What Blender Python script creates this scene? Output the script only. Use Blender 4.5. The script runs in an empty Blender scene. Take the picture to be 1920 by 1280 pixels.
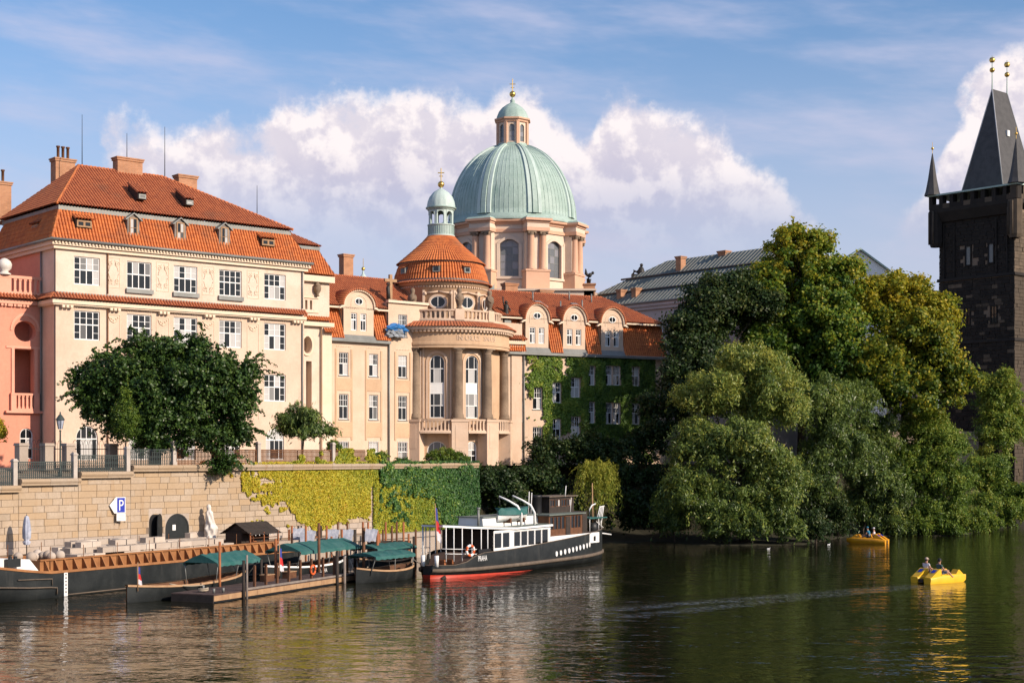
import bpy, bmesh, math, random
import numpy as np
from mathutils import Vector, Matrix
R = math.radians
scene = bpy.context.scene
# ---------------------------------------------------------------- camera, sky, sun, exposure
F, CX, HY, H = 2800.0, 960.0, 851.0, 9.0        # focal length (photo px), principal column, horizon row, eye height above the water
cam_d = bpy.data.cameras.new('camera'); cam = bpy.data.objects.new('camera', cam_d)
scene.collection.objects.link(cam); scene.camera = cam
cam.location = (0, 0, H); cam.rotation_euler = (R(90), 0, 0)
cam_d.sensor_width = 36; cam_d.lens = 36 * F / 1920; cam_d.shift_y = (HY - 640) / 1920
cam_d.clip_start = 0.5; cam_d.clip_end = 30000
SUN_EL, SUN_B = 26.0, 30.0                       # sun height; degrees it stands behind the camera's right hand
s_h = (math.cos(R(SUN_B)), -math.sin(R(SUN_B)))
sun_vec = Vector((s_h[0] * math.cos(R(SUN_EL)), s_h[1] * math.cos(R(SUN_EL)), math.sin(R(SUN_EL))))
sun_d = bpy.data.lights.new('sun', 'SUN'); sun = bpy.data.objects.new('sun', sun_d)
scene.collection.objects.link(sun); sun.location = (60, -40, 80)
sun_d.energy = 5.0; sun_d.angle = R(0.53); sun_d.color = (1.0, 0.84, 0.68)
sun.rotation_euler = (-sun_vec).to_track_quat('-Z', 'Y').to_euler()
vs = scene.view_settings
vs.view_transform = 'Standard'; vs.look = 'None'; vs.exposure = 0.2; vs.gamma = 1.0; vs.use_curve_mapping = False
scene.render.engine = 'CYCLES'
cy = scene.cycles
cy.use_denoising = True
try: cy.denoiser = 'OPENIMAGEDENOISE'
except Exception: pass
cy.max_bounces = 6; cy.diffuse_bounces = 2; cy.glossy_bounces = 3; cy.transmission_bounces = 3; cy.transparent_max_bounces = 6
cy.caustics_reflective = False; cy.caustics_refractive = False; cy.sample_clamp_indirect = 6

def sky_world():
    w = bpy.data.worlds.new('World'); scene.world = w; w.use_nodes = True
    try: w.cycles.sampling_method = 'MANUAL'; w.cycles.sample_map_resolution = 256
    except Exception: pass
    nt = w.node_tree; N = nt.nodes; Lk = nt.links
    for n in list(N): N.remove(n)
    def m(op, a, b=None, c=None):
        n = N.new('ShaderNodeMath'); n.operation = op
        for i, v in enumerate((a, b, c)):
            if v is None: continue
            if isinstance(v, (int, float)): n.inputs[i].default_value = v
            else: Lk.new(v, n.inputs[i])
        return n.outputs[0]
    def sstep(x, a, b, lo=0.0, hi=1.0):
        n = N.new('ShaderNodeMapRange'); n.interpolation_type = 'SMOOTHSTEP'
        for i, v in enumerate((a, b, lo, hi)): n.inputs[1 + i].default_value = v
        Lk.new(x, n.inputs[0]); return n.outputs[0]
    def mix(f, a, b):
        n = N.new('ShaderNodeMix'); n.data_type = 'RGBA'; n.clamp_factor = True
        if isinstance(f, (int, float)): n.inputs[0].default_value = f
        else: Lk.new(f, n.inputs[0])
        for i, v in ((6, a), (7, b)):
            if isinstance(v, tuple): n.inputs[i].default_value = v
            else: Lk.new(v, n.inputs[i])
        return n.outputs[2]
    def noise_(vec, scale, det, rough):
        n = N.new('ShaderNodeTexNoise'); n.inputs['Scale'].default_value = scale; n.inputs['Detail'].default_value = det; n.inputs['Roughness'].default_value = rough
        Lk.new(vec, n.inputs['Vector']); return n.outputs[0]
    tc = N.new('ShaderNodeTexCoord'); sp = N.new('ShaderNodeSeparateXYZ'); Lk.new(tc.outputs['Generated'], sp.inputs[0])
    azr = m('ARCTAN2', sp.outputs[0], sp.outputs[1])
    elv = m('ARCSINE', sp.outputs[2])
    P = R(62.0)                                   # the bank of cumulus goes on round the horizon
    f01 = m('FRACT', m('ADD', m('MULTIPLY', azr, 1 / P), .5))
    # skyline of the cumulus: column, row of its top in photo px -> curve over azimuth
    top = [(-750, 520), (-500, 330), (-350, 260), (-200, 300), (-60, 420), (60, 470), (150, 330), (185, 258), (235, 214), (300, 222), (350, 205), (440, 218), (480, 245), (520, 230), (552, 190), (580, 196), (600, 168), (655, 152), (700, 150), (740, 134), (785, 140), (812, 160), (850, 166), (900, 170), (925, 143), (975, 140), (1010, 158), (1055, 188), (1085, 205), (1105, 172), (1155, 138), (1205, 160), (1240, 182), (1290, 205), (1345, 222), (1385, 250), (1430, 275), (1470, 335), (1530, 400), (1590, 440), (1640, 440), (1700, 425), (1735, 390), (1765, 290), (1805, 170), (1850, 95), (1900, 52), (1990, 40), (2100, 90), (2250, 240), (2420, 400), (2650, 520)]
    fc = N.new('ShaderNodeFloatCurve'); cv = fc.mapping.curves[0]; fc.mapping.extend = 'HORIZONTAL'
    pts = []
    for px, py in top:
        a = math.atan((px - CX) / F) / P + .5; e = math.atan((HY - py) / F * math.cos(math.atan((px - CX) / F))) / .32
        if .002 < a < .998: pts.append((a, e))
    pts = [(0.0, .36)] + pts + [(1.0, .36)]
    while len(cv.points) < len(pts): cv.points.new(.5, .5)
    for p_, (a, e) in zip(cv.points, pts): p_.location = (a, e); p_.handle_type = 'AUTO_CLAMPED'
    fc.mapping.update()
    d1v = N.new('ShaderNodeVectorMath'); d1v.inputs[1].default_value = (.006, 0, .0085); Lk.new(tc.outputs['Generated'], d1v.inputs[0])
    n0 = noise_(tc.outputs['Generated'], 17, 8, .62); n1 = noise_(d1v.outputs[0], 17, 5, .60)
    Lk.new(m('ADD', f01, m('MULTIPLY', m('SUBTRACT', n1, .5), .045)), fc.inputs['Value']); topel = m('MULTIPLY', fc.outputs[0], .32)
    below = m('SUBTRACT', topel, elv)             # radians under the cloud's skyline
    d0 = m('ADD', m('MULTIPLY', below, 26.0), m('MULTIPLY', m('SUBTRACT', n0, .5), 2.3))
    alpha = m('MULTIPLY', sstep(d0, .0, .55), sstep(elv, .11, .20))
    rim = sstep(d0, 2.0, .35)
    lit = m('ADD', m('MULTIPLY', sstep(m('SUBTRACT', n0, n1), -.06, .09), .8), m('MULTIPLY', rim, .45))
    lit = m('MULTIPLY', lit, sstep(elv, .11, .215, .30, 1.0))
    mp = N.new('ShaderNodeCombineXYZ'); Lk.new(m('ADD', m('MULTIPLY', azr, 6.0), m('MULTIPLY', elv, 9.0)), mp.inputs[0]); Lk.new(m('MULTIPLY', elv, 22.0), mp.inputs[1])
    cn = noise_(mp.outputs[0], 1.0, 5, .58)
    wisp = sstep(cn, .40, .80, 0, WISP)
    sky = N.new('ShaderNodeTexSky'); sky.sky_type = 'NISHITA'; sky.sun_disc = False
    sky.sun_elevation = R(SUN_EL); sky.sun_rotation = math.atan2(s_h[0], s_h[1]); sky.altitude = 200; sky.air_density = 1.0; sky.dust_density = 1.0; sky.ozone_density = 1.6
    tint = N.new('ShaderNodeMix'); tint.data_type = 'RGBA'; tint.blend_type = 'MULTIPLY'; tint.inputs[0].default_value = 1.0
    Lk.new(sky.outputs[0], tint.inputs[6]); tint.inputs[7].default_value = SKY_TINT
    base = mix(wisp, tint.outputs[2], (5.6, 5.6, 7.2, 1))
    base = mix(sstep(elv, .31, .05, 0, .8), base, (5.4, 5.3, 6.5, 1))
    ccol = mix(lit, (5.1, 4.85, 6.1, 1), (8.9, 8.15, 8.2, 1))
    col = mix(alpha, base, ccol)
    bg = N.new('ShaderNodeBackground'); bg.inputs[1].default_value = 0.1; Lk.new(col, bg.inputs[0])
    out = N.new('ShaderNodeOutputWorld'); Lk.new(bg.outputs[0], out.inputs[0])
WISP = .74; SKY_TINT = (.94, 1.16, 1.38, 1)
sky_world()
# ---------------------------------------------------------------- helpers
COL = scene.collection
rnd = random.Random(7)
class Fac:
    """a vertical plane: origin, heading a degrees right of the view axis; local x along it, y into it, z up"""
    def __init__(s, ox, oy, a):
        s.ox, s.oy = ox, oy; a = R(a); s.d = (math.sin(a), math.cos(a)); s.n = (-math.cos(a), math.sin(a)); s.rz = math.atan2(s.d[1], s.d[0])
    def u(s, px, dep=0):
        ox = s.ox + s.n[0] * dep; oy = s.oy + s.n[1] * dep; k = (px - CX) / F
        return (k * oy - ox) / (s.d[0] - k * s.d[1])
    def z(s, px, py, dep=0):
        t = s.u(px, dep); Y = s.oy + s.n[1] * dep + s.d[1] * t
        return H + (HY - py) / F * Y
    def w(s, u, dep, z=0): return Vector((s.ox + s.d[0] * u + s.n[0] * dep, s.oy + s.d[1] * u + s.n[1] * dep, z))
def gp(px, py, Y): return Vector(((px - CX) / F * Y, Y, H + (HY - py) / F * Y))
def wp(px, py):
    Y = H * F / (py - HY); return Vector(((px - CX) / F * Y, Y, 0))
class MB:
    def __init__(s): s.v = []; s.f = []; s.sm = []
    def add(s, vs_, fs, smooth=False, m=None):
        o = len(s.v)
        s.v += [tuple(m @ Vector(p)) for p in vs_] if m is not None else [tuple(p) for p in vs_]
        s.f += [tuple(i + o for i in f) for f in fs]; s.sm += [smooth] * len(fs); return s
    def box(s, x0, x1, y0, y1, z0, z1, m=None, tp=0.0):
        return s.add([(x0, y0, z0), (x1, y0, z0), (x1, y1, z0), (x0, y1, z0), (x0 + tp, y0 + tp, z1), (x1 - tp, y0 + tp, z1), (x1 - tp, y1 - tp, z1), (x0 + tp, y1 - tp, z1)],
                     [(0, 3, 2, 1), (4, 5, 6, 7), (0, 1, 5, 4), (1, 2, 6, 5), (2, 3, 7, 6), (3, 0, 4, 7)], m=m)
    def lathe(s, prof, n=32, a0=0.0, a1=360.0, c=(0, 0), smooth=True, close=None, m=None, rib=None):
        full = abs(a1 - a0 - 360) < 1e-6; k = n if full else n + 1; vs_ = []
        for r, z in prof:
            for i in range(k):
                a = R(a0 + (a1 - a0) * i / n); rr = r * (rib(a) if rib else 1)
                vs_.append((c[0] + rr * math.cos(a), c[1] + rr * math.sin(a), z))
        fs = []
        for j in range(len(prof) - 1):
            for i in range(n):
                i2 = (i + 1) % k if full else i + 1
                fs.append((j * k + i, j * k + i2, (j + 1) * k + i2, (j + 1) * k + i))
        s.add(vs_, fs, smooth, m)
        if close and full:
            o = len(s.v) - len(vs_)
            if 'b' in close: s.f.append(tuple(o + i for i in reversed(range(k)))); s.sm.append(False)
            if 't' in close: s.f.append(tuple(o + (len(prof) - 1) * k + i for i in range(k))); s.sm.append(False)
        return s
    def prism(s, poly, y0, y1, m=None, axis='y'):
        """polygon in (x,z) drawn out from y0 to y1 (axis y), or (x,y) from z y0 to y1 (axis z)"""
        n = len(poly)
        if axis == 'y': vs_ = [(a, y0, b) for a, b in poly] + [(a, y1, b) for a, b in poly]
        elif axis == 'x': vs_ = [(y0, a, b) for a, b in poly] + [(y1, a, b) for a, b in poly]
        else: vs_ = [(a, b, y0) for a, b in poly] + [(a, b, y1) for a, b in poly]
        fs = [tuple(range(n)), tuple(reversed(range(n, 2 * n)))] + [(i, i + n, (i + 1) % n + n, (i + 1) % n) for i in range(n)]
        return s.add(vs_, fs, m=m)
    def tube(s, pts, r, n=6, cap=True, smooth=True):
        pts = [Vector(p) for p in pts]; rs = r if isinstance(r, (list, tuple)) else [r] * len(pts); vs_ = []; up = Vector((0, 0, 1))
        for i, p in enumerate(pts):
            t = (pts[min(i + 1, len(pts) - 1)] - pts[max(i - 1, 0)]).normalized()
            a = t.cross(up if abs(t.z) < .95 else Vector((1, 0, 0))).normalized(); b = t.cross(a).normalized()
            for k in range(n):
                an = 2 * math.pi * k / n; vs_.append(p + (a * math.cos(an) + b * math.sin(an)) * rs[i])
        fs = [(j * n + k, j * n + (k + 1) % n, (j + 1) * n + (k + 1) % n, (j + 1) * n + k) for j in range(len(pts) - 1) for k in range(n)]
        if cap: fs += [tuple(reversed(range(n))), tuple((len(pts) - 1) * n + k for k in range(n))]
        return s.add(vs_, fs, smooth)
    def ball(s, c, r, n=12, sz=1.0, m=None):
        k = max(4, n // 2)
        return s.lathe([(max(r * math.sin(math.pi * j / k), 1e-4), c[2] - r * sz * math.cos(math.pi * j / k)) for j in range(k + 1)], n, c=(c[0], c[1]), m=m)
    def mesh(s, name, mat=None):
        me = bpy.data.meshes.new(name); me.from_pydata(s.v, [], s.f)
        if any(s.sm): me.polygons.foreach_set('use_smooth', s.sm)
        for a in (mat if isinstance(mat, (list, tuple)) else [mat]):
            if a: me.materials.append(a)
        return me
    def build(s, name, mat, parent=None, loc=None, rz=None, fix=True):
        me = s.mesh(name, mat)
        if fix:
            bm = bmesh.new(); bm.from_mesh(me); bmesh.ops.recalc_face_normals(bm, faces=bm.faces[:]); bm.to_mesh(me); bm.free()
        return ob(name, me, parent, loc, rz)
def ob(name, me, parent=None, loc=None, rz=None):
    o = bpy.data.objects.new(name, me); COL.objects.link(o)
    if parent: o.parent = parent
    if loc is not None: o.location = loc
    if rz is not None: o.rotation_euler = (0, 0, rz)
    return o
def tag(o, label, cat, group=None, kind=None):
    if label: o['label'] = label
    if cat: o['category'] = cat
    if group: o['group'] = group
    if kind: o['kind'] = kind
    return o
def thing(name, label, cat, loc=(0, 0, 0), rz=0.0, group=None):
    return tag(ob(name, None, None, loc, rz), label, cat, group)
def stuff(o): o['kind'] = 'stuff'; return o
def struct(o): o['kind'] = 'structure'; return o
def copy_tree(o, parent=None):
    c = o.copy(); COL.objects.link(c); c.parent = parent
    for ch in list(o.children): copy_tree(ch, c)
    return c
# ---------------------------------------------------------------- materials
def nodes_of(name):
    m = bpy.data.materials.new(name); m.use_nodes = True; nt = m.node_tree
    return m, nt, nt.nodes['Principled BSDF']
def mixrgb(nt, f, a, b, blend='MIX'):
    n = nt.nodes.new('ShaderNodeMix'); n.data_type = 'RGBA'; n.blend_type = blend
    if isinstance(f, (int, float)): n.inputs[0].default_value = f
    else: nt.links.new(f, n.inputs[0])
    for i, v in ((6, a), (7, b)):
        if isinstance(v, tuple): n.inputs[i].default_value = v if len(v) == 4 else v + (1,)
        else: nt.links.new(v, n.inputs[i])
    return n.outputs[2]
def ramp(nt, f, a, b, lo=0.0, hi=1.0):
    n = nt.nodes.new('ShaderNodeMapRange'); n.interpolation_type = 'SMOOTHSTEP'
    n.inputs[1].default_value = a; n.inputs[2].default_value = b; n.inputs[3].default_value = lo; n.inputs[4].default_value = hi
    nt.links.new(f, n.inputs[0]); return n.outputs[0]
def noise(nt, scale, det=5, rough=.55, stretch=(1, 1, 1), dist=0.0):
    g = nt.nodes.new('ShaderNodeNewGeometry'); mp = nt.nodes.new('ShaderNodeMapping'); mp.inputs['Scale'].default_value = stretch
    nt.links.new(g.outputs['Position'], mp.inputs[0]); n = nt.nodes.new('ShaderNodeTexNoise')
    n.inputs['Scale'].default_value = scale; n.inputs['Detail'].default_value = det; n.inputs['Roughness'].default_value = rough; n.inputs['Distortion'].default_value = dist
    nt.links.new(mp.outputs[0], n.inputs['Vector']); return n.outputs[0]
def mat(name, col, rough=.75, col2=None, scale=.6, var=.55, streak=0.0, stain=(0.25, 0.2, 0.15), fine=0.12, bump=0.0, bscale=14, metal=0.0, rand=0.0, spec=.35, randcol=None, patch=0.0):
    m, nt, p = nodes_of(name); L = nt.links
    col2 = col2 or tuple(c * .82 for c in col)
    c = mixrgb(nt, ramp(nt, noise(nt, scale, 6, .6), .35, .7, 0, var), tuple(col), tuple(col2))
    if fine:
        c = mixrgb(nt, ramp(nt, noise(nt, scale * 14, 3), .3, .75, 0, fine * 2), c, tuple(x * .6 for x in col))
    if streak:
        c = mixrgb(nt, ramp(nt, noise(nt, 1.3, 5, .65, (1, 1, .12)), .55, .8, 0, streak), c, tuple(stain))
    if patch:
        c = mixrgb(nt, ramp(nt, noise(nt, .8, 5, .7, (1, 1, .8), .6), .60, .625, 0, patch), c, tuple(min(1, x * 1.12) for x in col2))
        c = mixrgb(nt, ramp(nt, noise(nt, 1.1, 6, .7, (1, 1, .35), .4), .66, .70, 0, patch), c, tuple(x * .78 for x in col2))
    if rand:
        oi = nt.nodes.new('ShaderNodeObjectInfo')
        c = mixrgb(nt, ramp(nt, oi.outputs['Random'], 0, 1, 0, rand), c, randcol or tuple(x * .45 for x in col2))
        gi = nt.nodes.new('ShaderNodeNewGeometry'); c = mixrgb(nt, ramp(nt, gi.outputs['Random Per Island'], 0, 1, 0, rand), c, tuple(x * .6 for x in col2))
    L.new(c, p.inputs['Base Color']); p.inputs['Roughness'].default_value = rough; p.inputs['Metallic'].default_value = metal
    p.inputs['Specular IOR Level'].default_value = spec
    if bump:
        b = nt.nodes.new('ShaderNodeBump'); b.inputs['Strength'].default_value = bump; b.inputs['Distance'].default_value = .03
        L.new(noise(nt, bscale, 4), b.inputs['Height']); L.new(b.outputs[0], p.inputs['Normal'])
    return m
def tile_mat(name, a, b, c, rows=2.2):
    m, nt, p = nodes_of(name); L = nt.links
    g = nt.nodes.new('ShaderNodeNewGeometry'); v = nt.nodes.new('ShaderNodeTexVoronoi'); v.inputs['Scale'].default_value = 3.2
    L.new(g.outputs['Position'], v.inputs['Vector']); sp = nt.nodes.new('ShaderNodeSeparateColor'); L.new(v.outputs['Color'], sp.inputs[0])
    col = mixrgb(nt, sp.outputs[0], a, b)
    col = mixrgb(nt, ramp(nt, noise(nt, .7, 6, .65), .5, .75, 0, .6), col, c)
    col = mixrgb(nt, ramp(nt, noise(nt, .28, 4, .6), .55, .7, 0, .35), col, (.16, .10, .07))
    L.new(col, p.inputs['Base Color']); p.inputs['Roughness'].default_value = .8; p.inputs['Specular IOR Level'].default_value = .25
    return m
def brick_mat(name, a, b, mortar, sc=1.0, rough=.85):
    """masonry whose joints are too fine to model"""
    m, nt, p = nodes_of(name); L = nt.links
    tcn = nt.nodes.new('ShaderNodeTexCoord'); sp = nt.nodes.new('ShaderNodeSeparateXYZ'); L.new(tcn.outputs['Object'], sp.inputs[0])
    ad = nt.nodes.new('ShaderNodeMath'); ad.operation = 'ADD'; L.new(sp.outputs[0], ad.inputs[0]); L.new(sp.outputs[1], ad.inputs[1])
    cb = nt.nodes.new('ShaderNodeCombineXYZ'); L.new(ad.outputs[0], cb.inputs[0]); L.new(sp.outputs[2], cb.inputs[1])
    br = nt.nodes.new('ShaderNodeTexBrick'); L.new(cb.outputs[0], br.inputs['Vector'])
    br.inputs['Color1'].default_value = a + (1,); br.inputs['Color2'].default_value = b + (1,); br.inputs['Mortar'].default_value = mortar + (1,)
    br.inputs['Scale'].default_value = 1.0 / sc; br.inputs['Mortar Size'].default_value = .012 / sc; br.inputs['Brick Width'].default_value = .3; br.inputs['Row Height'].default_value = .09
    c = mixrgb(nt, ramp(nt, noise(nt, .9, 6, .6), .45, .75, 0, .45), br.outputs['Color'], tuple(x * .4 for x in a))
    L.new(c, p.inputs['Base Color']); p.inputs['Roughness'].default_value = rough
    return m
def glass_mat(name, dark=(.012, .014, .016), light=(.48, .47, .45), th=.55, rough=.04):
    m, nt, p = nodes_of(name); oi = nt.nodes.new('ShaderNodeObjectInfo')
    c = mixrgb(nt, ramp(nt, oi.outputs['Random'], th, th + .16), dark, light)
    nt.links.new(c, p.inputs['Base Color']); p.inputs['Roughness'].default_value = rough; p.inputs['Specular IOR Level'].default_value = .5
    return m
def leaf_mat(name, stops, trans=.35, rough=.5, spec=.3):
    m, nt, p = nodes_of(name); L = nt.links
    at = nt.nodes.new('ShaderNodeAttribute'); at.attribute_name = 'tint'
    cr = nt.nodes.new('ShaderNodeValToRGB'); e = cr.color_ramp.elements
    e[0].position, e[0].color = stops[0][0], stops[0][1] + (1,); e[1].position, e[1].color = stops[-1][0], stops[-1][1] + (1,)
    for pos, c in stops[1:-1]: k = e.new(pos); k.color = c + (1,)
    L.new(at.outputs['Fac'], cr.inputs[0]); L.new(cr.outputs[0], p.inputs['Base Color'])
    p.inputs['Roughness'].default_value = rough; p.inputs['Specular IOR Level'].default_value = spec
    tr = nt.nodes.new('ShaderNodeBsdfTranslucent'); L.new(cr.outputs[0], tr.inputs[0])
    mx = nt.nodes.new('ShaderNodeMixShader'); mx.inputs[0].default_value = trans
    L.new(p.outputs[0], mx.inputs[1]); L.new(tr.outputs[0], mx.inputs[2])
    L.new(mx.outputs[0], nt.nodes['Material Output'].inputs[0]); return m
MT = dict(
    cream=mat('stucco_cream', (.68, .52, .40), .9, (.58, .42, .31), .35, .9, .65, (.36, .28, .21), .10, .15, patch=.8),
    creamtop=mat('stucco_pale', (.71, .57, .46), .9, (.61, .46, .35), .5, .9, .5, (.5, .38, .26), .12, .15, patch=.8),
    trim=mat('stucco_trim', (.74, .60, .46), .85, (.72, .56, .38), .6, .6, .2, (.45, .36, .26), .08),
    peach=mat('stucco_peach', (.60, .41, .26), .9, (.48, .315, .195), .4, .8, .5, (.32, .22, .14), .12, .15, patch=.8),
    peachlt=mat('stucco_peach_pale', (.67, .50, .37), .9, (.58, .41, .29), .5, .8, .4, (.4, .3, .2), .1, patch=.8),
    pink=mat('stucco_pink', (.72, .30, .20), .9, (.64, .25, .17), .4, .7, .3, (.38, .17, .12), .12, .15, patch=.8),
    pinklt=mat('stucco_pink_pale', (.76, .37, .26), .9, (.68, .3, .2), .5, .6, .2, (.4, .2, .15), .1),
    lav=mat('stucco_grey', (.55, .47, .43), .9, None, .4, .6, .25, (.35, .3, .28)),
    churchw=mat('church_plaster', (.70, .56, .44), .9, (.63, .48, .37), .35, .6, .25, (.45, .35, .28), .08),
    churchp=mat('church_salmon', (.66, .40, .27), .85, (.58, .34, .22), .5, .6, .2, (.4, .25, .18), .1),
    white=mat('white_paint', (.80, .80, .78), .5, (.70, .69, .66), 1.2, .5, 0, fine=.05),
    poststone=mat('post_stone', (.50, .45, .40), .85, (.38, .33, .28), 1.5, .8, .4, (.25, .2, .16), .2, .4),
    whitestone=mat('white_stone', (.72, .68, .62), .8, (.55, .50, .45), 2, .7, .3, fine=.2, bump=.4),
    glass=glass_mat('window_glass'), darkglass=glass_mat('dark_glass', th=2.0), churchglass=glass_mat('church_glass', (.13, .14, .15), (.22, .22, .24), .4, .25),
    tileo=tile_mat('tile_orange', (.60, .195, .06), (.46, .14, .05), (.34, .10, .045)),
    tiler=tile_mat('tile_red', (.45, .15, .065), (.34, .105, .05), (.26, .085, .045)),
    zinc=mat('zinc', (.23, .235, .22), .5, (.16, .165, .155), .8, .7, .4, (.1, .1, .09), metal=.2),
    copper=mat('copper_green', (.31, .42, .37), .6, (.42, .53, .48), .45, .9, .55, (.13, .25, .21), .2),
    copperlt=mat('copper_pale', (.50, .60, .56), .6, (.40, .51, .47), .6, .9, .45, (.18, .3, .26), .15),
    roofgreen=mat('roof_greygreen', (.16, .19, .165), .55, (.11, .135, .12), .5, .8, .3, (.08, .09, .08), .1),
    sandstone=mat('sandstone', (.29, .21, .145), .9, (.14, .10, .07), .7, .9, .7, (.06, .045, .035), .3, .5),
    quay=mat('quay_stone', (.50, .405, .31), .9, (.42, .32, .22), .5, .8, .85, (.30, .165, .07), .25, .5, rand=.55, randcol=(.42, .27, .13)),
    quaylt=mat('quay_stone_pale', (.50, .42, .35), .9, (.42, .34, .27), .6, .6, .35, (.28, .2, .14), .2, .4, rand=.35),
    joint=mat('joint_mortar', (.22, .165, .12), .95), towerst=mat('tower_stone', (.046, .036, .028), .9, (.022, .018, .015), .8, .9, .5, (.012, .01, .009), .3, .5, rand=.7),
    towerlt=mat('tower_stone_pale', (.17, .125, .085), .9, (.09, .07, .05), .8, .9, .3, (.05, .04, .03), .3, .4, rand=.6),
    slate=mat('slate', (.075, .073, .073), .7, (.045, .044, .045), 1.2, .8, .3, (.12, .12, .12), .3),
    brick=brick_mat('brick', (.50, .22, .10), (.40, .16, .07), (.36, .27, .19)),
    blocks=brick_mat('bridge_masonry', (.40, .31, .22), (.30, .23, .16), (.16, .12, .09), 4.5),
    iron=mat('iron_black', (.018, .02, .021), .5, spec=.4), irong=mat('iron_green', (.045, .062, .058), .55), rustiron=mat('rust_iron', (.20, .085, .035), .85, (.10, .045, .02), 3, .9),
    wood=mat('wood_brown', (.15, .065, .03), .75, (.08, .035, .018), 2.5, .8, .3, (.04, .02, .01)), woodlt=mat('wood_tan', (.42, .26, .14), .8, (.30, .17, .09), 2, .8, .4, (.15, .08, .04)),
    woodred=mat('wood_red', (.34, .12, .045), .7, (.22, .075, .03), 2, .8, .3, (.1, .04, .02)), wooddk=mat('wood_dark', (.045, .034, .028), .8, (.025, .02, .016), 2, .8), greyw=mat('wood_grey', (.26, .22, .19), .9, (.16, .13, .11), 2, .8, .4, (.08, .06, .05)),
    deck=mat('deck_boards', (.10, .065, .055), .85, (.06, .04, .035), 2, .8), teal=mat('canvas_teal', (.018, .105, .095), .75, (.06, .155, .145), 1.2, .8, .3, (.01, .09, .08)),
    hull=mat('hull_black', (.016, .019, .020), .45, (.034, .038, .038), 1.0, .8, .5, (.11, .105, .095), .2), hullred=mat('hull_red', (.50, .045, .02), .5, (.36, .03, .015), 1.2, .7), rub=mat('rub_rail', (.15, .115, .085), .8, (.09, .07, .055), 2, .8, .3),
    rust=mat('rust', (.36, .16, .06), .85, (.23, .095, .035), 1.4, .9, .6, (.12, .05, .025), .3), blockst=mat('pale_block', (.74, .65, .56), .85, (.60, .49, .39), 1.2, .8, .4, (.40, .24, .14), .2, rand=.6),
    yellow=mat('yellow_plastic', (.80, .47, .012), .4, (.70, .38, .01), 1.5, .6, .2, (.5, .25, .02), .06, spec=.5), orange=mat('orange_plastic', (.74, .33, .012), .4, (.62, .26, .01), 1.5, .6, .2, (.4, .15, .01), .06, spec=.5),
    gold=mat('gold', (.75, .48, .13), .3, (.6, .36, .08), 2, .5, metal=.9), black=mat('black_paint', (.012, .012, .013), .5), bronze=mat('bronze_dark', (.03, .027, .024), .55),
    blue=mat('sign_blue', (.01, .035, .40), .45, (.01, .03, .36), 1, .3), grey=mat('grey_paint', (.33, .34, .36), .6), tarp=mat('tarp_blue', (.02, .13, .36), .6, (.03, .2, .5), 3, .8), tarpg=mat('tarp_grey', (.30, .33, .37), .7, (.16, .18, .2), 4, .9),
    rope=mat('rope', (.45, .38, .28), .9), bark=mat('bark', (.075, .055, .04), .95, (.035, .027, .02), 3, .8, .4, (.02, .016, .012), .3, .6),
    soil=mat('soil', (.035, .032, .016), .95, (.02, .02, .01), .8, .8), paving=mat('paving', (.33, .27, .2), .9, (.26, .2, .15), .8, .7), red=mat('flag_red', (.55, .03, .03), .7), flagblue=mat('flag_blue', (.03, .05, .28), .7),
    skin=mat('skin', (.50, .27, .18), .6), shirtw=mat('cloth_white', (.62, .60, .64), .8), shirtg=mat('cloth_green', (.05, .10, .095), .8), clothb=mat('cloth_blue', (.02, .16, .26), .8), capb=mat('cap_beige', (.50, .38, .30), .8), capd=mat('cap_dark', (.02, .02, .022), .7), jeans=mat('cloth_navy', (.05, .06, .09), .85),
    bluegrey=mat('fabric_bluegrey', (.30, .33, .42), .8, (.5, .52, .6), 3, .9), doorg=mat('door_metal', (.012, .015, .016), .5, (.022, .025, .026), 1.5, .8), orangeb=mat('orange_buoy', (.75, .13, .03), .5),
)
# ---------------------------------------------------------------- reusable pieces
def tile_patch(mb, poly, pitch=.25, course=.38, amp=.17, step=.03):
    """a convex roof face laid with rows of pantiles; poly[0]->poly[1] is its eave"""
    P = [Vector(p) for p in poly]; U = (P[1] - P[0]).normalized(); w_ = P[-1] - P[0]; V = (w_ - U * w_.dot(U)).normalized(); Nn = U.cross(V)
    uv = [((p - P[0]).dot(U), (p - P[0]).dot(V)) for p in P]
    u0, u1 = min(a for a, b in uv), max(a for a, b in uv); v0, v1 = min(b for a, b in uv), max(b for a, b in uv)
    nu = max(2, int((u1 - u0) / pitch) + 1); us = []; hs = []
    for i in range(nu + 1):
        for k, h in ((0, 0), (.2, .8), (.45, 1), (.75, .85)):
            us.append(u0 + (i + k) * pitch); hs.append(h * amp)
    vsn = []; nv = max(1, int(math.ceil((v1 - v0) / course)))
    for j in range(nv): vsn += [(v0 + j * course, step), (v0 + (j + 1) * course - .004, 0)]
    bm = bmesh.new(); nU = len(us); grid = []
    for vv, st in vsn: grid.append([bm.verts.new(P[0] + U * a + V * vv + Nn * (h + st)) for a, h in zip(us, hs)])
    for j in range(len(grid) - 1):
        for i in range(nU - 1): bm.faces.new((grid[j][i], grid[j][i + 1], grid[j + 1][i + 1], grid[j + 1][i]))
    C = sum(P, Vector()) / len(P)
    for i in range(len(P)):
        a, b = P[i], P[(i + 1) % len(P)]; pn = (b - a).cross(Nn)
        if pn.dot(C - a) > 0: pn = -pn
        if pn.length < 1e-6: continue
        bmesh.ops.bisect_plane(bm, geom=bm.verts[:] + bm.edges[:] + bm.faces[:], plane_co=a, plane_no=pn, clear_outer=True)
    bm.verts.index_update()
    mb.add([v.co[:] for v in bm.verts], [tuple(v.index for v in f.verts) for f in bm.faces]); bm.free()
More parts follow.
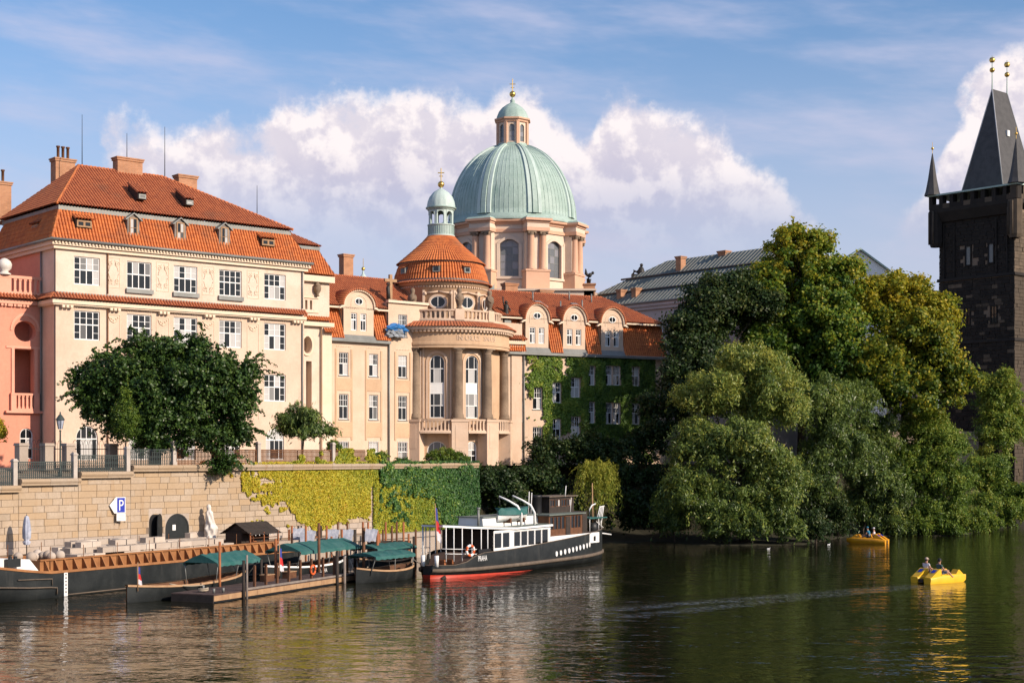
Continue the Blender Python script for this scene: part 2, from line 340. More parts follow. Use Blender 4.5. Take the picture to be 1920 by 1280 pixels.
def arch_pts(u0, u1, zs, zt, n=10):
    c = (u0 + u1) / 2; r = (u1 - u0) / 2
    return [(c - r * math.cos(math.pi * i / n), zs + (zt - zs) * math.sin(math.pi * i / n)) for i in range(n + 1)]
def wall_holes(mb, u0, u1, z0, z1, holes, dep=0.0, thick=.28, m=None):
    """front skin of a wall with real openings; a hole is (u0,u1,z0,z1[,'arch'|'oval'])"""
    xs = sorted({u0, u1} | {a for h in holes for a in h[:2] if u0 < a < u1}); zs = sorted({z0, z1} | {a for h in holes for a in h[2:4] if z0 < a < z1})
    for i in range(len(xs) - 1):
        for j in range(len(zs) - 1):
            x, z = (xs[i] + xs[i + 1]) / 2, (zs[j] + zs[j + 1]) / 2
            if any(h[0] < x < h[1] and h[2] < z < h[3] for h in holes): continue
            mb.add([(xs[i], dep, zs[j]), (xs[i + 1], dep, zs[j]), (xs[i + 1], dep, zs[j + 1]), (xs[i], dep, zs[j + 1])], [(0, 1, 2, 3)], m=m)
    for h in holes:
        a, b, c, d = h[:4]; k = h[4] if len(h) > 4 else ''
        def rev(p, q): mb.add([(p[0], dep, p[1]), (q[0], dep, q[1]), (q[0], dep + thick, q[1]), (p[0], dep + thick, p[1])], [(0, 1, 2, 3)], m=m)
        if k == 'arch':
            r = min((b - a) / 2, d - c); pts = arch_pts(a, b, d - r, d)
            for p, q in zip(pts, pts[1:]):
                mb.add([(p[0], dep, p[1]), (q[0], dep, q[1]), (q[0], dep, d + 1e-4), (p[0], dep, d + 1e-4)], [(0, 1, 2, 3)], m=m); rev(p, q)
            rev((a, c), (a, d - r)); rev((b, c), (b, d - r)); rev((a, c), (b, c))
        elif k == 'oval':
            zc = (c + d) / 2
            up = arch_pts(a, b, zc, d); dn = arch_pts(a, b, zc, c)
            for pts, e in ((up, d), (dn, c)):
                for p, q in zip(pts, pts[1:]):
                    mb.add([(p[0], dep, p[1]), (q[0], dep, q[1]), (q[0], dep, e), (p[0], dep, e)], [(0, 1, 2, 3)], m=m); rev(p, q)
        else:
            rev((a, c), (a, d)); rev((b, c), (b, d)); rev((a, c), (b, c)); rev((a, d), (b, d))
_cache = {}
def pane_mesh(w, h, mt, arch=0.0):
    k = ('pane', round(w, 3), round(h, 3), mt, round(arch, 3))
    if k not in _cache:
        mb = MB(); t = .012
        if arch: pl = [(0, 0), (w, 0)] + list(reversed(arch_pts(0, w, h - arch, h, 8)))
        else: pl = [(0, 0), (w, 0), (w, h), (0, h)]
        mb.prism(pl, 0, t); _cache[k] = mb.mesh('pane', MT[mt])
    return _cache[k]
def window(parent, u0, z0, w, h, cols, rows, dep=.12, arch=False, fw=.09, mw=.055, tw=.09, mt='white', gt='glass', name='window', m=None, minor=None, panes=True):
    """a window part: frame with mullions; its panes are sub-parts. cols/rows: fractions of the edges, minor: extra thin bars (x0,x1,z0,z1 fractions)"""
    r = min(w / 2, h) if arch else 0
    k = ('win', round(w, 3), round(h, 3), tuple(cols), tuple(rows), arch, mt, fw, mw, tw, str(minor))
    if k not in _cache:
        mb = MB()
        mb.box(0, fw, 0, .07, 0, h - r); mb.box(w - fw, w, 0, .07, 0, h - r); mb.box(fw, w - fw, 0, .07, 0, fw)
        if arch:
            o = arch_pts(0, w, h - r, h); i_ = arch_pts(fw, w - fw, h - r, h - fw)
            for a in range(len(o) - 1): mb.prism([o[a], o[a + 1], i_[a + 1], i_[a]], 0, .07)
        else: mb.box(fw, w - fw, 0, .07, h - fw, h)
        def top(x): return h - r + math.sqrt(max(r * r - (x - w / 2) ** 2, 0)) - .02 if arch else h - fw
        for c in cols[1:-1]: mb.box(c * w - mw / 2, c * w + mw / 2, .005, .06, fw, top(c * w))
        for c in rows[1:-1]: mb.box(fw, w - fw, -.01, .065, c * h - tw / 2, c * h + tw / 2)
        for x0, x1, a0, a1 in (minor or []):
            if x0 == x1: mb.box(x0 * w - .016, x0 * w + .016, .012, .05, a0 * h, a1 * h)
            else: mb.box(x0 * w, x1 * w, .012, .05, a0 * h - .016, a0 * h + .016)
        me = mb.mesh(name, MT[mt]); _cache[k] = me
    o = ob(name, _cache[k], parent)
    base = Matrix.Translation((u0, dep, z0)); o.matrix_local = (m @ base) if m is not None else base
    if panes:
        for i in range(len(cols) - 1):
            for j in range(len(rows) - 1):
                x0, x1, a0, a1 = cols[i] * w, cols[i + 1] * w, rows[j] * h, rows[j + 1] * h
                ar = 0
                if arch and j == len(rows) - 2:
                    if i: continue
                    x0, x1 = 0, w; x0 += .02; x1 -= .02; ar = r - .02; a1 -= .02
                    if a1 - a0 < ar: a0 = a1 - ar
                ob('pane', pane_mesh(x1 - x0, a1 - a0, gt, ar), o, (x0, .03, a0))
    return o
def oval_window(parent, uc, zc, a, b, dep=.15, m=None):
    k = ('oval', a, b)
    if k not in _cache:
        mb = MB(); n = 20
        for i in range(n):
            t0, t1 = 2 * math.pi * i / n, 2 * math.pi * (i + 1) / n
            mb.prism([(a * math.cos(t0), b * math.sin(t0)), (a * math.cos(t1), b * math.sin(t1)), ((a - .08) * math.cos(t1), (b - .08) * math.sin(t1)), ((a - .08) * math.cos(t0), (b - .08) * math.sin(t0))], 0, .07)
        mb.box(-.03, .03, 0, .06, -b + .05, b - .05)
        g = MB().prism([((a - .03) * math.cos(2 * math.pi * i / n), (b - .03) * math.sin(2 * math.pi * i / n)) for i in range(n)], .03, .045)
        _cache[k] = (mb.mesh('oval_window', MT['white']), g.mesh('pane', MT['darkglass']))
    o = ob('oval_window', _cache[k][0], parent); base = Matrix.Translation((uc, dep, zc)); o.matrix_local = (m @ base) if m is not None else base
    ob('pane', _cache[k][1], o); return o
def chimney(parent, u, dep, z0, z1, w, d, pots=0, m='brick'):
    mb = MB(); mb.box(u, u + w, dep, dep + d, z0, z1 - .3); mb.box(u - .08, u + w + .08, dep - .08, dep + d + .08, z1 - .3, z1 - .12); mb.box(u - .14, u + w + .14, dep - .14, dep + d + .14, z1 - .12, z1)
    c = mb.build('chimney', MT[m], parent)
    for i in range(pots):
        x = u + w * (i + 1) / (pots + 1)
        MB().lathe([(.13, z1), (.13, z1 + 1.0), (.18, z1 + 1.02), (.18, z1 + 1.15), (.1, z1 + 1.15)], 10, c=(x, dep + d / 2)).build('chimney_pot', MT['wood'], c)
    fl = MB(); fl.box(u - .12, u + w + .12, dep - .12, dep + d + .12, z0 + .2, z0 + .36); fl.build('flashing', MT['zinc'], c)
    return c
def baluster_row(parent, pts, z0, z1, r=.13, mt='peachlt', sq=True):
    """each baluster a part; pts are (x, y, rotation)"""
    k = ('bal', round(z1 - z0, 2), r, mt)
    if k not in _cache:
        mb = MB(); h = z1 - z0; mb.box(-r, r, -r, r, 0, h * .14); mb.box(-r * .72, r * .72, -r * .72, r * .72, h * .14, h * .86); mb.box(-r, r, -r, r, h * .86, h)
        _cache[k] = mb.mesh('baluster', MT[mt])
    for x, y, a in pts: ob('baluster', _cache[k], parent, (x, y, z0), a)
# ---------------------------------------------------------------- the setting: water, land
FA = Fac(-38.2, 125, 49.3); FB = Fac(-41.04, 128.3, 49.3); FC = Fac(-5.74, 158.7, 60); FW = Fac(-34.3, 100, 37)
def water_mat():
    m, nt, p = nodes_of('river_water'); L = nt.links
    p.inputs['Base Color'].default_value = (.011, .011, .005, 1); p.inputs['Roughness'].default_value = .035; p.inputs['IOR'].default_value = 1.42
    p.inputs['Specular IOR Level'].default_value = .5
    def mth(op, a, b):
        n = nt.nodes.new('ShaderNodeMath'); n.operation = op
        for i, v in enumerate((a, b)):
            if isinstance(v, (int, float)): n.inputs[i].default_value = v
            else: L.new(v, n.inputs[i])
        return n.outputs[0]
    g = nt.nodes.new('ShaderNodeNewGeometry'); sp = nt.nodes.new('ShaderNodeSeparateXYZ'); L.new(g.outputs['Position'], sp.inputs[0])
    breeze = ramp(nt, noise(nt, .035, 3, .55, (1, 2.6, 1), .8), .47, .62)          # wind-ruffled lanes
    # the pedal boat's wake: two spreading furrows behind it
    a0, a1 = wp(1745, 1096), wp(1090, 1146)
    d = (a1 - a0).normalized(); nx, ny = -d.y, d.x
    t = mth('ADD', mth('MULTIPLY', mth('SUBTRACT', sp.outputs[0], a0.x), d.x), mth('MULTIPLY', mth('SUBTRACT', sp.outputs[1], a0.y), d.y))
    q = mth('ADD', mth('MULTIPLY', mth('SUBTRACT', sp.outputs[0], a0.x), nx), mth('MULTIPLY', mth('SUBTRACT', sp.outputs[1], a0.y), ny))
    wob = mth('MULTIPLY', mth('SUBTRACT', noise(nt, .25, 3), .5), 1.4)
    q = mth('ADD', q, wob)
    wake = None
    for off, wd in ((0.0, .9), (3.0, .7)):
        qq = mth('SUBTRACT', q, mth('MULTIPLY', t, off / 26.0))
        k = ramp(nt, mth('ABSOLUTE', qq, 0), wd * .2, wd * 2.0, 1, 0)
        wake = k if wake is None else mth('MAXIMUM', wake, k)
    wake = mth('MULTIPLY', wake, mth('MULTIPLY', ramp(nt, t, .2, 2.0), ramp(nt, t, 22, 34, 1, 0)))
    foam_glint = mth('MULTIPLY', wake, ramp(nt, noise(nt, 3.0, 4, .7, (1, 1, 1)), .42, .66, 0, .36))
    L.new(mixrgb(nt, foam_glint, (.011, .011, .005), (.42, .46, .50)), p.inputs['Base Color'])  # the wake's sky glint and bubbles painted as one pale base colour
    # wave slopes by differencing one height field, so that far ripples keep their steepness
    def height(dx, dy):
        va = nt.nodes.new('ShaderNodeVectorMath'); va.inputs[1].default_value = (dx, dy, 0); L.new(g.outputs['Position'], va.inputs[0])
        mp = nt.nodes.new('ShaderNodeMapping'); mp.inputs['Scale'].default_value = (.8, 1.25, 1); mp.inputs['Rotation'].default_value = (0, 0, R(8)); L.new(va.outputs[0], mp.inputs[0])
        n = nt.nodes.new('ShaderNodeTexNoise'); n.inputs['Scale'].default_value = .55; n.inputs['Detail'].default_value = 4.0; n.inputs['Roughness'].default_value = .58; n.inputs['Distortion'].default_value = .25
        L.new(mp.outputs[0], n.inputs['Vector']); return n.outputs[0]
    e = .07; h0 = height(0, 0)
    amp = mth('MULTIPLY', mth('ADD', mth('ADD', .75, mth('MULTIPLY', breeze, 1.0)), mth('MULTIPLY', wake, 1.6)), -WAVE / e)
    cb = nt.nodes.new('ShaderNodeCombineXYZ'); L.new(mth('MULTIPLY', mth('SUBTRACT', height(e, 0), h0), amp), cb.inputs[0]); L.new(mth('MULTIPLY', mth('SUBTRACT', height(0, e), h0), amp), cb.inputs[1]); cb.inputs[2].default_value = 1.0
    nv = nt.nodes.new('ShaderNodeVectorMath'); nv.operation = 'NORMALIZE'; L.new(cb.outputs[0], nv.inputs[0]); L.new(nv.outputs[0], p.inputs['Normal'])
    return m
WAVE = .088
wm = MB(); wm.add([(-2500, -300, 0), (2500, -300, 0), (2500, 4000, 0), (-2500, 4000, 0)], [(0, 1, 2, 3)])
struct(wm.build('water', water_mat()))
# street level behind the quay wall, one sheet to the horizon
us = [(-60, 6.0), (1.46, 6.55), (6.31, 7.0), (10.9, 7.45), (15, 7.9), (30, 7.9), (51, 7.9)]
gm = MB(); a = [FW.w(u, .5, z) for u, z in us]; b = [FW.w(u, 6.5, 7.9) for u, z in us]
far = [Vector((p.x * 40 - 300, 7000, 7.9)) for p in b]; far[-1] = Vector((2500, 7000, 7.9)); far[0] = Vector((-6000, 7000, 7.9))
n = len(us); gm.add(a + b + far, [(i, i + 1, n + i + 1, n + i) for i in range(n - 1)] + [(n + i, n + i + 1, 2 * n + i + 1, 2 * n + i) for i in range(n - 1)])
struct(gm.build('ground', MT['paving']))
front = [FW.w(51.2, 1.0), (-1, 148), (4, 151), (10, 151.5), (14.8, 153.5), (18, 148.5), (23, 147), (29, 149), (36, 162), (43, 165), (49, 165), (61, 184), (110, 215), (400, 330)]
rows = ((-1.6, -.5), (0, .06), (4, .25), (11, .9), (15, 4.0), (18, 7.88), (900, 7.88)); bm_ = MB(); vs_ = []
for p in front:
    for off, z in rows: vs_.append((p[0] - .12 * off, p[1] + off, z))
k = len(rows); bm_.add(vs_, [(i * k + j, (i + 1) * k + j, (i + 1) * k + j + 1, i * k + j + 1) for i in range(len(front) - 1) for j in range(k - 1)])
struct(bm_.build('river_bank', MT['soil']))
lq = MB(); lq.box(-30, 50, -2.7, .3, -1.5, 2.08); lqo = struct(lq.build('lower_quay', MT['quaylt'], None, FW.w(0, 0, 0), FW.rz))
for i in range(24):                                            # edge stones of the lower quay
    MB().box(-4 + i * 2.2, -4 + i * 2.2 + 2.17, -2.85, -2.2, 1.8, 2.2).build('edge_stone', MT['quaylt'], lqo)
# ---------------------------------------------------------------- quay wall
qw = thing('quay_wall', 'long embankment wall of ochre stone blocks stepping down at the left', 'wall', FW.w(0, 0, 0), FW.rz)
steps = [(-30, 1.46, 6.45), (1.46, 6.31, 6.88), (6.31, 10.88, 7.32), (10.88, 51.4, 7.75)]
core = MB()
for a, b, z in steps: core.box(a, b, .05, 1.2, -1, z)
core.box(50.4, 51.4, 1.2, 16, -1, 7.75)
core.build('wall_core', MT['joint'], qw)
DOORS = [(14.08, 16.34, 4.52), (12.55, 13.75, 4.62)]
def blocked(u0, u1, z0, z1):
    return any(u1 > a - .02 and u0 < b + .02 and z0 < zt - .1 for a, b, zt in DOORS)
CH = .465; stones = []; srnd = random.Random(3)
def stone_mesh(L_, h, pale):
    k = ('stone', round(L_, 2), round(h, 2), pale)
    if k not in _cache:
        mb = MB(); e = .016
        mb.add([(0.008, .06, .008), (L_ - .008, .06, .008), (L_ - .008, .06, h - .008), (.008, .06, h - .008), (e, 0, e), (L_ - e, 0, e), (L_ - e, 0, h - e), (e, 0, h - e)],
               [(4, 5, 6, 7), (0, 1, 5, 4), (1, 2, 6, 5), (2, 3, 7, 6), (3, 0, 4, 7)])
        _cache[k] = mb.mesh('stone', MT['quaylt' if pale else 'quay'])
    return _cache[k]
nst = 0; rest = MB(); restp = MB()
for a, b, zt in steps:
    j = 0; z = 2.2
    while z < zt - .05:
        h = min(CH, zt - z); pale = z < 3.05
        u = a - srnd.random() * .6
        while u < b:
            L_ = srnd.choice((.8, .9, 1.05, 1.2, 1.35, 1.6)); u0, u1 = max(u, a), min(u + L_, b); u += L_
            if u1 - u0 < .12: continue
            for da, db, dz in DOORS:                            # close the courses against the doorways
                if z < dz - .1:
                    if u0 < da < u1 <= db: u1 = da
                    elif da <= u0 < db < u1: u0 = db
            if blocked(u0 + .03, u1 - .03, z, z + h) or u1 - u0 < .1: continue
            y = srnd.uniform(-.012, .012)
            if -.6 < u0 < 21.5 and nst < 300:
                ob('stone', stone_mesh(round(u1 - u0, 2), round(h, 2), pale), qw, (u0, y, z)); nst += 1
            else:
                e = .022; (restp if pale else rest).add([(u0 + .008, .06, z + .008), (u1 - .008, .06, z + .008), (u1 - .008, .06, z + h - .008), (u0 + .008, .06, z + h - .008), (u0 + e, y, z + e), (u1 - e, y, z + e), (u1 - e, y, z + h - e), (u0 + e, y, z + h - e)],
                         [(4, 5, 6, 7), (0, 1, 5, 4), (1, 2, 6, 5), (2, 3, 7, 6), (3, 0, 4, 7)])
        z += CH; j += 1
stuff(rest.build('stone_courses', MT['quay'], qw, fix=False)); stuff(restp.build('stone_courses', MT['quaylt'], qw, fix=False))
for a, b, z in steps:
    cp = MB(); m = Matrix.Rotation(R(90), 4, 'Y')
    prof = [(-.30, -.02), (-.30, .1), (-.36, .16), (-.40, .27), (-.36, .38), (-.26, .44), (.6, .44), (.6, -.02)]
    x = a
    while x < b - .05:
        x1 = min(x + 2.3, b); c1 = MB().prism([(p, q) for p, q in prof], x + .01, x1 - .01, axis='x'); c1.build('coping_stone', MT['quay'], qw, (0, 0, z)); x = x1
ds = MB()
for a_, b_, z_ in DOORS: wall_holes(ds, a_ - .03, b_ + .03, 2.2, 4.98 if z_ > 4.55 else 4.53, [(a_, b_, 2.2, z_, 'arch')], dep=0, thick=.06)
ds.build('doorway_surround', MT['quaylt'], qw)
d = MB(); d.prism([(14.12, 2.2), (16.30, 2.2)] + list(reversed(arch_pts(14.12, 16.30, 3.45, 4.48, 14))), .0, .045)
dr = d.build('door', MT['doorg'], qw); rim = MB()
o_, i_ = arch_pts(14.08, 16.34, 3.43, 4.54, 14), arch_pts(14.2, 16.22, 3.45, 4.42, 14)
for p, q, r_, s_ in zip(o_, o_[1:], i_[1:], i_): rim.prism([p, q, r_, s_], -.03, .1)
rim.box(14.08, 14.2, -.03, .1, 2.2, 3.44); rim.box(16.22, 16.34, -.03, .1, 2.2, 3.44); rim.build('rim', MT['iron'], dr)
MB().box(14.75, 15.05, -.02, -.003, 3.3, 3.72).build('paper_notice', MT['white'], dr)
MB().prism([(12.57, 2.2), (13.73, 2.2)] + list(reversed(arch_pts(12.57, 13.73, 3.9, 4.6, 12))), .02, .045).build('doorway_shade', MT['black'], qw)  # flat black panel standing in for the darkness inside the doorway
lf = MB(); lf.prism([(0, 0), (1.05, 0)] + list(reversed(arch_pts(0, 1.05, 1.75, 2.38, 12))), -.03, .03)
lf.box(.2, .25, -.06, -.03, .3, 1.9); lo = lf.build('door_leaf', MT['doorg'], qw, (13.75, -.02, 2.22), R(-148))
# ---------------------------------------------------------------- railing on the quay wall
rl = thing('quay_railing', 'green iron railing between grey stone posts on the embankment wall', 'railing', FW.w(0, 0, 0), FW.rz)
posts = [(1.15, 6.89), (6.0, 7.32), (10.6, 7.76), (14.9, 8.19), (23.5, 8.19), (32.0, 8.19)]
for u, zt in posts:
    zb = zt - .44 - (.44 if u < 12 else 0)
    p = MB(); p.box(-.19, .19, -.19, .19, 0, .25); p.box(-.16, .16, -.16, .16, .25, 1.62 + (.44 if u < 12 else 0)); q = 1.62 + (.44 if u < 12 else 0)
    p.box(-.2, .2, -.2, .2, q, q + .1); p.box(-.17, .17, -.17, .17, q + .1, q + .2, tp=.05); p.build('post', MT['poststone'], rl, (u, .05, zb + .42))
spans = [(-6, .95, 6.89), (1.35, 5.8, 7.32), (6.2, 10.4, 7.76), (10.8, 14.7, 8.19), (15.1, 19.2, 8.19), (19.3, 23.3, 8.19), (23.7, 27.8, 8.19), (27.9, 31.8, 8.19), (32.2, 36.0, 8.19)]
for i, (a, b, zt) in enumerate(spans):
    m_ = MT['irong'] if i < 4 else MT['rustiron']; pn = MB(); nb = int((b - a) / (.16 if i < 4 else .14))
    for z, t in ((.1, .03), (.26, .02), (.62, .02), (.98, .02), (1.14, .035)): pn.box(a, b, .03, .08, zt + z - t, zt + z + t)
    for k in range(nb + 1):
        x = a + (b - a) * k / nb; pn.box(x - .024, x + .024, .03, .08, zt, zt + 1.14)
        if i < 4 and k < nb:
            xm = x + .08; pn.tube([(xm - .05, .05, zt + .3), (xm + .05, .05, zt + .45), (xm - .05, .05, zt + .6)], .013, 4, False); pn.tube([(xm - .05, .05, zt + .66), (xm + .05, .05, zt + .8), (xm - .05, .05, zt + .95)], .013, 4, False)
    stuff(pn.build('railing_panel', m_, rl, fix=False))
rl2 = thing('garden_fence', 'low stone pillars with hooped iron fence before the pink and cream buildings', 'fence', FW.w(0, 5.2, 0), FW.rz)
ug = [FW.u(p, 5.2) for p in (40, 88, 128, 209, 290)]
for u in ug:
    p = MB(); p.box(-.36, .36, -.3, .3, 0, 1.75); p.box(-.43, .43, -.37, .37, 1.75, 1.95, tp=.04); p.build('pillar', MT['quaylt'], rl2, (u, 0, 7.85))
for a, b in zip(ug, ug[1:]):
    p = MB(); n = max(2, int((b - a - .7) / .24)); p.box(a + .4, b - .4, -.03, .03, 8.1, 8.16); p.box(a + .4, b - .4, -.03, .03, 9.35, 9.41)
    for k in range(n + 1):
        x = a + .4 + (b - a - .8) * k / n; p.tube([(x, 0, 7.9), (x, 0, 9.75)], .016, 4, False)
        if k < n and k % 2 == 0: p.tube([(x, 0, 9.7), (x + .06, 0, 9.95), (x + .2, 0, 10.05), (x + .34, 0, 9.95), (x + .4, 0, 9.7)], .018, 4, False)
    stuff(p.build('fence_bars', MT['iron'], rl2, fix=False))
# ---------------------------------------------------------------- cream palace
def palace():
    t = thing('cream_palace', 'four-storey cream palace with orange mansard roof and brick chimneys', 'building', FA.w(0, 0, 0), FA.rz)
    L = 24.5; ZE = 26.8; D = 2.85
    uc = [2.78, 7.60, 12.08, 16.61, 21.31]; W = 2.32
    rows = [(23.35, 2.36), (18.68, 2.46), (13.91, 2.48)]
    holes = [(u - W / 2, u + W / 2, z, z + h) for u in uc for z, h in rows] + [(u - .98, u + .98, 8.5, 11.4, 'arch') for u in uc]
    lo = MB(); wall_holes(lo, 0, L, 7.8, 21.9, [h for h in holes if h[2] < 21]); lo.box(0, .3, .3, D, 7.8, 21.9); lo.box(L - .3, L, .3, D, 7.8, 21.9); lo.build('wall', MT['cream'], t)
    hi = MB(); wall_holes(hi, 0, L, 21.9, ZE, [h for h in holes if h[2] > 21]); hi.box(0, .3, .3, D, 21.9, ZE); hi.box(L - .3, L, .3, D, 21.9, ZE); hi.build('upper_wall', MT['creamtop'], t)
    sd = MB(); sd.box(.002, .3, D, 14, 7.8, ZE); sd.build('side_wall', MT['pink'], t)
    MB().box(.3, L - .3, 1.2, 14, 7.8, ZE).build('inner_walls', MT['cream'], t)
    mn = []
    for c0, c1 in ((0, .25), (.75, 1)):
        mn += [(c0, c1, .25, .25), (c0, c1, .75, .75)]
    mn += [(.25, .75, .75, .75)]
    for i, u in enumerate(uc):
        for z, h in rows: window(t, u - W / 2, z, W, h, (0, .25, .5, .75, 1), (0, .53, 1), minor=None if (i == 1 and z > 23) else mn, mw=.075)
        window(t, u - .98, 8.5, 1.96, 2.9, (0, .25, .5, .75, 1), (0, .62, 1), arch=True)
    for i in (1, 2, 3):
        MB().box(uc[i] - 1.28, uc[i] + 1.28, -.22, 0, 22.95, 23.33).build('sill', MT['zinc'], t)
    # pilaster strips, ornament panels, brackets
    for u in (5.2, 9.84, 14.34, 18.96):
        f = MB(); x0, x1, z0, z1 = u - .62, u + .62, 23.3, 25.9; w_ = .05
        for a in ((x0, x1, z0, z0 + w_), (x0, x1, z1 - w_, z1), (x0, x0 + w_, z0 + w_, z1 - w_), (x1 - w_, x1, z0 + w_, z1 - w_)): f.box(a[0], a[1], -.035, 0, a[2], a[3])
        for sx in (-1, 1):
            for sz in (-1, 1):
                c = (u + sx * .33, 24.6 + sz * .72); pts = []
                for k in range(14):
                    a = k * .62; r = .27 - .016 * k; pts.append((c[0] + sx * r * math.cos(a) , -.02, c[1] + sz * r * math.sin(a)))
                f.tube(pts, .032, 5, False)
                f.tube([(u + sx * .45, -.02, 24.6 + sz * .1), (u + sx * .38, -.02, 24.6 + sz * .35), (u + sx * .12, -.02, 24.6 + sz * 1.05)], .03, 5, False)
        f.build('ornament_panel', MT['trim'], t)
        g = MB(); w_ = .045
        for a in ((x0, x1, 20.95, 21.0), (x0, x0 + w_, 12.2, 20.95), (x1 - w_, x1, 12.2, 20.95)): g.box(a[0], a[1], -.04, 0, a[2], a[3])
        for k in range(5): g.ball((u - .4 + .2 * k, -.02, 20.75 - .12 * (2 - abs(k - 2))), .08, 8)
        g.tube([(u - .45, -.02, 20.8), (u - .3, -.02, 20.45), (u, -.02, 20.3), (u + .3, -.02, 20.45), (u + .45, -.02, 20.8)], .05, 5, False)
        g.build('pilaster_frame', MT['trim'], t)
    for u in [.9] + [5.2, 9.84, 14.34, 18.96] + [23.6]:
        for k in (-1, 0, 1): MB().box(u + k * .36 - .12, u + k * .36 + .12, -.42, 0, 21.28, 21.5).build('bracket', MT['trim'], t)
    for i, u in enumerate(uc):                                     # garland relief over the second-row windows
        g = MB()
        for k in range(11):
            x = -1.1 + .22 * k; g.ball((u + x, -.01, 21.42 - .0 - .10 * (x / 1.1) ** 2), .06, 6)
        g.build('garland', MT['trim'], t)
    for z0, z1, p in ((21.5, 21.62, .34), (21.62, 21.92, .46)):
        b = MB(); b.box(-p, L + .0, -p, 0, z0, z1); b.box(-p, 0, 0, D, z0, z1); b.build('string_course', MT['trim'], t)
    tb = MB(); tile_patch(tb, [(-.62, -.62, 21.95), (L + .02, -.62, 21.95), (L + .02, -.02, 22.5), (-.02, -.02, 22.5)], .28, .42, .17)
    tile_patch(tb, [(-.62, D, 21.95), (-.62, -.62, 21.95), (-.02, -.02, 22.5), (-.02, D, 22.5)], .28, .42, .17)
    stuff(tb.build('tile_band', MT['tiler'], t, fix=False))
    mo = MB(); mo.box(-.02, L, -.14, 0, 22.47, 22.62); mo.build('flashing', MT['zinc'], t)
    co = MB(); co.box(-.28, L + .28, -.28, 0, 26.2, 26.5); co.box(-.28, 0, 0, D + 8, 26.2, 26.5); co.box(-.48, L + .48, -.48, 0, 26.5, 26.85); co.box(-.48, 0, 0, D + 8, 26.5, 26.85); co.build('cornice', MT['trim'], t)
    for k in range(84): MB().box(-.3 + k * .3, -.3 + k * .3 + .15, -.6, -.48, 26.62, 26.8).build('dentil', MT['trim'], t) if k % 1 == 0 else None
    gt = MB(); gt.tube([(-.66, 12, 26.92), (-.66, -.66, 26.92), (L + .6, -.66, 26.92)], .13, 8, True); gt.build('gutter', MT['zinc'], t)
    for u in (4.62, 24.25):
        MB().tube([(u, -.12, 26.4), (u, -.12, 22.7)], .055, 6).tube([(u, -.12, 21.4), (u, -.12, 8)], .055, 6).build('downpipe', MT['rustiron'] if u < 5 else MT['zinc'], t)
    MB().tube([(-.12, 2.7, 26.2), (-.12, 2.7, 8)], .07, 6).build('downpipe', MT['zinc'], t)
    # mansard: steep lower slope, zinc fascia, shallower upper slope
    r1 = MB(); tile_patch(r1, [(-.55, -.55, 26.95), (L + .5, -.55, 26.95), (23.1, .85, 29.85), (.75, .85, 29.85)], .28, .46, .17)
    tile_patch(r1, [(-.55, 13.5, 26.95), (-.55, -.55, 26.95), (.75, .85, 29.85), (.75, 12, 29.85)], .28, .46, .17)
    tile_patch(r1, [(L + .5, -.55, 26.95), (L + .5, 13.5, 26.95), (23.1, 12, 29.85), (23.1, .85, 29.85)], .28, .46, .17)
    stuff(r1.build('mansard_tiles', MT['tileo'], t, fix=False))
    fa = MB(); fa.box(.5, 23.4, .55, 12.6, 29.6, 29.98); fa.build('fascia', MT['zinc'], t)
    r2 = MB(); a, b, c, d = (.25, .3, 30.02), (23.5, .3, 30.02), (13.2, 6.5, 34.65), (5.0, 6.5, 34.65)
    tile_patch(r2, [a, b, c, d], .28, .40, .17); tile_patch(r2, [(.25, 12.8, 30.02), a, d], .28, .40, .17); tile_patch(r2, [b, (23.5, 12.8, 30.02), c], .28, .4, .17)
    tile_patch(r2, [(23.5, 12.8, 30.02), (.25, 12.8, 30.02), d, c], .28, .4, .17)
    stuff(r2.build('roof_tiles', MT['tiler'], t, fix=False))
    for p, q in ((a, d), (d, c), (c, b), ((-.55, -.55, 26.98), (.75, .85, 29.85))):
        rg = MB(); P, Q = Vector(p), Vector(q); n = max(2, int((Q - P).length / .4))
        for k in range(n):
            A = P.lerp(Q, k / n); B = P.lerp(Q, (k + 1) / n); rg.tube([A + Vector((0, 0, .04)), B + Vector((0, 0, .08))], [.12, .14], 6)
        stuff(rg.build('ridge_tiles', MT['tileo'], t, fix=False))
    # gabled dormers
    for u, z in ((6.99, 27.05), (11.5, 27.1), (15.94, 27.12)):
        w_, h = .56, 2.25; f = MB()
        f.prism([(u - w_, z + .55), (u + w_, z + .55), (u + w_, z + h), (u, z + h + .42), (u - w_, z + h)], -.12, 1.6); dm = f.build('dormer', MT['greyw'], t)
        g = MB()
        for s in (-1, 1): g.prism([(u + s * (w_ + .2), z + h - .1), (u, z + h + .5), (u, z + h + .6), (u + s * (w_ + .22), z + h)], -.3, 1.5)
        g.build('gable_roof', MT['zinc'], dm)
        MB().add([(u - .55, -.14, z + .58), (u + .55, -.14, z + .58), (u + .6, -.55, z - .05), (u - .6, -.55, z - .05)], [(0, 1, 2, 3)]).build('apron', MT['copperlt'], dm)
        window(dm, u - .38, z + .66, .76, 1.75, (0, .5, 1), (0, .5, 1), dep=-.18, mt='woodlt', gt='glass', fw=.1, mw=.03, tw=.03)
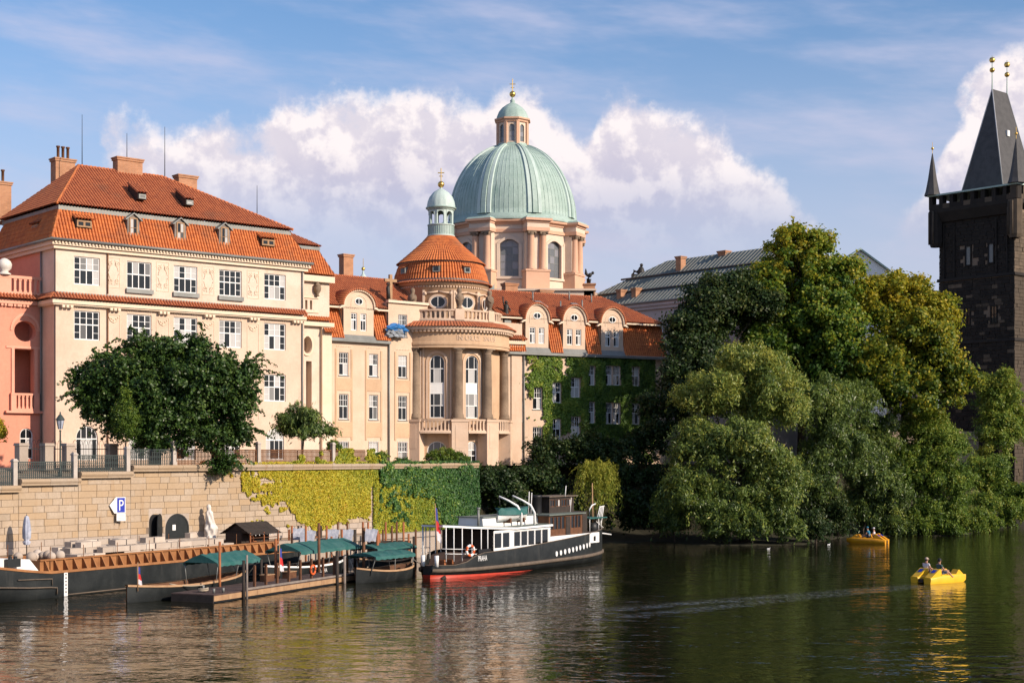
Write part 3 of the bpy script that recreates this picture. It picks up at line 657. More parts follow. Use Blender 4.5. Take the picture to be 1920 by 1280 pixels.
    def vent(parent, u, dep, z, w_, h, run, tm, wm_='woodlt'):
        v = MB(); v.prism([(dep, z), (dep, z + h), (dep + run, z + h + run * .55), (dep + run, z)], u - w_, u + w_, axis='x'); o = v.build('roof_vent', MT['wooddk'], parent)
        tp = MB(); tile_patch(tp, [(u - w_ - .12, dep - .18, z + h - .02), (u + w_ + .12, dep - .18, z + h - .02), (u + w_ + .12, dep + run, z + h + run * .6), (u - w_ - .12, dep + run, z + h + run * .6)], .28, .4, .17)
        stuff(tp.build('vent_tiles', MT[tm], o, fix=False))
        window(o, u - w_ + .06, z + .05, 2 * w_ - .12, h - .1, (0, .5, 1) if w_ > .4 else (0, 1), (0, 1), dep=dep - .09, mt=wm_, fw=.12, mw=.18)
        return o
    vent(t, 2.4, -.25, 28.12, .72, .66, 1.5, 'tileo'); vent(t, 20.4, -.25, 28.2, .72, .66, 1.5, 'tileo'); vent(t, 8.55, 1.35, 31.42, .40, .5, 1.9, 'tiler', 'zinc'); vent(t, 13.2, 1.35, 31.4, .40, .5, 1.9, 'tiler', 'zinc')
    sv = vent(t, 3.0, -.0, 28.1, .7, .6, 1.2, 'tiler'); sv.matrix_local = Matrix.Translation((.02, 7.2, 0)) @ Matrix.Rotation(R(-90), 4, 'Z')
    chimney(t, 4.05, 9.2, 32.0, 35.75, 1.85, 1.1, 3); chimney(t, 8.55, 6.1, 33.4, 35.95, 2.45, 1.0); chimney(t, 14.95, 6.6, 31.8, 35.2, 1.9, 1.0)
    for px, y0, y1, dep in ((154, 215, 312, 6.5), (309, 238, 326, 6.5), (238, 250, 298, 6.6), (482, 348, 404, 4)):
        u = FA.u(px, dep); MB().tube([(u, dep, FA.z(px, y1, dep) - .6), (u, dep, FA.z(px, y0, dep))], [.045, .02], 5).build('antenna', MT['iron'], t)
    # set-back bay at the far end
    b = MB(); D2 = D; bh = [(26.2, 27.15, 18.75, 20.35, 'oval'), (26.55, 27.2, 12.6, 18.0), (26.46, 26.72, 23.0, 23.9), (27.0, 27.26, 23.0, 23.9)]
    wall_holes(b, L, 29.25, 7.8, 26.2, bh, dep=D2, thick=.9); b.box(29.0, 29.25, D2 + .01, 8, 7.8, 26.2); b.build('bay_wall', MT['creamtop'], t)
    MB().box(L, 29.0, D2 + .9, 9, 7.8, 26.2).build('loggia_back', MT['peach'], t)
    pl = MB(); pl.box(28.2, 29.3, D2 - .35, D2, 7.8, 21.4); pl.box(L, 29.5, D2 - .5, D2, 21.4, 21.8); pl.box(L, 29.6, D2 - .45, D2, 25.7, 26.3); pl.box(25.7, 28.0, D2 - .1, D2, 24.1, 24.25); pl.box(25.7, 28.0, D2 - .1, D2, 22.7, 22.85); pl.build('bay_trim', MT['trim'], t)
    ring = MB(); o_, i_ = [], []
    for k in range(25):
        a = 2 * math.pi * k / 24; o_.append((26.67 + .72 * math.cos(a), 19.55 + 1.06 * math.sin(a))); i_.append((26.67 + .52 * math.cos(a), 19.55 + .85 * math.sin(a)))
    for k in range(24): ring.prism([o_[k], o_[k + 1], i_[k + 1], i_[k]], D2 - .12, D2)
    ring.build('oval_surround', MT['trim'], t)
    ur = MB().lathe([(.12, 0), (.22, .05), (.12, .2), (.34, .55), (.38, .85), (.3, 1.0), (.36, 1.05), (.2, 1.25), (.05, 1.4)], 14).build('urn', MT['sandstone'], t, (27.7, D2 - .25, 24.3))
    r3 = MB(); tile_patch(r3, [(L, D2 - .6, 21.85), (29.5, D2 - .6, 21.85), (29.3, D2 - .02, 22.3), (L, D2 - .02, 22.3)], .28, .4, .17); tile_patch(r3, [(28.2, D2 - .8, 20.75), (29.9, D2 - .8, 20.75), (29.5, D2 - .3, 21.2), (28.3, D2 - .3, 21.2)], .28, .4, .17)
    tile_patch(r3, [(L, D2 - .4, 26.4), (29.6, D2 - .4, 26.4), (28.2, D2 + .8, 29.1), (L - 1, D2 + .8, 29.1)], .28, .42, .17)
    tile_patch(r3, [(29.6, D2 - .4, 26.4), (29.6, 11, 26.4), (28.2, 10, 29.1), (28.2, D2 + .8, 29.1)], .28, .42, .17)
    stuff(r3.build('bay_tiles', MT['tileo'], t, fix=False))
    MB().box(L - 1, 28.5, D2 + .5, 10, 28.9, 29.2).build('fascia', MT['zinc'], t)
    r4 = MB(); tile_patch(r4, [(L - 2, D2 + .4, 29.22), (28.6, D2 + .4, 29.22), (24.5, 7, 31.6), (22, 7, 31.6)], .28, .4, .17); tile_patch(r4, [(28.6, D2 + .4, 29.22), (28.6, 10, 29.22), (24.5, 7, 31.6)], .28, .4, .17)
    stuff(r4.build('roof_tiles', MT['tiler'], t, fix=False))
palace()
# ---------------------------------------------------------------- pink loggia house
def pink_house():
    t = thing('pink_loggia_house', 'salmon pink house with round opening and loggia at the far left', 'building', FA.w(0, 2.85, 0), FA.rz)
    u0 = -13.0
    holes = [(-2.4, -.48, 18.5, 20.25, 'oval'), (-2.38, -.68, 14.15, 17.85), (-1.9, -.75, 8.6, 11.2, 'arch')]
    w_ = MB(); wall_holes(w_, u0, -.004, 7.8, 22.5, holes, thick=.7); w_.build('wall', MT['pink'], t)
    MB().box(u0, -.01, 2.6, 9, 7.8, 22.5).build('loggia_back', MT['pink'], t)
    MB().box(u0, -.01, .7, 2.6, 13.2, 14.1).box(u0, -.01, .7, 2.6, 18.05, 18.25).build('loggia_floor', MT['pinklt'], t)
    MB().box(-2.3, -1.5, 2.5, 2.6, 14.1, 16.0).build('loggia_door', MT['greyw'], t)
    tr = MB(); tr.box(-3.1, -.01, -.08, 0, 17.9, 18.1); tr.box(-2.65, -2.4, -.12, 0, 14.1, 17.9); tr.box(-.66, -.4, -.12, 0, 14.1, 17.9); tr.box(-3.2, -.01, -.35, 0, 12.45, 12.65); tr.box(u0, -.01, -.3, 0, 21.6, 21.95); tr.build('trim', MT['pinklt'], t)
    arch = MB(); o_, i_ = arch_pts(-2.75, -.15, 19.4, 20.9, 14), arch_pts(-2.55, -.35, 19.4, 20.65, 14)
    for p, q, r_, s_ in zip(o_, o_[1:], i_[1:], i_): arch.prism([p, q, r_, s_], -.08, 0)
    arch.build('arch_moulding', MT['pinklt'], t)
    b = MB(); b.box(-2.75, -.3, -.3, .0, 13.95, 14.13); b.box(-2.75, -.3, -.3, .0, 12.65, 12.85); b.box(-2.75, -2.3, -.28, -.01, 12.85, 13.95); b.box(-.75, -.3, -.28, -.01, 12.85, 13.95); b.build('balcony_rails', MT['pinklt'], t)
    baluster_row(t, [(-2.05 + .35 * k, -.14, 0) for k in range(4)], 12.85, 13.95, .11, 'pinklt')
    ba = MB(); ba.box(u0, -.01, -.2, .15, 23.75, 24.0); ba.box(u0, -.01, -.2, .15, 22.4, 22.65); ba.box(u0, -2.7, -.18, .13, 22.65, 23.75); ba.build('terrace_rails', MT['pinklt'], t)
    baluster_row(t, [(-2.35 + .44 * k, -.02, 0) for k in range(6)], 22.65, 23.75, .13, 'pinklt')
    f = MB(); f.lathe([(.5, 0), (.55, .1), (.35, .2), (.3, .3), (.55, .5), (.62, .85), (.5, 1.15), (.2, 1.35), (.02, 1.4)], 14); f.build('finial', MT['whitestone'], t, (FA.u(8, 2.85), -.02, 24.0))
    tb = MB(); tile_patch(tb, [(u0, -.6, 21.95), (-.5, -.6, 21.95), (-.3, -.02, 22.45), (u0, -.02, 22.45)], .28, .42, .17); stuff(tb.build('tile_band', MT['tiler'], t, fix=False))
    for u in (-3.2, -2.4, -1.6): 
        for k in (-1, 0, 1): MB().box(u + k * .3 - .1, u + k * .3 + .1, -.25, 0, 21.4, 21.6).build('bracket', MT['pinklt'], t)
    window(t, -1.9, 8.6, 1.15, 2.6, (0, .5, 1), (0, .35, .66, 1), arch=True)
    # the house beyond the terrace: brown gable wall, roof and chimney at the picture's edge
    MB().box(u0, -4.2, 7, 14, 22.3, 28.5).build('rear_wall', MT['pink'], t)
    r = MB(); tile_patch(r, [(u0, 6.6, 28.5), (-3.9, 6.6, 28.5), (-3.9, 10, 32.2), (u0, 10, 32.2)], .28, .4, .17); stuff(r.build('roof_tiles', MT['tileo'], t, fix=False))
    u = FA.u(0, 14.0); chimney(t, u - 2.0, 11, 30, FA.z(0, 340, 14), 3.0, 1.0, 4)
pink_house()
# ---------------------------------------------------------------- rotunda house with its two wings
RC = (-7.68, 161.6)
def rotunda_house():
    t = thing('rotunda_house', 'peach convent house with tiled rotunda, columned portico and two wings', 'building', (RC[0], RC[1], 0), 0)
    def fm(fc): return Matrix.Translation((fc.ox - RC[0], fc.oy - RC[1], 0)) @ Matrix.Rotation(fc.rz, 4, 'Z')
    mB, mC = fm(FB), fm(FC)
    def part(mb, name, mt, m, st=False, parent=None):
        o = mb.build(name, MT[mt], parent or t, fix=not st); o.matrix_local = m
        if st: stuff(o)
        return o
    # wings -----------------------------------------------------------
    def wing_roof(m, u0, u1, ze, zm, zr, gaps, endhip=None, ut=None):
        r = MB(); edges = [u0] + [e for g_ in gaps for e in g_] + [u1]
        for a, b in zip(edges[::2], edges[1::2]):
            if b - a > .2: tile_patch(r, [(a, -.35, ze + .1), (b, -.35, ze + .1), (b, .9, zm), (a, .9, zm)], .28, .42, .17)
        part(r, 'mansard_tiles', 'tileo', m, True)
        c = MB(); c.box(u0, u1, -.12, .55, zm - .05, zm + .12); part(c, 'cornice', 'trim', m)
        z = MB(); z.box(u0, u1, -.5, 0, ze - .18, ze + .08); part(z, 'gutter', 'zinc', m)
        r = MB(); e = endhip or 0; u1 = ut or u1
        tile_patch(r, [(u0, .1, zm + .15), (u1, .1, zm + .15), (u1 - e, 5.5, zr), (u0, 5.5, zr)], .28, .4, .17)
        if e: tile_patch(r, [(u1, .1, zm + .15), (u1, 11, zm + .15), (u1 - e, 5.5, zr)], .28, .4, .17)
        tile_patch(r, [(u1, 11, zm + .15), (u0, 11, zm + .15), (u0, 5.5, zr), (u1 - e, 5.5, zr)], .28, .4, .17)
        part(r, 'roof_tiles', 'tiler', m, True)
        rg = MB(); n = int((u1 - e - u0) / .4)
        for k in range(n): rg.tube([(u0 + .4 * k, 5.5, zr + .05), (u0 + .4 * k + .4, 5.5, zr + .09)], [.12, .14], 6)
        part(rg, 'ridge_tiles', 'tiler', m, True)
    def dormer(m, u0, u1, zb, zs, zt):
        c = (u0 + u1) / 2; w_ = u1 - u0; sh = .0
        ar = arch_pts(u0 + .12, u1 - .12, zs, zt, 14)
        f = MB(); hz = zb + (zs - zb) * .40
        hw = .42
        holes = [(c - .95, c - .2, zb + .45, zb + 2.2), (c + .2, c + .95, zb + .45, zb + 2.2)]
        wall_holes(f, u0 + .12, u1 - .12, zb, zs, holes, dep=-.12, thick=.3)
        oz = zs + .18; ho = (c - .45, c + .45, oz - .33, oz + .33)
        up = MB(); up.prism([p for p in ar], -.12, .1); f.v  # gable field
        d = f.build('dormer', MT['peachlt'], t); d.matrix_local = m
        g = MB(); g.prism(list(reversed(ar)), -.12, -.02); g.build('gable', MT['peachlt'], d)
        b = MB(); b.prism([(u0 + .12, zb), (u1 - .12, zb), (u1 - .12, zs)] + list(reversed(ar))[1:-1] + [(u0 + .12, zs)], .2, 4.2); b.build('dormer_body', MT['peach'], d)
        o_ = arch_pts(u0 - .02, u1 + .02, zs - .05, zt + .22, 16); i_ = arch_pts(u0 + .14, u1 - .14, zs - .05, zt + .02, 16); a = MB()
        for p, q, r_, s_ in zip(o_, o_[1:], i_[1:], i_): a.prism([p, q, r_, s_], -.32, -.10)
        for s in (-1, 1):
            x = c + s * (w_ / 2 + .02); a.prism([(x - s * .14, zs - .25), (x + s * .02, zs - .25), (x + s * .45, zs - .42), (x + s * .45, zs - .30), (x + s * .1, zs - .02), (x - s * .14, zs + .05)], -.3, .1)
        a.build('arch_cornice', MT['trim'], d)
        tl = MB(); n = 24
        for k in range(n):
            an = math.pi * (k + .5) / n; x = c - (w_ / 2 + .08) * math.cos(an); z = zs - .02 + (zt + .24 - zs) * math.sin(an)
            tl.tube([(x, -.42, z), (x, 2.6, z + .02)], .12, 6)
        stuff(tl.build('arch_tiles', MT['tiler'], d, fix=False))
        for a0 in (c - .95, c + .2): window(d, a0, zb + .45, .75, 1.75, (0, .5, 1), (0, .62, 1), dep=-.02, minor=[(0, 1, .82, .82)], fw=.1, tw=.14)
        oval_window(d, c, oz + .25, .5, .36, dep=-.17)
        ap = MB(); ap.add([(u0 + .1, -.14, zb), (u1 - .1, -.14, zb), (u1 + .15, -.52, zb - .62), (u0 - .15, -.52, zb - .62)], [(0, 1, 2, 3)]); ap.build('apron', MT['zinc'], d)
        s = MB(); pts = []
        for k in range(13):
            an = math.pi * (.08 + .84 * k / 12); pts.append((c - .95 * math.cos(an), -.135, oz + .05 + .8 * math.sin(an)))
        s.tube(pts, .035, 5, False); s.tube([pts[0], (c - .93, -.135, oz - .55)], .035, 5, False); s.tube([pts[-1], (c + .93, -.135, oz - .55)], .035, 5, False); s.build('garland', MT['trim'], d)
    WR = [(16.87, 2.28), (12.5, 2.5)]
    # B wing (between palace and rotunda)
    ub = [31.97, 35.61, 39.27]; hb = [(u - .56, u + .56, z, z + h) for u in ub for z, h in WR] + [(u - .6, u + .6, 8.15, 10.25) for u in ub] + [(38.7, 39.85, 21.1, 23.35)]
    w_ = MB(); wall_holes(w_, 28.5, 42.5, 7.8, 20.4, [h for h in hb if h[2] < 20]); wall_holes(w_, 37.45, 42.5, 20.4, 24.6, [hb[-1]]); w_.box(37.45, 37.7, .3, 5, 20.4, 24.6); part(w_, 'wing_wall', 'peachlt', mB)
    MB_ = MB().box(28.5, 42, .6, 10, 7.8, 20.4); part(MB_, 'inner_walls', 'peach', mB)
    mnr = [(0, 1, .76, .76)]
    def win2(m, u, z, w, h, bars=False):
        o = window(t, u - w / 2, z, w, h, (0, .5, 1), (0, .52, 1), m=m, minor=[(.25, .25, .52, 1), (.75, .75, .52, 1), (0, 1, .76, .76)], fw=.08)
        if bars:
            g = MB()
            for k in range(7): g.tube([(w * k / 6, -.2, -.1), (w * k / 6, -.2, h + .1)], .018, 4)
            for z_ in (0, h * .5, h): g.tube([(0, -.2, z_), (w, -.2, z_)], .018, 4)
            g.build('window_grille', MT['white'], o)
        s = MB(); s.box(-.08, w + .08, -.2, .0, -.09, -.005); s.build('sill', MT['zinc'], o)
        return o
    for u in ub:
        for z, h in WR: win2(mB, u, z, 1.12, h)
        win2(mB, u, 8.15, 1.2, 2.1, True)
        p = MB(); p.box(u - .85, u + .85, -.05, 0, 15.35, 16.6); part(p, 'spandrel_panel', 'peach', mB); p = MB(); p.box(u - .85, u + .85, -.05, 0, 10.7, 12.2); part(p, 'spandrel_panel', 'peach', mB)
        for s in (-1, 1): part(MB().box(u + s * .95 - .1, u + s * .95 + .1, -.06, 0, 10.4, 19.5), 'pilaster_strip', 'peach', mB)
    win2(mB, 39.27, 21.1, 1.15, 2.25)
    part(MB().box(37.3, 42.5, -.25, .2, 24.5, 24.75), 'parapet_cornice', 'trim', mB)
    part(MB().tube([(37.45, -.15, 20.3), (37.45, -.15, 8)], .08, 6), 'downpipe', 'zinc', mB)
    g = MB()
    for u in (31.97, 35.61, 39.27):
        for k in range(9): g.ball((u - .8 + .2 * k, -.0, 19.75), .075, 6)
    part(g, 'garland', 'trim', mB)
    wing_roof(mB, 28.8, 37.45, 20.4, 23.6, 27.5, [(31.75, 35.65)], ut=43.0); dormer(mB, 31.75, 35.65, 20.95, 23.9, 25.35)
    for u, d_, z0, z1, w__ in ((31.6, 7.0, 26.4, 28.2, 1.5), (36.2, 6.2, 26, 30.0, 1.2)):
        o = chimney(t, u, d_, z0, z1, w__, .9); o.matrix_local = mB
    # C wing (ivy-clad, right of the rotunda)
    wc = [(7.57, 1.0, 16.83, 2.27), (7.57, 1.0, 12.54, 2.35), (9.83, 1.16, 13.9, 2.4), (9.83, 1.16, 9.47, 2.5), (12.27, 1.2, 14.65, 2.25), (14.71, 1.25, 15.3, 2.2), (16.9, .8, 16.7, 2.2), (16.9, .8, 12.46, 2.4), (19.2, .9, 16.76, 2.2), (20.28, .9, 16.76, 2.2), (19.2, .9, 12.4, 2.4), (20.28, .9, 12.4, 2.4), (22.8, 1.1, 16.76, 2.2), (22.8, 1.1, 12.4, 2.4), (12.27, 1.1, 10.6, 2.3), (14.71, 1.2, 10.8, 2.4), (7.57, 1.0, 8.3, 2.2), (5.6, .9, 16.83, 2.27), (5.6, .9, 12.54, 2.35)]
    hc = [(u - w / 2, u + w / 2, z, z + h) for u, w, z, h in wc]
    w_ = MB(); wall_holes(w_, 3, 27, 7.8, 20.0, hc); wall_holes(w_, 3, 7.9, 20.0, 23.2, []); w_.box(7.65, 7.9, .01, 5, 20, 23.2); part(w_, 'wing_wall', 'peachlt', mC)
    part(MB().box(3, 27, .6, 10, 7.8, 20), 'inner_walls', 'peach', mC)
    for u, w, z, h in wc: win2(mC, u, z, w, h)
    part(MB().box(3, 8.1, -.5, 0, 20.9, 21.3).box(3, 8.0, -.25, 0, 20.5, 20.9), 'parapet_cornice', 'trim', mC)
    r = MB(); tile_patch(r, [(3, -.7, 21.3), (8.2, -.7, 21.3), (8.0, -.02, 21.8), (3, -.02, 21.8)], .28, .4, .17); part(r, 'tile_band', 'tiler', mC, True)
    part(MB().tube([(8.05, -.15, 20), (8.05, -.15, 8)], .08, 6), 'downpipe', 'zinc', mC)
    part(MB().box(6.5, 7.8, -.14, 0, 8, 20.4), 'pilaster', 'peachlt', mC)
    wing_roof(mC, 5.0, 27.0, 20.0, 23.75, 27.2, [(8.15, 11.3), (12.95, 16.1), (18.0, 21.2)], 5.0)
    for a, b in ((8.15, 11.3), (12.95, 16.1), (18.0, 21.2)): dormer(mC, a, b, 20.65, 23.7, 25.3)
    for u, d_, z0, z1, w__ in ((9.6, 6.6, 26.4, 28.4, 1.6), (14.2, 6.6, 26, 27.9, 1.7)):
        o = chimney(t, u, d_, z0, z1, w__, .9); o.matrix_local = mC
    for u, d_ in ((11.4, 3.6), (14.0, 1.9), (16.6, 4.2), (17.2, 2.4), (19.5, 4.0)):
        z = 23.9 + (27.2 - 23.9) * (d_ - .1) / 5.4; part(MB().tube([(u, d_, z - .2), (u, d_, z + 1.15)], .085, 6), 'vent_pipe', 'zinc', mC)
    for u in (11.6, 16.4):
        z = 24.9; v = MB(); v.prism([(1.3, z), (1.3, z + .5), (3.0, z + 1.25), (3.0, z)], u - .4, u + .4, axis='x'); part(v, 'roof_vent', 'zinc', mC)
    # rotunda ----------------------------------------------------------
    def ringp(name, prof, mt, n=72, rib=None, st=False, smooth=False):
        if max(r_ for r_, _ in prof) > 7.2: prof = [(r_ * .97, z_) for r_, z_ in prof]
        o = MB().lathe(prof, n, smooth=smooth, rib=rib).build(name, MT[mt], t, fix=not st)
        if st: stuff(o)
        return o
    RW = 6.35
    for ph, a, wn in ((-36, 0, 0), (-1, 1, 1), (33.4, 1, 2), (68, 0, 0), (100, 0, 0), (-68, 0, 0)):
        m = Matrix.Translation((RW * math.sin(R(ph)), -RW * math.cos(R(ph)), 0)) @ Matrix.Rotation(R(ph), 4, 'Z'); hw = 2.13
        holes = []
        if a: holes = [(-.78, .78, 12.75, 19.3, 'arch')]
        if wn == 1: holes += [(-1.05, 1.05, 7.9, 10.35, 'arch')]
        if wn == 2: holes += [(-.62, .62, 7.9, 10.35, 'arch')]
        w_ = MB(); wall_holes(w_, -hw, hw, 7.8, 20.3, holes, thick=.3); part(w_, 'rotunda_wall', 'peach', m)
        if a:
            window(t, -.78, 16.35, 1.56, 2.95, (0, .28, .72, 1), (0, .52, 1), m=m, arch=True); window(t, -.78, 12.75, 1.56, 2.6, (0, .28, .72, 1), (0, .5, 1), m=m)
            part(MB().box(-.78, .78, .14, .2, 15.35, 16.35), 'window_panel', 'white', m)
            sr = MB(); o_, i_ = arch_pts(-1.15, 1.15, 18.52, 19.75, 14), arch_pts(-.95, .95, 18.52, 19.5, 14)
            for p, q, r_, s_ in zip(o_, o_[1:], i_[1:], i_): sr.prism([p, q, r_, s_], -.07, 0)
            for s in (-1, 1): sr.box(s * 1.05 - .1, s * 1.05 + .1, -.07, 0, 12.7, 18.52); sr.box(s * 1.42 - .08, s * 1.42 + .08, -.1, 0, 12.7, 20.0); sr.box(s * 1.72 - .07, s * 1.72 + .07, -.14, 0, 12.7, 20.0)
            part(sr, 'window_surround', 'peachlt', m)
        if wn == 1: window(t, -1.05, 7.9, 2.1, 2.45, (0, .33, .67, 1), (0, .5, 1), m=m, arch=True)
        if wn == 2: window(t, -.62, 7.9, 1.24, 2.45, (0, .5, 1), (0, .38, .62, 1), m=m, arch=True, fw=.13)
    for ph in (-20.5, 17.5, 47.5, 82):
        m = Matrix.Translation((6.86 * math.sin(R(ph)), -6.86 * math.cos(R(ph)), 0)) @ Matrix.Rotation(R(ph), 4, 'Z')
        c = MB().lathe([(.66, 12.75), (.66, 12.9), (.60, 13.0), (.62, 13.1), (.52, 13.25), (.52, 15.0), (.50, 17), (.46, 19.3), (.46, 19.4), (.5, 19.45), (.46, 19.5), (.46, 19.65), (.6, 19.8), (.6, 19.9)], 20); co = part(c, 'column', 'sandstone', m)
        for z in (14.6, 16.1, 17.6, 18.8): MB().lathe([(.512 if z < 17 else .49, z - .02), (.516 if z < 17 else .494, z), (.512 if z < 17 else .49, z + .02)], 20).build('drum_joint', MT['joint'], co)
        MB().box(-.62, .62, -.62, .62, 19.9, 20.02).build('abacus', MT['sandstone'], co)
        MB().box(-.7, .7, -.7, .7, 12.6, 12.75).build('plinth', MT['sandstone'], co)
        p = MB(); p.box(-.88, .88, -.85, .75, 7.8, 12.35); p.box(-.95, .95, -.92, .75, 12.35, 12.6); p.box(-.5, .5, -.88, -.85, 9.6, 12.0); part(p, 'pedestal', 'peachlt', m)
    for a0, a1 in ((-13.5, 10.5), (24.5, 40.5), (54.5, 75)):
        o = MB().lathe([(6.4, 11.15), (7.75, 11.15), (7.75, 11.35), (7.6, 11.45), (6.4, 11.45), (6.4, 11.15)], 12, a0 - 90, a1 - 90, smooth=False).build('balcony_slab', MT['peachlt'], t)
        MB().lathe([(7.3, 12.45), (7.62, 12.45), (7.66, 12.62), (7.28, 12.62), (7.3, 12.45)], 12, a0 - 90, a1 - 90, smooth=False).build('handrail', MT['peachlt'], o)
        n = int((a1 - a0) / 2.9); pts = []
        for k in range(n):
            ph = R(a0 + (a1 - a0) * (k + .5) / n); pts.append((7.46 * math.sin(ph), -7.46 * math.cos(ph), ph))
        baluster_row(o, pts, 11.45, 12.45, .115)
    ringp('architrave', [(6.3, 20.02), (7.62, 20.02), (7.62, 20.3), (7.70, 20.32), (7.70, 20.55), (7.62, 20.6), (7.62, 21.6), (7.75, 21.65)], 'peach')
    ringp('cornice', [(7.6, 21.62), (7.85, 21.66), (7.85, 21.82), (8.12, 21.86), (8.2, 22.2), (8.0, 22.25), (6.2, 22.3)], 'peachlt')
    for k in range(72):
        ph = R(-125 + k * 3.2); MB().box(-.11, .11, -.09, .16, 0, .2).build('dentil', MT['peachlt'], t, (7.69 * math.sin(ph), -7.69 * math.cos(ph), 21.63), ph)
    def tiled(n, amp): return lambda a: 1 + amp * (1 - (.5 - .5 * math.cos(n * a)) ** 2.2)
    NT = 800
    ringp('skirt_tiles', [(8.27, 22.2), (8.27, 22.27), (7.85, 22.48), (7.85, 22.52), (7.3, 22.8)], 'tiler', NT, tiled(150, .02), True)
    ringp('skirt_flashing', [(7.35, 22.74), (6.5, 22.98), (6.3, 22.98)], 'zinc')
    ringp('parapet_base', [(6.6, 22.7), (6.6, 23.05), (6.5, 23.12), (6.2, 23.12), (6.2, 22.7)], 'peachlt'); ringp('parapet_rail', [(6.2, 23.85), (6.55, 23.85), (6.62, 23.92), (6.62, 24.05), (6.15, 24.05), (6.15, 23.85)], 'peachlt')
    for k in range(46):
        ph = -108 + k * 4.4
        if any(abs(ph - q) < 5.5 for q in (-62, -25, 20, 56, 95)): continue
        baluster_row(t, [(6.4 * math.sin(R(ph)), -6.4 * math.cos(R(ph)), R(ph))], 23.1, 23.86, .125)
    for ph in (-62, -25, 20, 56, 95):
        m = Matrix.Translation((6.4 * math.sin(R(ph)), -6.4 * math.cos(R(ph)), 0)) @ Matrix.Rotation(R(ph), 4, 'Z')
        part(MB().box(-.5, .5, -.26, .26, 22.95, 24.12), 'parapet_pier', 'peachlt', m)
        if abs(ph) < 60:
            s = MB().lathe([(.3, 24.12), (.32, 24.22), (.2, 24.35), (.26, 24.5), (.42, 24.95), (.46, 25.3), (.40, 25.55), (.2, 25.7), (.24, 25.85), (.27, 26.05), (.2, 26.25), (.03, 26.33)], 12)
            for sx in (-1, 1): s.tube([(sx * .3, -.05, 25.6), (sx * .44, -.15, 25.2), (sx * .2, -.36, 24.95)], [.11, .1, .07], 6)
            part(s, 'bust_finial', 'sandstone', m)
    # drum with oval windows
    RD = 4.85
    drum = MB().lathe([(RD, 22.3), (RD, 26.3), (RD + .1, 26.35), (RD + .1, 26.75), (RD + .3, 26.8), (RD + .36, 27.1)], 96); drum.build('drum', MT['peach'], t)
    for ph in (-72, -1, 36, 72):
        m = Matrix.Translation((RD * math.sin(R(ph)), -RD * math.cos(R(ph)), 0)) @ Matrix.Rotation(R(ph), 4, 'Z')
        oval_window(t, 0, 24.95, .82, .62, dep=-.16, m=m)
        f = MB(); n = 24
        for k in range(n):
            t0, t1 = 2 * math.pi * k / n, 2 * math.pi * (k + 1) / n
            f.prism([(1.0 * math.cos(t0), 24.95 + .8 * math.sin(t0)), (1.0 * math.cos(t1), 24.95 + .8 * math.sin(t1)), (.8 * math.cos(t1), 24.95 + .6 * math.sin(t1)), (.8 * math.cos(t0), 24.95 + .6 * math.sin(t0))], -.2, .12)
        for s in (-1, 1): f.box(s * 1.5 - .12, s * 1.5 + .12, -.1, .3, 23.2, 26.2); f.ball((s * 1.35, -.05, 25.85), .2, 8); f.tube([(s * 1.35, -.06, 25.9), (s * .7, -.1, 25.95), (0, -.14, 26.05)], .09, 6)
        part(f, 'oval_surround', 'peachlt', m)
    for k in range(64):
        ph = R(-115 + k * 3.6); MB().box(-.08, .08, -.08, .14, 0, .16).build('dentil', MT['peachlt'], t, (5.02 * math.sin(ph), -5.02 * math.cos(ph), 26.52), ph)
    ringp('eave_tiles', [(5.42, 27.08), (5.42, 27.15), (5.1, 27.32)], 'tiler', NT, tiled(105, .028), True)
    ringp('gutter_ring', [(5.1, 27.3), (5.16, 27.36), (5.1, 27.5), (4.95, 27.5)], 'zinc', 64)
    def courses(pts, h):
        pr = []
        for (r0, z0), (r1, z1) in zip(pts, pts[1:]):
            n = max(1, int(math.hypot(r1 - r0, z1 - z0) / h))
            for k in range(n):
                a, b = k / n, (k + .97) / n
                pr += [(r0 + (r1 - r0) * a + .035, z0 + (z1 - z0) * a), (r0 + (r1 - r0) * b, z0 + (z1 - z0) * b)]
        return pr
    ringp('lower_roof_tiles', courses([(5.0, 27.45), (4.85, 28.1), (4.62, 28.8), (4.42, 29.3)], .42), 'tileo', NT, tiled(100, .034), True)
    ringp('roof_band', [(4.4, 29.25), (4.55, 29.3), (4.55, 29.5)], 'zinc', 64)
    ringp('upper_roof_tiles', courses([(4.68, 29.4), (3.6, 30.35), (2.6, 31.25), (1.9, 31.95), (1.45, 32.5)], .36), 'tileo', NT, tiled(96, .036), True)
    for ph in (-50, -3, 36):
        m = Matrix.Translation((4.75 * math.sin(R(ph)), -4.75 * math.cos(R(ph)), 0)) @ Matrix.Rotation(R(ph), 4, 'Z')
        v = MB(); v.prism([(-.35, 28.1), (-.35, 28.68), (.7, 29.15), (.7, 28.1)], -.38, .38, axis='x'); o = part(v, 'roof_vent', 'zinc', m)
        tp = MB(); tile_patch(tp, [(-.48, -.5, 28.68), (.48, -.5, 28.68), (.45, .55, 29.2), (-.45, .55, 29.2)], .22, .4, .05); stuff(tp.build('vent_tiles', MT['tileo'], o, fix=False))
        ob('pane', pane_mesh(.5, .38, 'darkglass'), o, (-.25, -.37, 28.22))
    # copper lantern
    la = MB().lathe([(1.5, 32.35), (1.5, 32.6), (1.38, 32.65), (1.38, 33.6), (1.48, 33.65), (1.48, 33.75), (1.25, 33.75), (1.25, 33.7)], 40, smooth=False).build('lantern_base', MT['copperlt'], t)
    for k in range(40):
        a = 2 * math.pi * k / 40; MB().box(-.03, .03, -.03, .03, 0, .9).build('panel_rib', MT['copper'], la, (1.4 * math.cos(a), 1.4 * math.sin(a), 32.68), a)
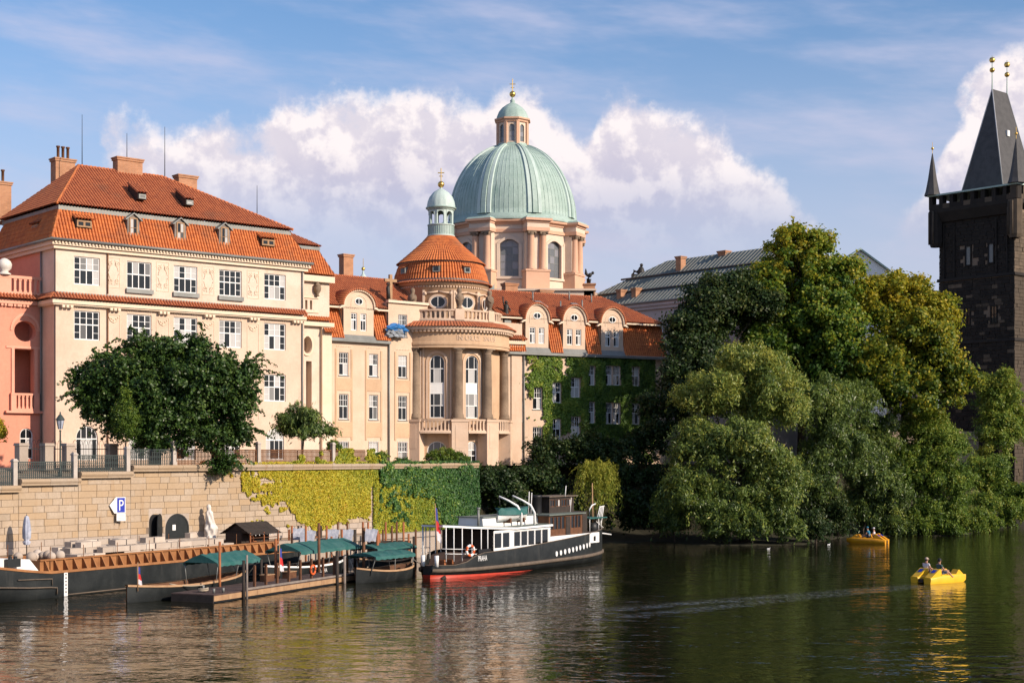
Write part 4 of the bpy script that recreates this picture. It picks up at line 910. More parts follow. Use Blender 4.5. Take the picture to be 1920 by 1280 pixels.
    for k in range(8):
        a = R(22.5 + 45 * k); m = Matrix.Rotation(a, 4, 'Z')
        part(MB().box(1.12, 1.36, -.15, .15, 33.74, 35.3), 'lantern_post', 'copperlt', m)
        m = Matrix.Rotation(a + R(22.5), 4, 'Z') @ Matrix.Translation((1.27, 0, 0)) @ Matrix.Rotation(R(90), 4, 'Z')
        ar = MB(); ap = arch_pts(-.38, .38, 34.75, 35.12, 8)
        for p, q in zip(ap, ap[1:]): ar.prism([p, q, (q[0], 35.32), (p[0], 35.32)], -.08, .08)
        part(ar, 'lantern_arch', 'copperlt', m)
    ringp('lantern_cornice', [(1.0, 35.3), (1.45, 35.3), (1.5, 35.42), (1.66, 35.5), (1.66, 35.62), (1.45, 35.66)], 'copper', 48)
    ringp('cupola', [(1.5, 35.62), (1.5, 35.85), (1.42, 36.3), (1.22, 36.8), (.85, 37.25), (.45, 37.52), (.12, 37.7), (.1, 37.85)], 'copperlt', 64, lambda a: 1 + .02 * max(0, math.cos(16 * a)) ** 6, smooth=True)
    fin = MB(); fin.ball((0, 0, 38.15), .36, 14); fin.lathe([(.05, 38.4), (.05, 39.9)], 6); fin.box(-.35, .35, -.03, .03, 39.35, 39.45); fin.box(-.22, .22, -.03, .03, 39.0, 39.08); fin.build('ball_and_cross', MT['gold'], t)
    dg = bpy.context.evaluated_depsgraph_get()
    for i, ch in enumerate('IN CRUCE SALUS'):                         # faint carved lettering on the frieze
        if ch == ' ': continue
        ph = R(16 + 2.75 * i); cu = bpy.data.curves.new('letter', 'FONT'); cu.body = ch; cu.size = .72; cu.extrude = .03; cu.align_x = 'CENTER'
        tmp = bpy.data.objects.new('letter_curve', cu); COL.objects.link(tmp); dg.update(); me = bpy.data.meshes.new_from_object(tmp.evaluated_get(dg)); bpy.data.objects.remove(tmp); me.materials.append(MT['peachlt'])
        o = ob('inscription_letter', me, t, (7.41 * math.sin(ph), -7.41 * math.cos(ph), 20.8)); o.rotation_euler = (R(90), 0, ph)
rotunda_house()
# ---------------------------------------------------------------- domed church
def church():
    cx, cy_ = (961 - CX) / F * 200, 200.0
    t = thing('domed_church', 'baroque church with large green copper dome on a columned drum', 'church', (cx, cy_, 0), 0)
    def at(ph, r): return Matrix.Translation((r * math.sin(R(ph)), -r * math.cos(R(ph)), 0)) @ Matrix.Rotation(R(ph), 4, 'Z')
    def part(mb, name, mt, m, st=False, parent=None):
        o = mb.build(name, MT[mt], parent or t, fix=not st); o.matrix_local = m
        if st: stuff(o)
        return o
    b = MB(); b.box(-11, 10.5, -9.5, 10, 7.8, 29.2); b.box(-11.3, 10.8, -9.8, 10, 29.2, 29.55); b.build('nave_block', MT['churchw'], t)
    sh = MB(); sh.box(-2.0, 10.3, -10.6, -8.5, 26, 29.7); sh.box(-2.3, 10.6, -10.9, -8.4, 29.7, 29.95); sh.build('lower_wing', MT['churchw'], t)
    part(MB().add([(-4.5, -10.2, 29.2), (-2.3, -10.2, 29.9), (-2.3, -8, 31.2), (-5.5, -8, 30.5)], [(0, 1, 2, 3)]), 'copper_apron', 'copper', Matrix())
    AP = 8.05; PH0 = -3.0
    for k in range(8):
        ph = PH0 + 45 * k; hw = AP * math.tan(R(22.5))
        w_ = MB(); wall_holes(w_, -hw, hw, 29.0, 38.3, [(-1.2, 1.2, 31.85, 36.6)], thick=.45)
        ap = [(-1.2, 36.6)] + [(-1.2 + 2.4 * i / 8, 36.05 + .55 * math.sin(math.pi * i / 8)) for i in range(9)] + [(1.2, 36.6)]
        pts = ap[1:-1]
        for p, q in zip(pts, pts[1:]): w_.add([(p[0], 0, p[1]), (q[0], 0, q[1]), (q[0], 0, 36.601), (p[0], 0, 36.601)], [(0, 1, 2, 3)])
        m = at(ph, AP); part(w_, 'drum_wall', 'churchw', m)
        if abs(((ph + 180) % 360) - 180) > 100: continue
        o = window(t, -1.2, 31.85, 2.4, 4.75, (0, 1 / 3, 2 / 3, 1), (0, .2, .4, .6, .8, 1), m=m, dep=.3, mt='zinc', gt='churchglass', fw=.06, mw=.05, tw=.05)
        s = MB()
        for sx in (-1, 1): s.box(sx * 1.42 - .2, sx * 1.42 + .2, -.14, 0, 31.5, 36.1); s.box(sx * 1.85 - .12, sx * 1.85 + .12, -.07, 0, 31.5, 36.4)
        o_ = [(-1.62 + 3.24 * i / 10, 36.05 + .95 * math.sin(math.pi * i / 10)) for i in range(11)]; i_ = [(-1.22 + 2.44 * i / 10, 36.05 + .57 * math.sin(math.pi * i / 10)) for i in range(11)]
        for p, q, r_, s_ in zip(o_, o_[1:], i_[1:], i_): s.prism([p, q, r_, s_], -.14, 0)
        s.box(-1.9, 1.9, -.22, 0, 31.5, 31.8); part(s, 'window_surround', 'churchw', m)
    for k in range(8):
        ph = PH0 + 22.5 + 45 * k
        if abs(((ph + 180) % 360) - 180) > 118: continue
        m = at(ph, 8.75)
        p = MB(); p.box(-1.35, 1.35, -.45, 1.0, 32.7, 38.3); part(p, 'pier', 'churchw', m)
        p = MB(); p.box(-1.6, 1.6, -1.0, 1.0, 29.0, 32.35); p.box(-1.7, 1.7, -1.1, 1.0, 32.35, 32.6); part(p, 'pedestal', 'churchp', m)
        for sx in (-1, 1):
            c = MB().lathe([(.55, 32.6), (.55, 32.8), (.46, 32.95), (.45, 34.5), (.40, 36.95), (.42, 37.0)], 16, c=(sx * .82, -.62)); col_ = part(c, 'column', 'churchp', m)
            cp = MB(); cp.lathe([(.42, 36.95), (.46, 37.1), (.5, 37.3)], 16, c=(sx * .82, -.62)); cp.box(sx * .82 - .56, sx * .82 + .56, -1.14, -.1, 37.3, 37.5)
            for q in (-1, 1): cp.ball((sx * .82 + q * .46, -1.02, 37.22), .16, 8)
            cp.build('capital', MT['sandstone'], col_)
        e = MB(); e.box(-1.55, 1.55, -1.2, 1.0, 37.5, 37.95); part(e, 'entablature', 'churchp', m)
        e = MB(); e.box(-1.5, 1.5, -1.12, 1.0, 37.95, 38.55); part(e, 'frieze', 'churchw', m)
        e = MB(); e.box(-1.6, 1.6, -1.25, 1.0, 38.55, 38.8); e.box(-1.8, 1.8, -1.55, 1.0, 38.8, 39.1); part(e, 'cornice', 'churchp', m)
        e = MB(); e.box(-1.75, 1.75, -1.5, .6, 39.1, 39.35, tp=.2); part(e, 'copper_cap', 'copper', m)
    def oct_(prof, name, mt):
        o = MB().lathe([(r / math.cos(R(22.5)), z) for r, z in prof], 8, -90 + PH0 - 22.5, 270 + PH0 - 22.5, smooth=False).build(name, MT[mt], t); return o
    oct_([(8.0, 37.5), (8.25, 37.5), (8.25, 37.9), (8.15, 37.95)], 'band', 'churchp'); oct_([(8.0, 37.9), (8.15, 37.9), (8.15, 38.5)], 'frieze_ring', 'churchw'); oct_([(8.0, 38.45), (8.3, 38.5), (8.4, 38.75), (8.75, 38.85), (8.8, 39.1), (7.5, 39.15)], 'cornice_ring', 'churchp')
    # dome
    Z0, Z1 = 39.25, 49.9
    def prof(tt):                       # tt 0..1 from spring to lantern
        a = tt * R(75.0); return 8.55 * math.cos(a), Z0 + .75 + (Z1 - Z0 - .75) * math.sin(a) / math.sin(R(75))
    pr = [(8.9, Z0 - .1), (8.95, Z0 + .15), (8.6, Z0 + .45), (8.6, Z0 + .75)] + [prof(i / 22) for i in range(23)]
    MB().lathe(pr, 96).build('dome', MT['copper'], t)
    for k in range(8):                  # broad ribs in three rolls over the piers
        for off in (-4.6, 0, 4.6):
            rb = MB(); ph = R(PH0 + 22.5 + 45 * k); A, B_ = [], []
            if math.cos(ph) < -.55: continue
            vs_ = []; fs = []; n = 16
            for i in range(n + 1):
                r, z = prof(i / n); hw = (.32 if off else .42) * (r / 8.55) ** .75; th = .30 if off == 0 else .2
                p2 = ph + R(off) ; c = Vector((math.sin(p2), -math.cos(p2), 0)); s = Vector((math.cos(p2), math.sin(p2), 0)); up = Vector((0, 0, 1)); a = (i / n) * R(75); nn = (c * math.cos(a) + up * math.sin(a)).normalized()
                base = c * r + up * z
                vs_ += [base - s * hw - nn * .05, base - s * hw * .75 + nn * th, base + s * hw * .75 + nn * th, base + s * hw - nn * .05]
            for i in range(n):
                o = i * 4
                for q in range(3): fs.append((o + q, o + q + 1, o + q + 5, o + q + 4))
            rb.add(vs_, fs); rb.build('dome_rib', MT['copperlt' if off else 'copper'], t)
    sm = MB()
    for k in range(8):
        for j in range(-3, 4):
            ph = R(PH0 + 45 * k + j * 4.1)
            if math.cos(ph) < -.3: continue
            pts = []
            for i in range(13):
                r, z = prof(i / 12); pts.append(((r + .01) * math.sin(ph), -(r + .01) * math.cos(ph), z))
            sm.tube(pts, .04, 4, False)
    stuff(sm.build('seams', MT['copper'], t, fix=False))
    # lantern
    LR = 1.92
    lb = MB().lathe([(2.35, 49.6), (2.35, 50.1), (2.2, 50.2), (2.2, 50.35)], 8, PH0 - 112.5, 360 + PH0 - 112.5, smooth=False); lb.build('lantern_base', MT['copper'], t)
    for k in range(8):
        ph = PH0 + 45 * k; hw = LR * math.tan(R(22.5)); m = at(ph, LR)
        w_ = MB(); wall_holes(w_, -hw, hw, 50.1, 53.5, [(-.36, .36, 50.5, 52.8, 'arch')], thick=.2); part(w_, 'lantern_wall', 'churchw', m)
        if math.cos(R(ph)) > -.2: window(t, -.36, 50.5, .72, 2.3, (0, 1), (0, .3, .6, 1), m=m, dep=.12, arch=True, mt='zinc', gt='churchglass', fw=.05, tw=.04)
        m = at(ph + 22.5, 2.12); part(MB().box(-.2, .2, -.12, .2, 50.1, 53.2), 'lantern_pilaster', 'churchp', m)
    MB().lathe([(2.0, 53.1), (2.3, 53.15), (2.3, 53.35), (2.55, 53.45), (2.55, 53.65), (2.1, 53.7)], 8, PH0 - 112.5, 360 + PH0 - 112.5, smooth=False).build('lantern_cornice', MT['churchp'], t)
    MB().lathe([(2.2, 53.65), (2.1, 54.1), (1.85, 54.7), (1.4, 55.25), (.8, 55.7), (.35, 55.95), (.28, 56.1), (.35, 56.25), (.12, 56.5), (.1, 56.8)], 64, rib=lambda a: 1 + .035 * max(0, math.cos(8 * (a - R(PH0 - 67.5)))) ** 8).build('small_dome', MT['copper'], t)
    f = MB(); f.ball((0, 0, 57.15), .42, 14); f.lathe([(.06, 57.4), (.05, 59.2)], 6); f.box(-.4, .4, -.03, .03, 58.45, 58.55); f.box(-.25, .25, -.03, .03, 58.0, 58.08); f.build('ball_and_cross', MT['gold'], t)
church()
# ---------------------------------------------------------------- gothic bridge tower
def tower():
    FT = Fac(59.67, 208.87, 139.3); W = 11.7
    t = thing('bridge_tower', 'tall blackened gothic bridge tower with steep wedge roof and corner spires', 'tower', FT.w(0, 0, 0), FT.rz)
    MB().box(.12, W - .12, .12, W - .12, 4, 33.2).build('lower_shaft', MT['joint'], t); MB().box(.17, W - .17, .17, W - .17, 33.2, 42).build('upper_shaft', MT['joint'], t)
    tr = random.Random(11); cnt = 0
    def courses(face, z0, z1, inset, holes, mt, parts):
        nonlocal cnt
        rest = MB(); z = z0; m = Matrix() if face == 0 else Matrix.Translation((W, 0, 0)) @ Matrix.Rotation(R(90), 4, 'Z')
        while z < z1 - .1:
            h = min(tr.choice((.42, .5, .55)), z1 - z); u = inset
            while u < W - inset - .05:
                L_ = tr.uniform(.55, 1.3); u1 = min(u + L_, W - inset)
                if not any(u1 > a and u < b and z + h > c and z < d for a, b, c, d in holes):
                    y = inset + tr.uniform(-.05, .05); e = .02
                    V = [(u + .01, inset + .14, z + .01), (u1 - .01, inset + .14, z + .01), (u1 - .01, inset + .14, z + h - .01), (u + .01, inset + .14, z + h - .01), (u + e, y, z + e), (u1 - e, y, z + e), (u1 - e, y, z + h - e), (u + e, y, z + h - e)]
                    Fq = [(4, 5, 6, 7), (0, 1, 5, 4), (1, 2, 6, 5), (2, 3, 7, 6), (3, 0, 4, 7)]
                    if parts and cnt < 300 and L_ > .8 and 14 < z:
                        mb = MB().add(V, Fq); o = mb.build('stone', MT[mt if tr.random() > .16 else 'towerlt'], t, fix=False); o.matrix_local = m; cnt += 1
                    else: rest.add(V, Fq)
                u = u1
            z += h
        o = rest.build('stone_courses', MT[mt], t, fix=False); o.matrix_local = m; stuff(o)
    hl = [(4.1, 4.9, 26.8, 29.0), (8.2, 9.0, 26.8, 29.0), (4.3, 5.0, 35.0, 37.5), (7.8, 8.5, 35.0, 37.5)]
    courses(0, 5, 33.0, 0, hl, 'towerst', True); courses(0, 33.4, 41.6, .05, hl, 'towerst', True); courses(1, 5, 33.0, 0, [], 'towerlt', False); courses(1, 33.4, 41.6, .05, [], 'towerlt', False)  # sun-side face laid in paler stone, its light put into the colour
    for i, (a, b, c, d) in enumerate(hl):
        f = MB(); f.box(a - .14, a, -.06, .5, c, d); f.box(b, b + .14, -.06, .5, c, d); f.box(a - .14, b + .14, -.06, .5, d, d + .2); f.box(a - .14, b + .14, -.1, .5, c - .2, c)
        if i < 2: f.box((a + b) / 2 - .06, (a + b) / 2 + .06, 0, .4, c, d); f.box(a, b, 0, .4, (c + d) / 2 - .06, (c + d) / 2 + .06)
        o = f.build('window', MT['towerst'], t); ob('pane', pane_mesh(b - a, d - c, 'churchglass' if i > 1 else 'darkglass'), o, (a, .10 if i > 1 else .06, c))
    for z, p in ((33.0, .22), (24.2, .16), (16, .16)): s = MB(); s.box(-p, W + p, -p, W + p, z, z + .4, tp=.08); s.build('string_course', MT['towerst'], t)
    for k in range(7):                     # blind arcade strips on the upper storey
        if k in (2, 3, 4): continue
        u = .9 + k * 1.62; s = MB(); s.box(u - .1, u + .1, -.12, .15, 33.5, 41.0); s.build('arcade_strip', MT['towerst'], t)
    g = MB(); g.prism([(-.9, 42.6), (-.3, 41.3), (.3, 41.3), (.3, 42.6)], 0.2, W - .2, axis='x'); g.box(-.9, W + .9, -.9, W + .9, 42.6, 43.1); g.build('gallery_floor', MT['towerst'], t)
    for k in range(9):
        u = -.7 + k * (W + 1.4) / 8; c = MB(); c.box(u - .28, u + .28, -.92, .1, 43.1, 44.9); c.build('merlon', MT['towerst' if k % 3 else 'towerst'], t)
        c = MB(); c.box(W - .1, W + .92, u - .28, u + .28, 43.1, 44.9); c.build('merlon', MT['towerlt'], t)  # sun-side merlons in the same paler stone
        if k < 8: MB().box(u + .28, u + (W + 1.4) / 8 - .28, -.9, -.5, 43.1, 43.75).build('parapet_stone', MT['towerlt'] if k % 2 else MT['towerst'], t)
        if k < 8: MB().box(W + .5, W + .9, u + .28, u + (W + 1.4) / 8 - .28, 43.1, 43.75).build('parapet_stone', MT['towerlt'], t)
    rf = MB(); rf.box(-1.1, W + 1.1, -1.1, W + 1.1, 44.9, 45.12); rf.build('gallery_eave', MT['copper'], t)
    for (x, y) in ((-.6, -.6), (W + .6, -.6), (W + .6, W + .6)):
        s = MB().lathe([(.75, 37.9), (.95, 38.4), (.95, 43)], 8, c=(x + (.35 if x < 0 else -.35), y + (.35 if y < 0 else -.35)), smooth=False); s.build('corner_turret', MT['towerst' if x < 5 else 'towerlt'], t)
        for k in range(3):
            a = R(200 + 40 * k); s = MB().tube([(x + (.35 if x < 0 else -.35) + math.cos(a), y + (.35 if y < 0 else -.35) + math.sin(a), 38.3), (x + (.35 if x < 0 else -.35) + math.cos(a), y + (.35 if y < 0 else -.35) + math.sin(a), 42.8)], .09, 6); s.build('colonnette', MT['towerlt'], t)
        sp = MB().lathe([(1.15, 45.1), (.95, 45.7), (.62, 47.4), (.3, 49.6), (.06, 51.0)], 8, c=(x, y), smooth=False); o = sp.build('corner_spire', MT['slate'], t)
        f = MB(); f.lathe([(.04, 50.8), (.03, 52.6)], 5, c=(x, y)); f.ball((x, y, 51.7), .2, 10); f.build('finial', MT['gold'], o)
    zr = 59.6; a, b = 3.0, W - 3.0; A = [(2.6, 1.5, 45.12), (W - 2.6, 1.5, 45.12), (W - 2.6, W - 1.5, 45.12), (2.6, W - 1.5, 45.12)]; P, Q = (5.85, 4.1, zr), (5.85, 7.9, zr)
    r = MB(); r.add(A + [P, Q], [(0, 1, 4), (1, 2, 5, 4), (2, 3, 5), (3, 0, 4, 5)]); rr = r.build('wedge_roof', MT['slate'], t)
    for p, q in ((A[0], P), (A[1], P), (A[2], Q)): MB().tube([p, q], .09, 5).build('ridge_strip', MT['grey'], rr)
    MB().box(7.2, 7.5, 5.3, 5.9, 53.0, 53.8).build('roof_hatch', MT['white'], rr)
    for p in (P, Q):
        f = MB(); f.lathe([(.1, zr - .2), (.07, zr + 1.8), (.05, zr + 4.6)], 6, c=p[:2]); f.build('finial_rod', MT['copper'], t)
        f = MB(); f.ball((p[0], p[1], zr + 2.6), .36, 12); f.lathe([(.3, zr + 3.7), (.42, zr + 4.0), (.3, zr + 4.3), (.05, zr + 4.35)], 10, c=p[:2]); f.build('gilded_ball', MT['gold'], t)
tower()
# ---------------------------------------------------------------- bridge, grey-roofed convent, buildings behind the trees
def bridge():
    t = thing('stone_bridge', 'pale stone bridge arch ending at the dark tower behind the trees', 'bridge', (70, 205, 0), R(8))
    b = MB(); b.prism([(-42, -1), (-22, -1)] + arch_pts(-22, -6, 2.5, 8.0, 12) + [(-6, -1), (6, -1)] + arch_pts(6, 24, 2.5, 8.0, 12) + [(24, -1), (60, -1), (60, 11), (-42, 11)], 0, 9); b.build('bridge_body', MT['blocks'], t)
    MB().box(-42, 60, -.25, .25, 11, 12.1).build('parapet', MT['blocks'], t)
    for u in (-1, 5): pass
    p = MB(); p.prism([(-6.5, 0), (0, -4.5), (6.5, 0)], -1, 8.5, axis='z'); p.build('cutwater', MT['blocks'], t)
bridge()
def convent():
    FV = Fac(6.92, 193.8, 139.3); t = thing('grey_roofed_convent', 'pale plastered convent with grey-green metal roof behind the ivy wing', 'building', FV.w(0, 0, 0), FV.rz)
    hs = [(u - .6, u + .6, z, z + 2.3) for u in (14.8, 17.2, 19.6, 22) for z in (23.0, 18.2, 13.5)]
    w_ = MB(); wall_holes(w_, 0, 34, 7.8, 27.4, hs); w_.build('wall', MT['lav'], t); MB().box(0, 34, .6, 15, 7.8, 27.4).build('inner_walls', MT['lav'], t); MB().box(33.7, 34, .3, 15, 7.8, 27.4).build('end_wall', MT['lav'], t)
    for a, b, c, d in hs: window(t, a, c, 1.2, 2.3, (0, .5, 1), (0, .36, .68, 1))
    MB().box(-.3, 34.3, -.3, 0, 26.6, 27.0).box(-.5, 34.5, -.5, 0, 27.0, 27.4).box(0, 34.1, -.1, 0, 22.0, 22.3).build('cornice', MT['lav'], t)
    MB().tube([(11.6, -.15, 27), (11.6, -.15, 8)], .09, 6).build('downpipe', MT['zinc'], t); MB().tube([(-.6, -.6, 27.5), (34.6, -.6, 27.5)], .14, 6).build('gutter', MT['zinc'], t)
    ze, zr = 27.5, 33.6; A = [(-.6, -.6, ze), (34.6, -.6, ze), (34.6, 15.6, ze), (-.6, 15.6, ze)]; P, Q = (11.0, 7.5, zr), (30, 7.5, zr)
    r = MB(); r.add(A + [P, Q], [(0, 1, 5, 4), (1, 2, 5), (2, 3, 4, 5), (3, 0, 4)]); rf = r.build('roof', MT['roofgreen'], t)
    s = MB(); V = Vector
    for k in range(56):
        u = .2 + k * .62; tp = min(1, (u + .6) / 11.6) if u < 11 else 1
        tp = min(tp, max(0, (34.6 - u) / 4.6)); s.tube([V((u, -.6, ze + .03)), V((u, -.6 + 8.1 * tp, ze + .03 + (zr - ze) * tp))], .05, 4, False)
    stuff(s.build('standing_seams', MT['zinc'], rf, fix=False))
    for tt in (.28, .62): MB().tube([(11 * tt - 1, -.6 + 8.1 * tt, ze + .14 + (zr - ze) * tt), (33 - tt * 2, -.6 + 8.1 * tt, ze + .14 + (zr - ze) * tt)], .13, 5).build('snow_rail', MT['slate'], rf)
    def ch(px, y0, y1, dep, w__):
        u = FV.u(px, dep); chimney(t, u, dep, FV.z(px, y1, dep) - .3, FV.z(px, y0, dep), w__, .9)
    ch(1156, 543, 570, .6, .75); ch(1184, 540, 566, .6, .75); ch(1267, 481, 512, 5.0, .85); ch(1346, 471, 500, 7.0, 1.2)
    d = MB(); u = FV.u(1248, 2.2); z = FV.z(1248, 545, 2.2); d.lathe([(.75, 0), (.6, .4), (.3, .6), (.05, .65)], 12, m=Matrix.Translation((u, 2.4, z - .2))); d.build('eyebrow_dormer', MT['zinc'], rf)
    st = thing('roof_statue', 'dark seated statue on the ridge of the grey-green metal roof', 'statue', gp(1197, 518, 193) , 0)
    s = MB(); s.box(-.9, .9, -.5, .5, -.4, .25); s.lathe([(.5, .2), (.45, .7), (.3, 1.1), (.1, 1.3)], 10, c=(.35, 0)); s.ball((.4, 0, 1.45), .22, 10); s.tube([(-.7, 0, .2), (-.55, 0, .7), (-.2, 0, .55), (.3, 0, .9)], [.25, .22, .16, .2], 8); s.build('figure', MT['bronze'], st)
convent()
def chimney_statue():
    p = gp(1104, 550, 190); t = thing('chimney_statue', 'dark angel statue on a brick pedestal beside the church drum', 'statue', (p.x, p.y, 0), 0)
    zt = H + (HY - 532) / F * 190
    b = MB(); b.box(-.65, .75, -.6, .6, 24, zt - .2); b.box(-.78, .88, -.73, .73, zt - .2, zt); b.build('pedestal', MT['brick'], t)
    s = MB(); s.tube([(-.1, 0, zt), (-.1, 0, zt + .6), (.05, 0, zt + 1.0), (.3, 0, zt + 1.3)], [.16, .2, .28, .2], 8); s.ball((.5, 0, zt + 1.38), .2, 10); s.tube([(.1, 0, zt + .1), (.15, 0, zt + .6)], [.12, .18], 8); s.tube([(-.05, 0, zt + 1.0), (-.35, 0, zt + 1.3), (-.4, 0, zt + 1.9)], [.2, .2, .06], 8); s.build('figure', MT['bronze'], t)
chimney_statue()
def rear_house(name, label, px0, px1, Y, ytop, yg, roofm='copper', depth=14, wm='white'):
    a, b = gp(px0, ytop, Y), gp(px1, ytop, Y); t = thing(name, label, 'building', (a.x, Y, 0), 0); W = b.x - a.x; zt = a.z; zg = H + (HY - yg) / F * Y
    hs = [(u, u + 1.1, z, z + 1.9) for u in (W * .2, W * .45, W * .7) for z in (zt - 4, zt - 8, zt - 12)]
    w_ = MB(); wall_holes(w_, 0, W, 7.8, zt, hs); w_.add([(0, 0, zt), (W, 0, zt), (W / 2, 0, zg)], [(0, 1, 2)]); w_.box(0, .2, .3, depth, 7.8, zt); w_.box(W - .2, W, .3, depth, 7.8, zt); w_.build('wall', MT[wm], t)
    for h in hs: window(t, h[0], h[2], 1.1, 1.9, (0, .5, 1), (0, .6, 1))
    r = MB()
    for s in (0, 1):
        x = 0 if s == 0 else W; e = -.5 if s == 0 else .5
        r.add([(x + e, -.5, zt - .3), (W / 2, -.5, zg + .1), (W / 2, depth, zg + .1), (x + e, depth, zt - .3), (x + e, -.5, zt - .08), (W / 2, -.5, zg + .34), (W / 2, depth, zg + .34), (x + e, depth, zt - .08)], [(0, 1, 2, 3), (4, 5, 6, 7), (0, 1, 5, 4), (2, 3, 7, 6), (3, 0, 4, 7)])
    r.build('roof', MT[roofm], t)
rear_house('white_gabled_house', 'white gabled house with green roof peeping over the plane trees', 1562, 1662, 212, 506, 470)
rear_house('pale_house', 'pale house front glimpsed between the plane tree crowns', 1500, 1752, 216, 545, 535, 'tiler', 10, 'churchw')
p = gp(681, 538, 230); t = thing('small_green_cupola', 'small distant green cupola with gilded ball behind the wing roof', 'cupola', (p.x, p.y, 0), 0)
z = p.z; MB().lathe([(1.3, 8), (1.3, z - .6), (1.4, z - .2), (1.3, z + .5), (1.0, z + 1.1), (.5, z + 1.6), (.2, z + 2.0), (.08, z + 2.6)], 20).build('cupola_dome', MT['copperlt'], t); f = MB(); f.ball((0, 0, z + 2.8), .3, 10); f.lathe([(.05, z + 2.7), (.04, z + 4.4)], 5); f.build('gilded_ball', MT['gold'], t)
# ---------------------------------------------------------------- boats and jetty
def text_mesh(s, size, ext, mt, name):
    cu = bpy.data.curves.new('lettering', 'FONT'); cu.body = s; cu.size = size; cu.extrude = ext; cu.align_x = 'CENTER'
    tmp = bpy.data.objects.new('lettering_curve', cu); COL.objects.link(tmp); dg = bpy.context.evaluated_depsgraph_get(); dg.update()
    me = bpy.data.meshes.new_from_object(tmp.evaluated_get(dg)); bpy.data.objects.remove(tmp); me.name = name; me.materials.append(MT[mt]); return me
def interp(x, xs, ys): return float(np.interp(x, xs, ys))
def flag(parent, x, y, z, h, w_=.22, lean=(0, 0)):
    """a furled tricolour hanging from its pole"""
    p = MB().tube([(x, y, z - h), (x + lean[0], y + lean[1], z + .25)], .035, 6).build('flag_pole', MT['woodlt'], parent)
    n = 10
    for k, (mt, a, b) in enumerate((('flagblue', 0, .4), ('red', .4, .72), ('shirtw', .72, 1.0))):
        f = MB(); vs_ = []; m = 7
        for i in range(m + 1):
            t_ = a + (b - a) * i / m; zz = z - t_ * h * .72; wd = w_ * (.55 + .75 * t_)
            for j in range(5):
                s = j / 4; vs_.append((x + lean[0] * (1 - t_) + .04 + wd * s, y + .07 * math.sin(j * 2.1 + t_ * 3) - .03, zz - .22 * s * h * .3))
        f.add(vs_, [(i * 5 + j, i * 5 + j + 1, i * 5 + j + 6, i * 5 + j + 5) for i in range(m) for j in range(4)], True); f.build('flag_stripe', MT[mt], p)
    return p
def loft(mb, us, sect, close=True):
    """sect(u) -> list of (y,z); joins the stations"""
    S = [sect(u) for u in us]; k = len(S[0]); vs_ = [(u, y, z) for u, s in zip(us, S) for y, z in s]
    fs = [(i * k + j, i * k + j + 1, (i + 1) * k + j + 1, (i + 1) * k + j) for i in range(len(us) - 1) for j in range(k - 1)]
    mb.add(vs_, fs, True)
    if close: mb.add(S0 := [(us[0], y, z) for y, z in S[0]], [tuple(range(k))]); mb.add([(us[-1], y, z) for y, z in S[-1]], [tuple(range(k))])
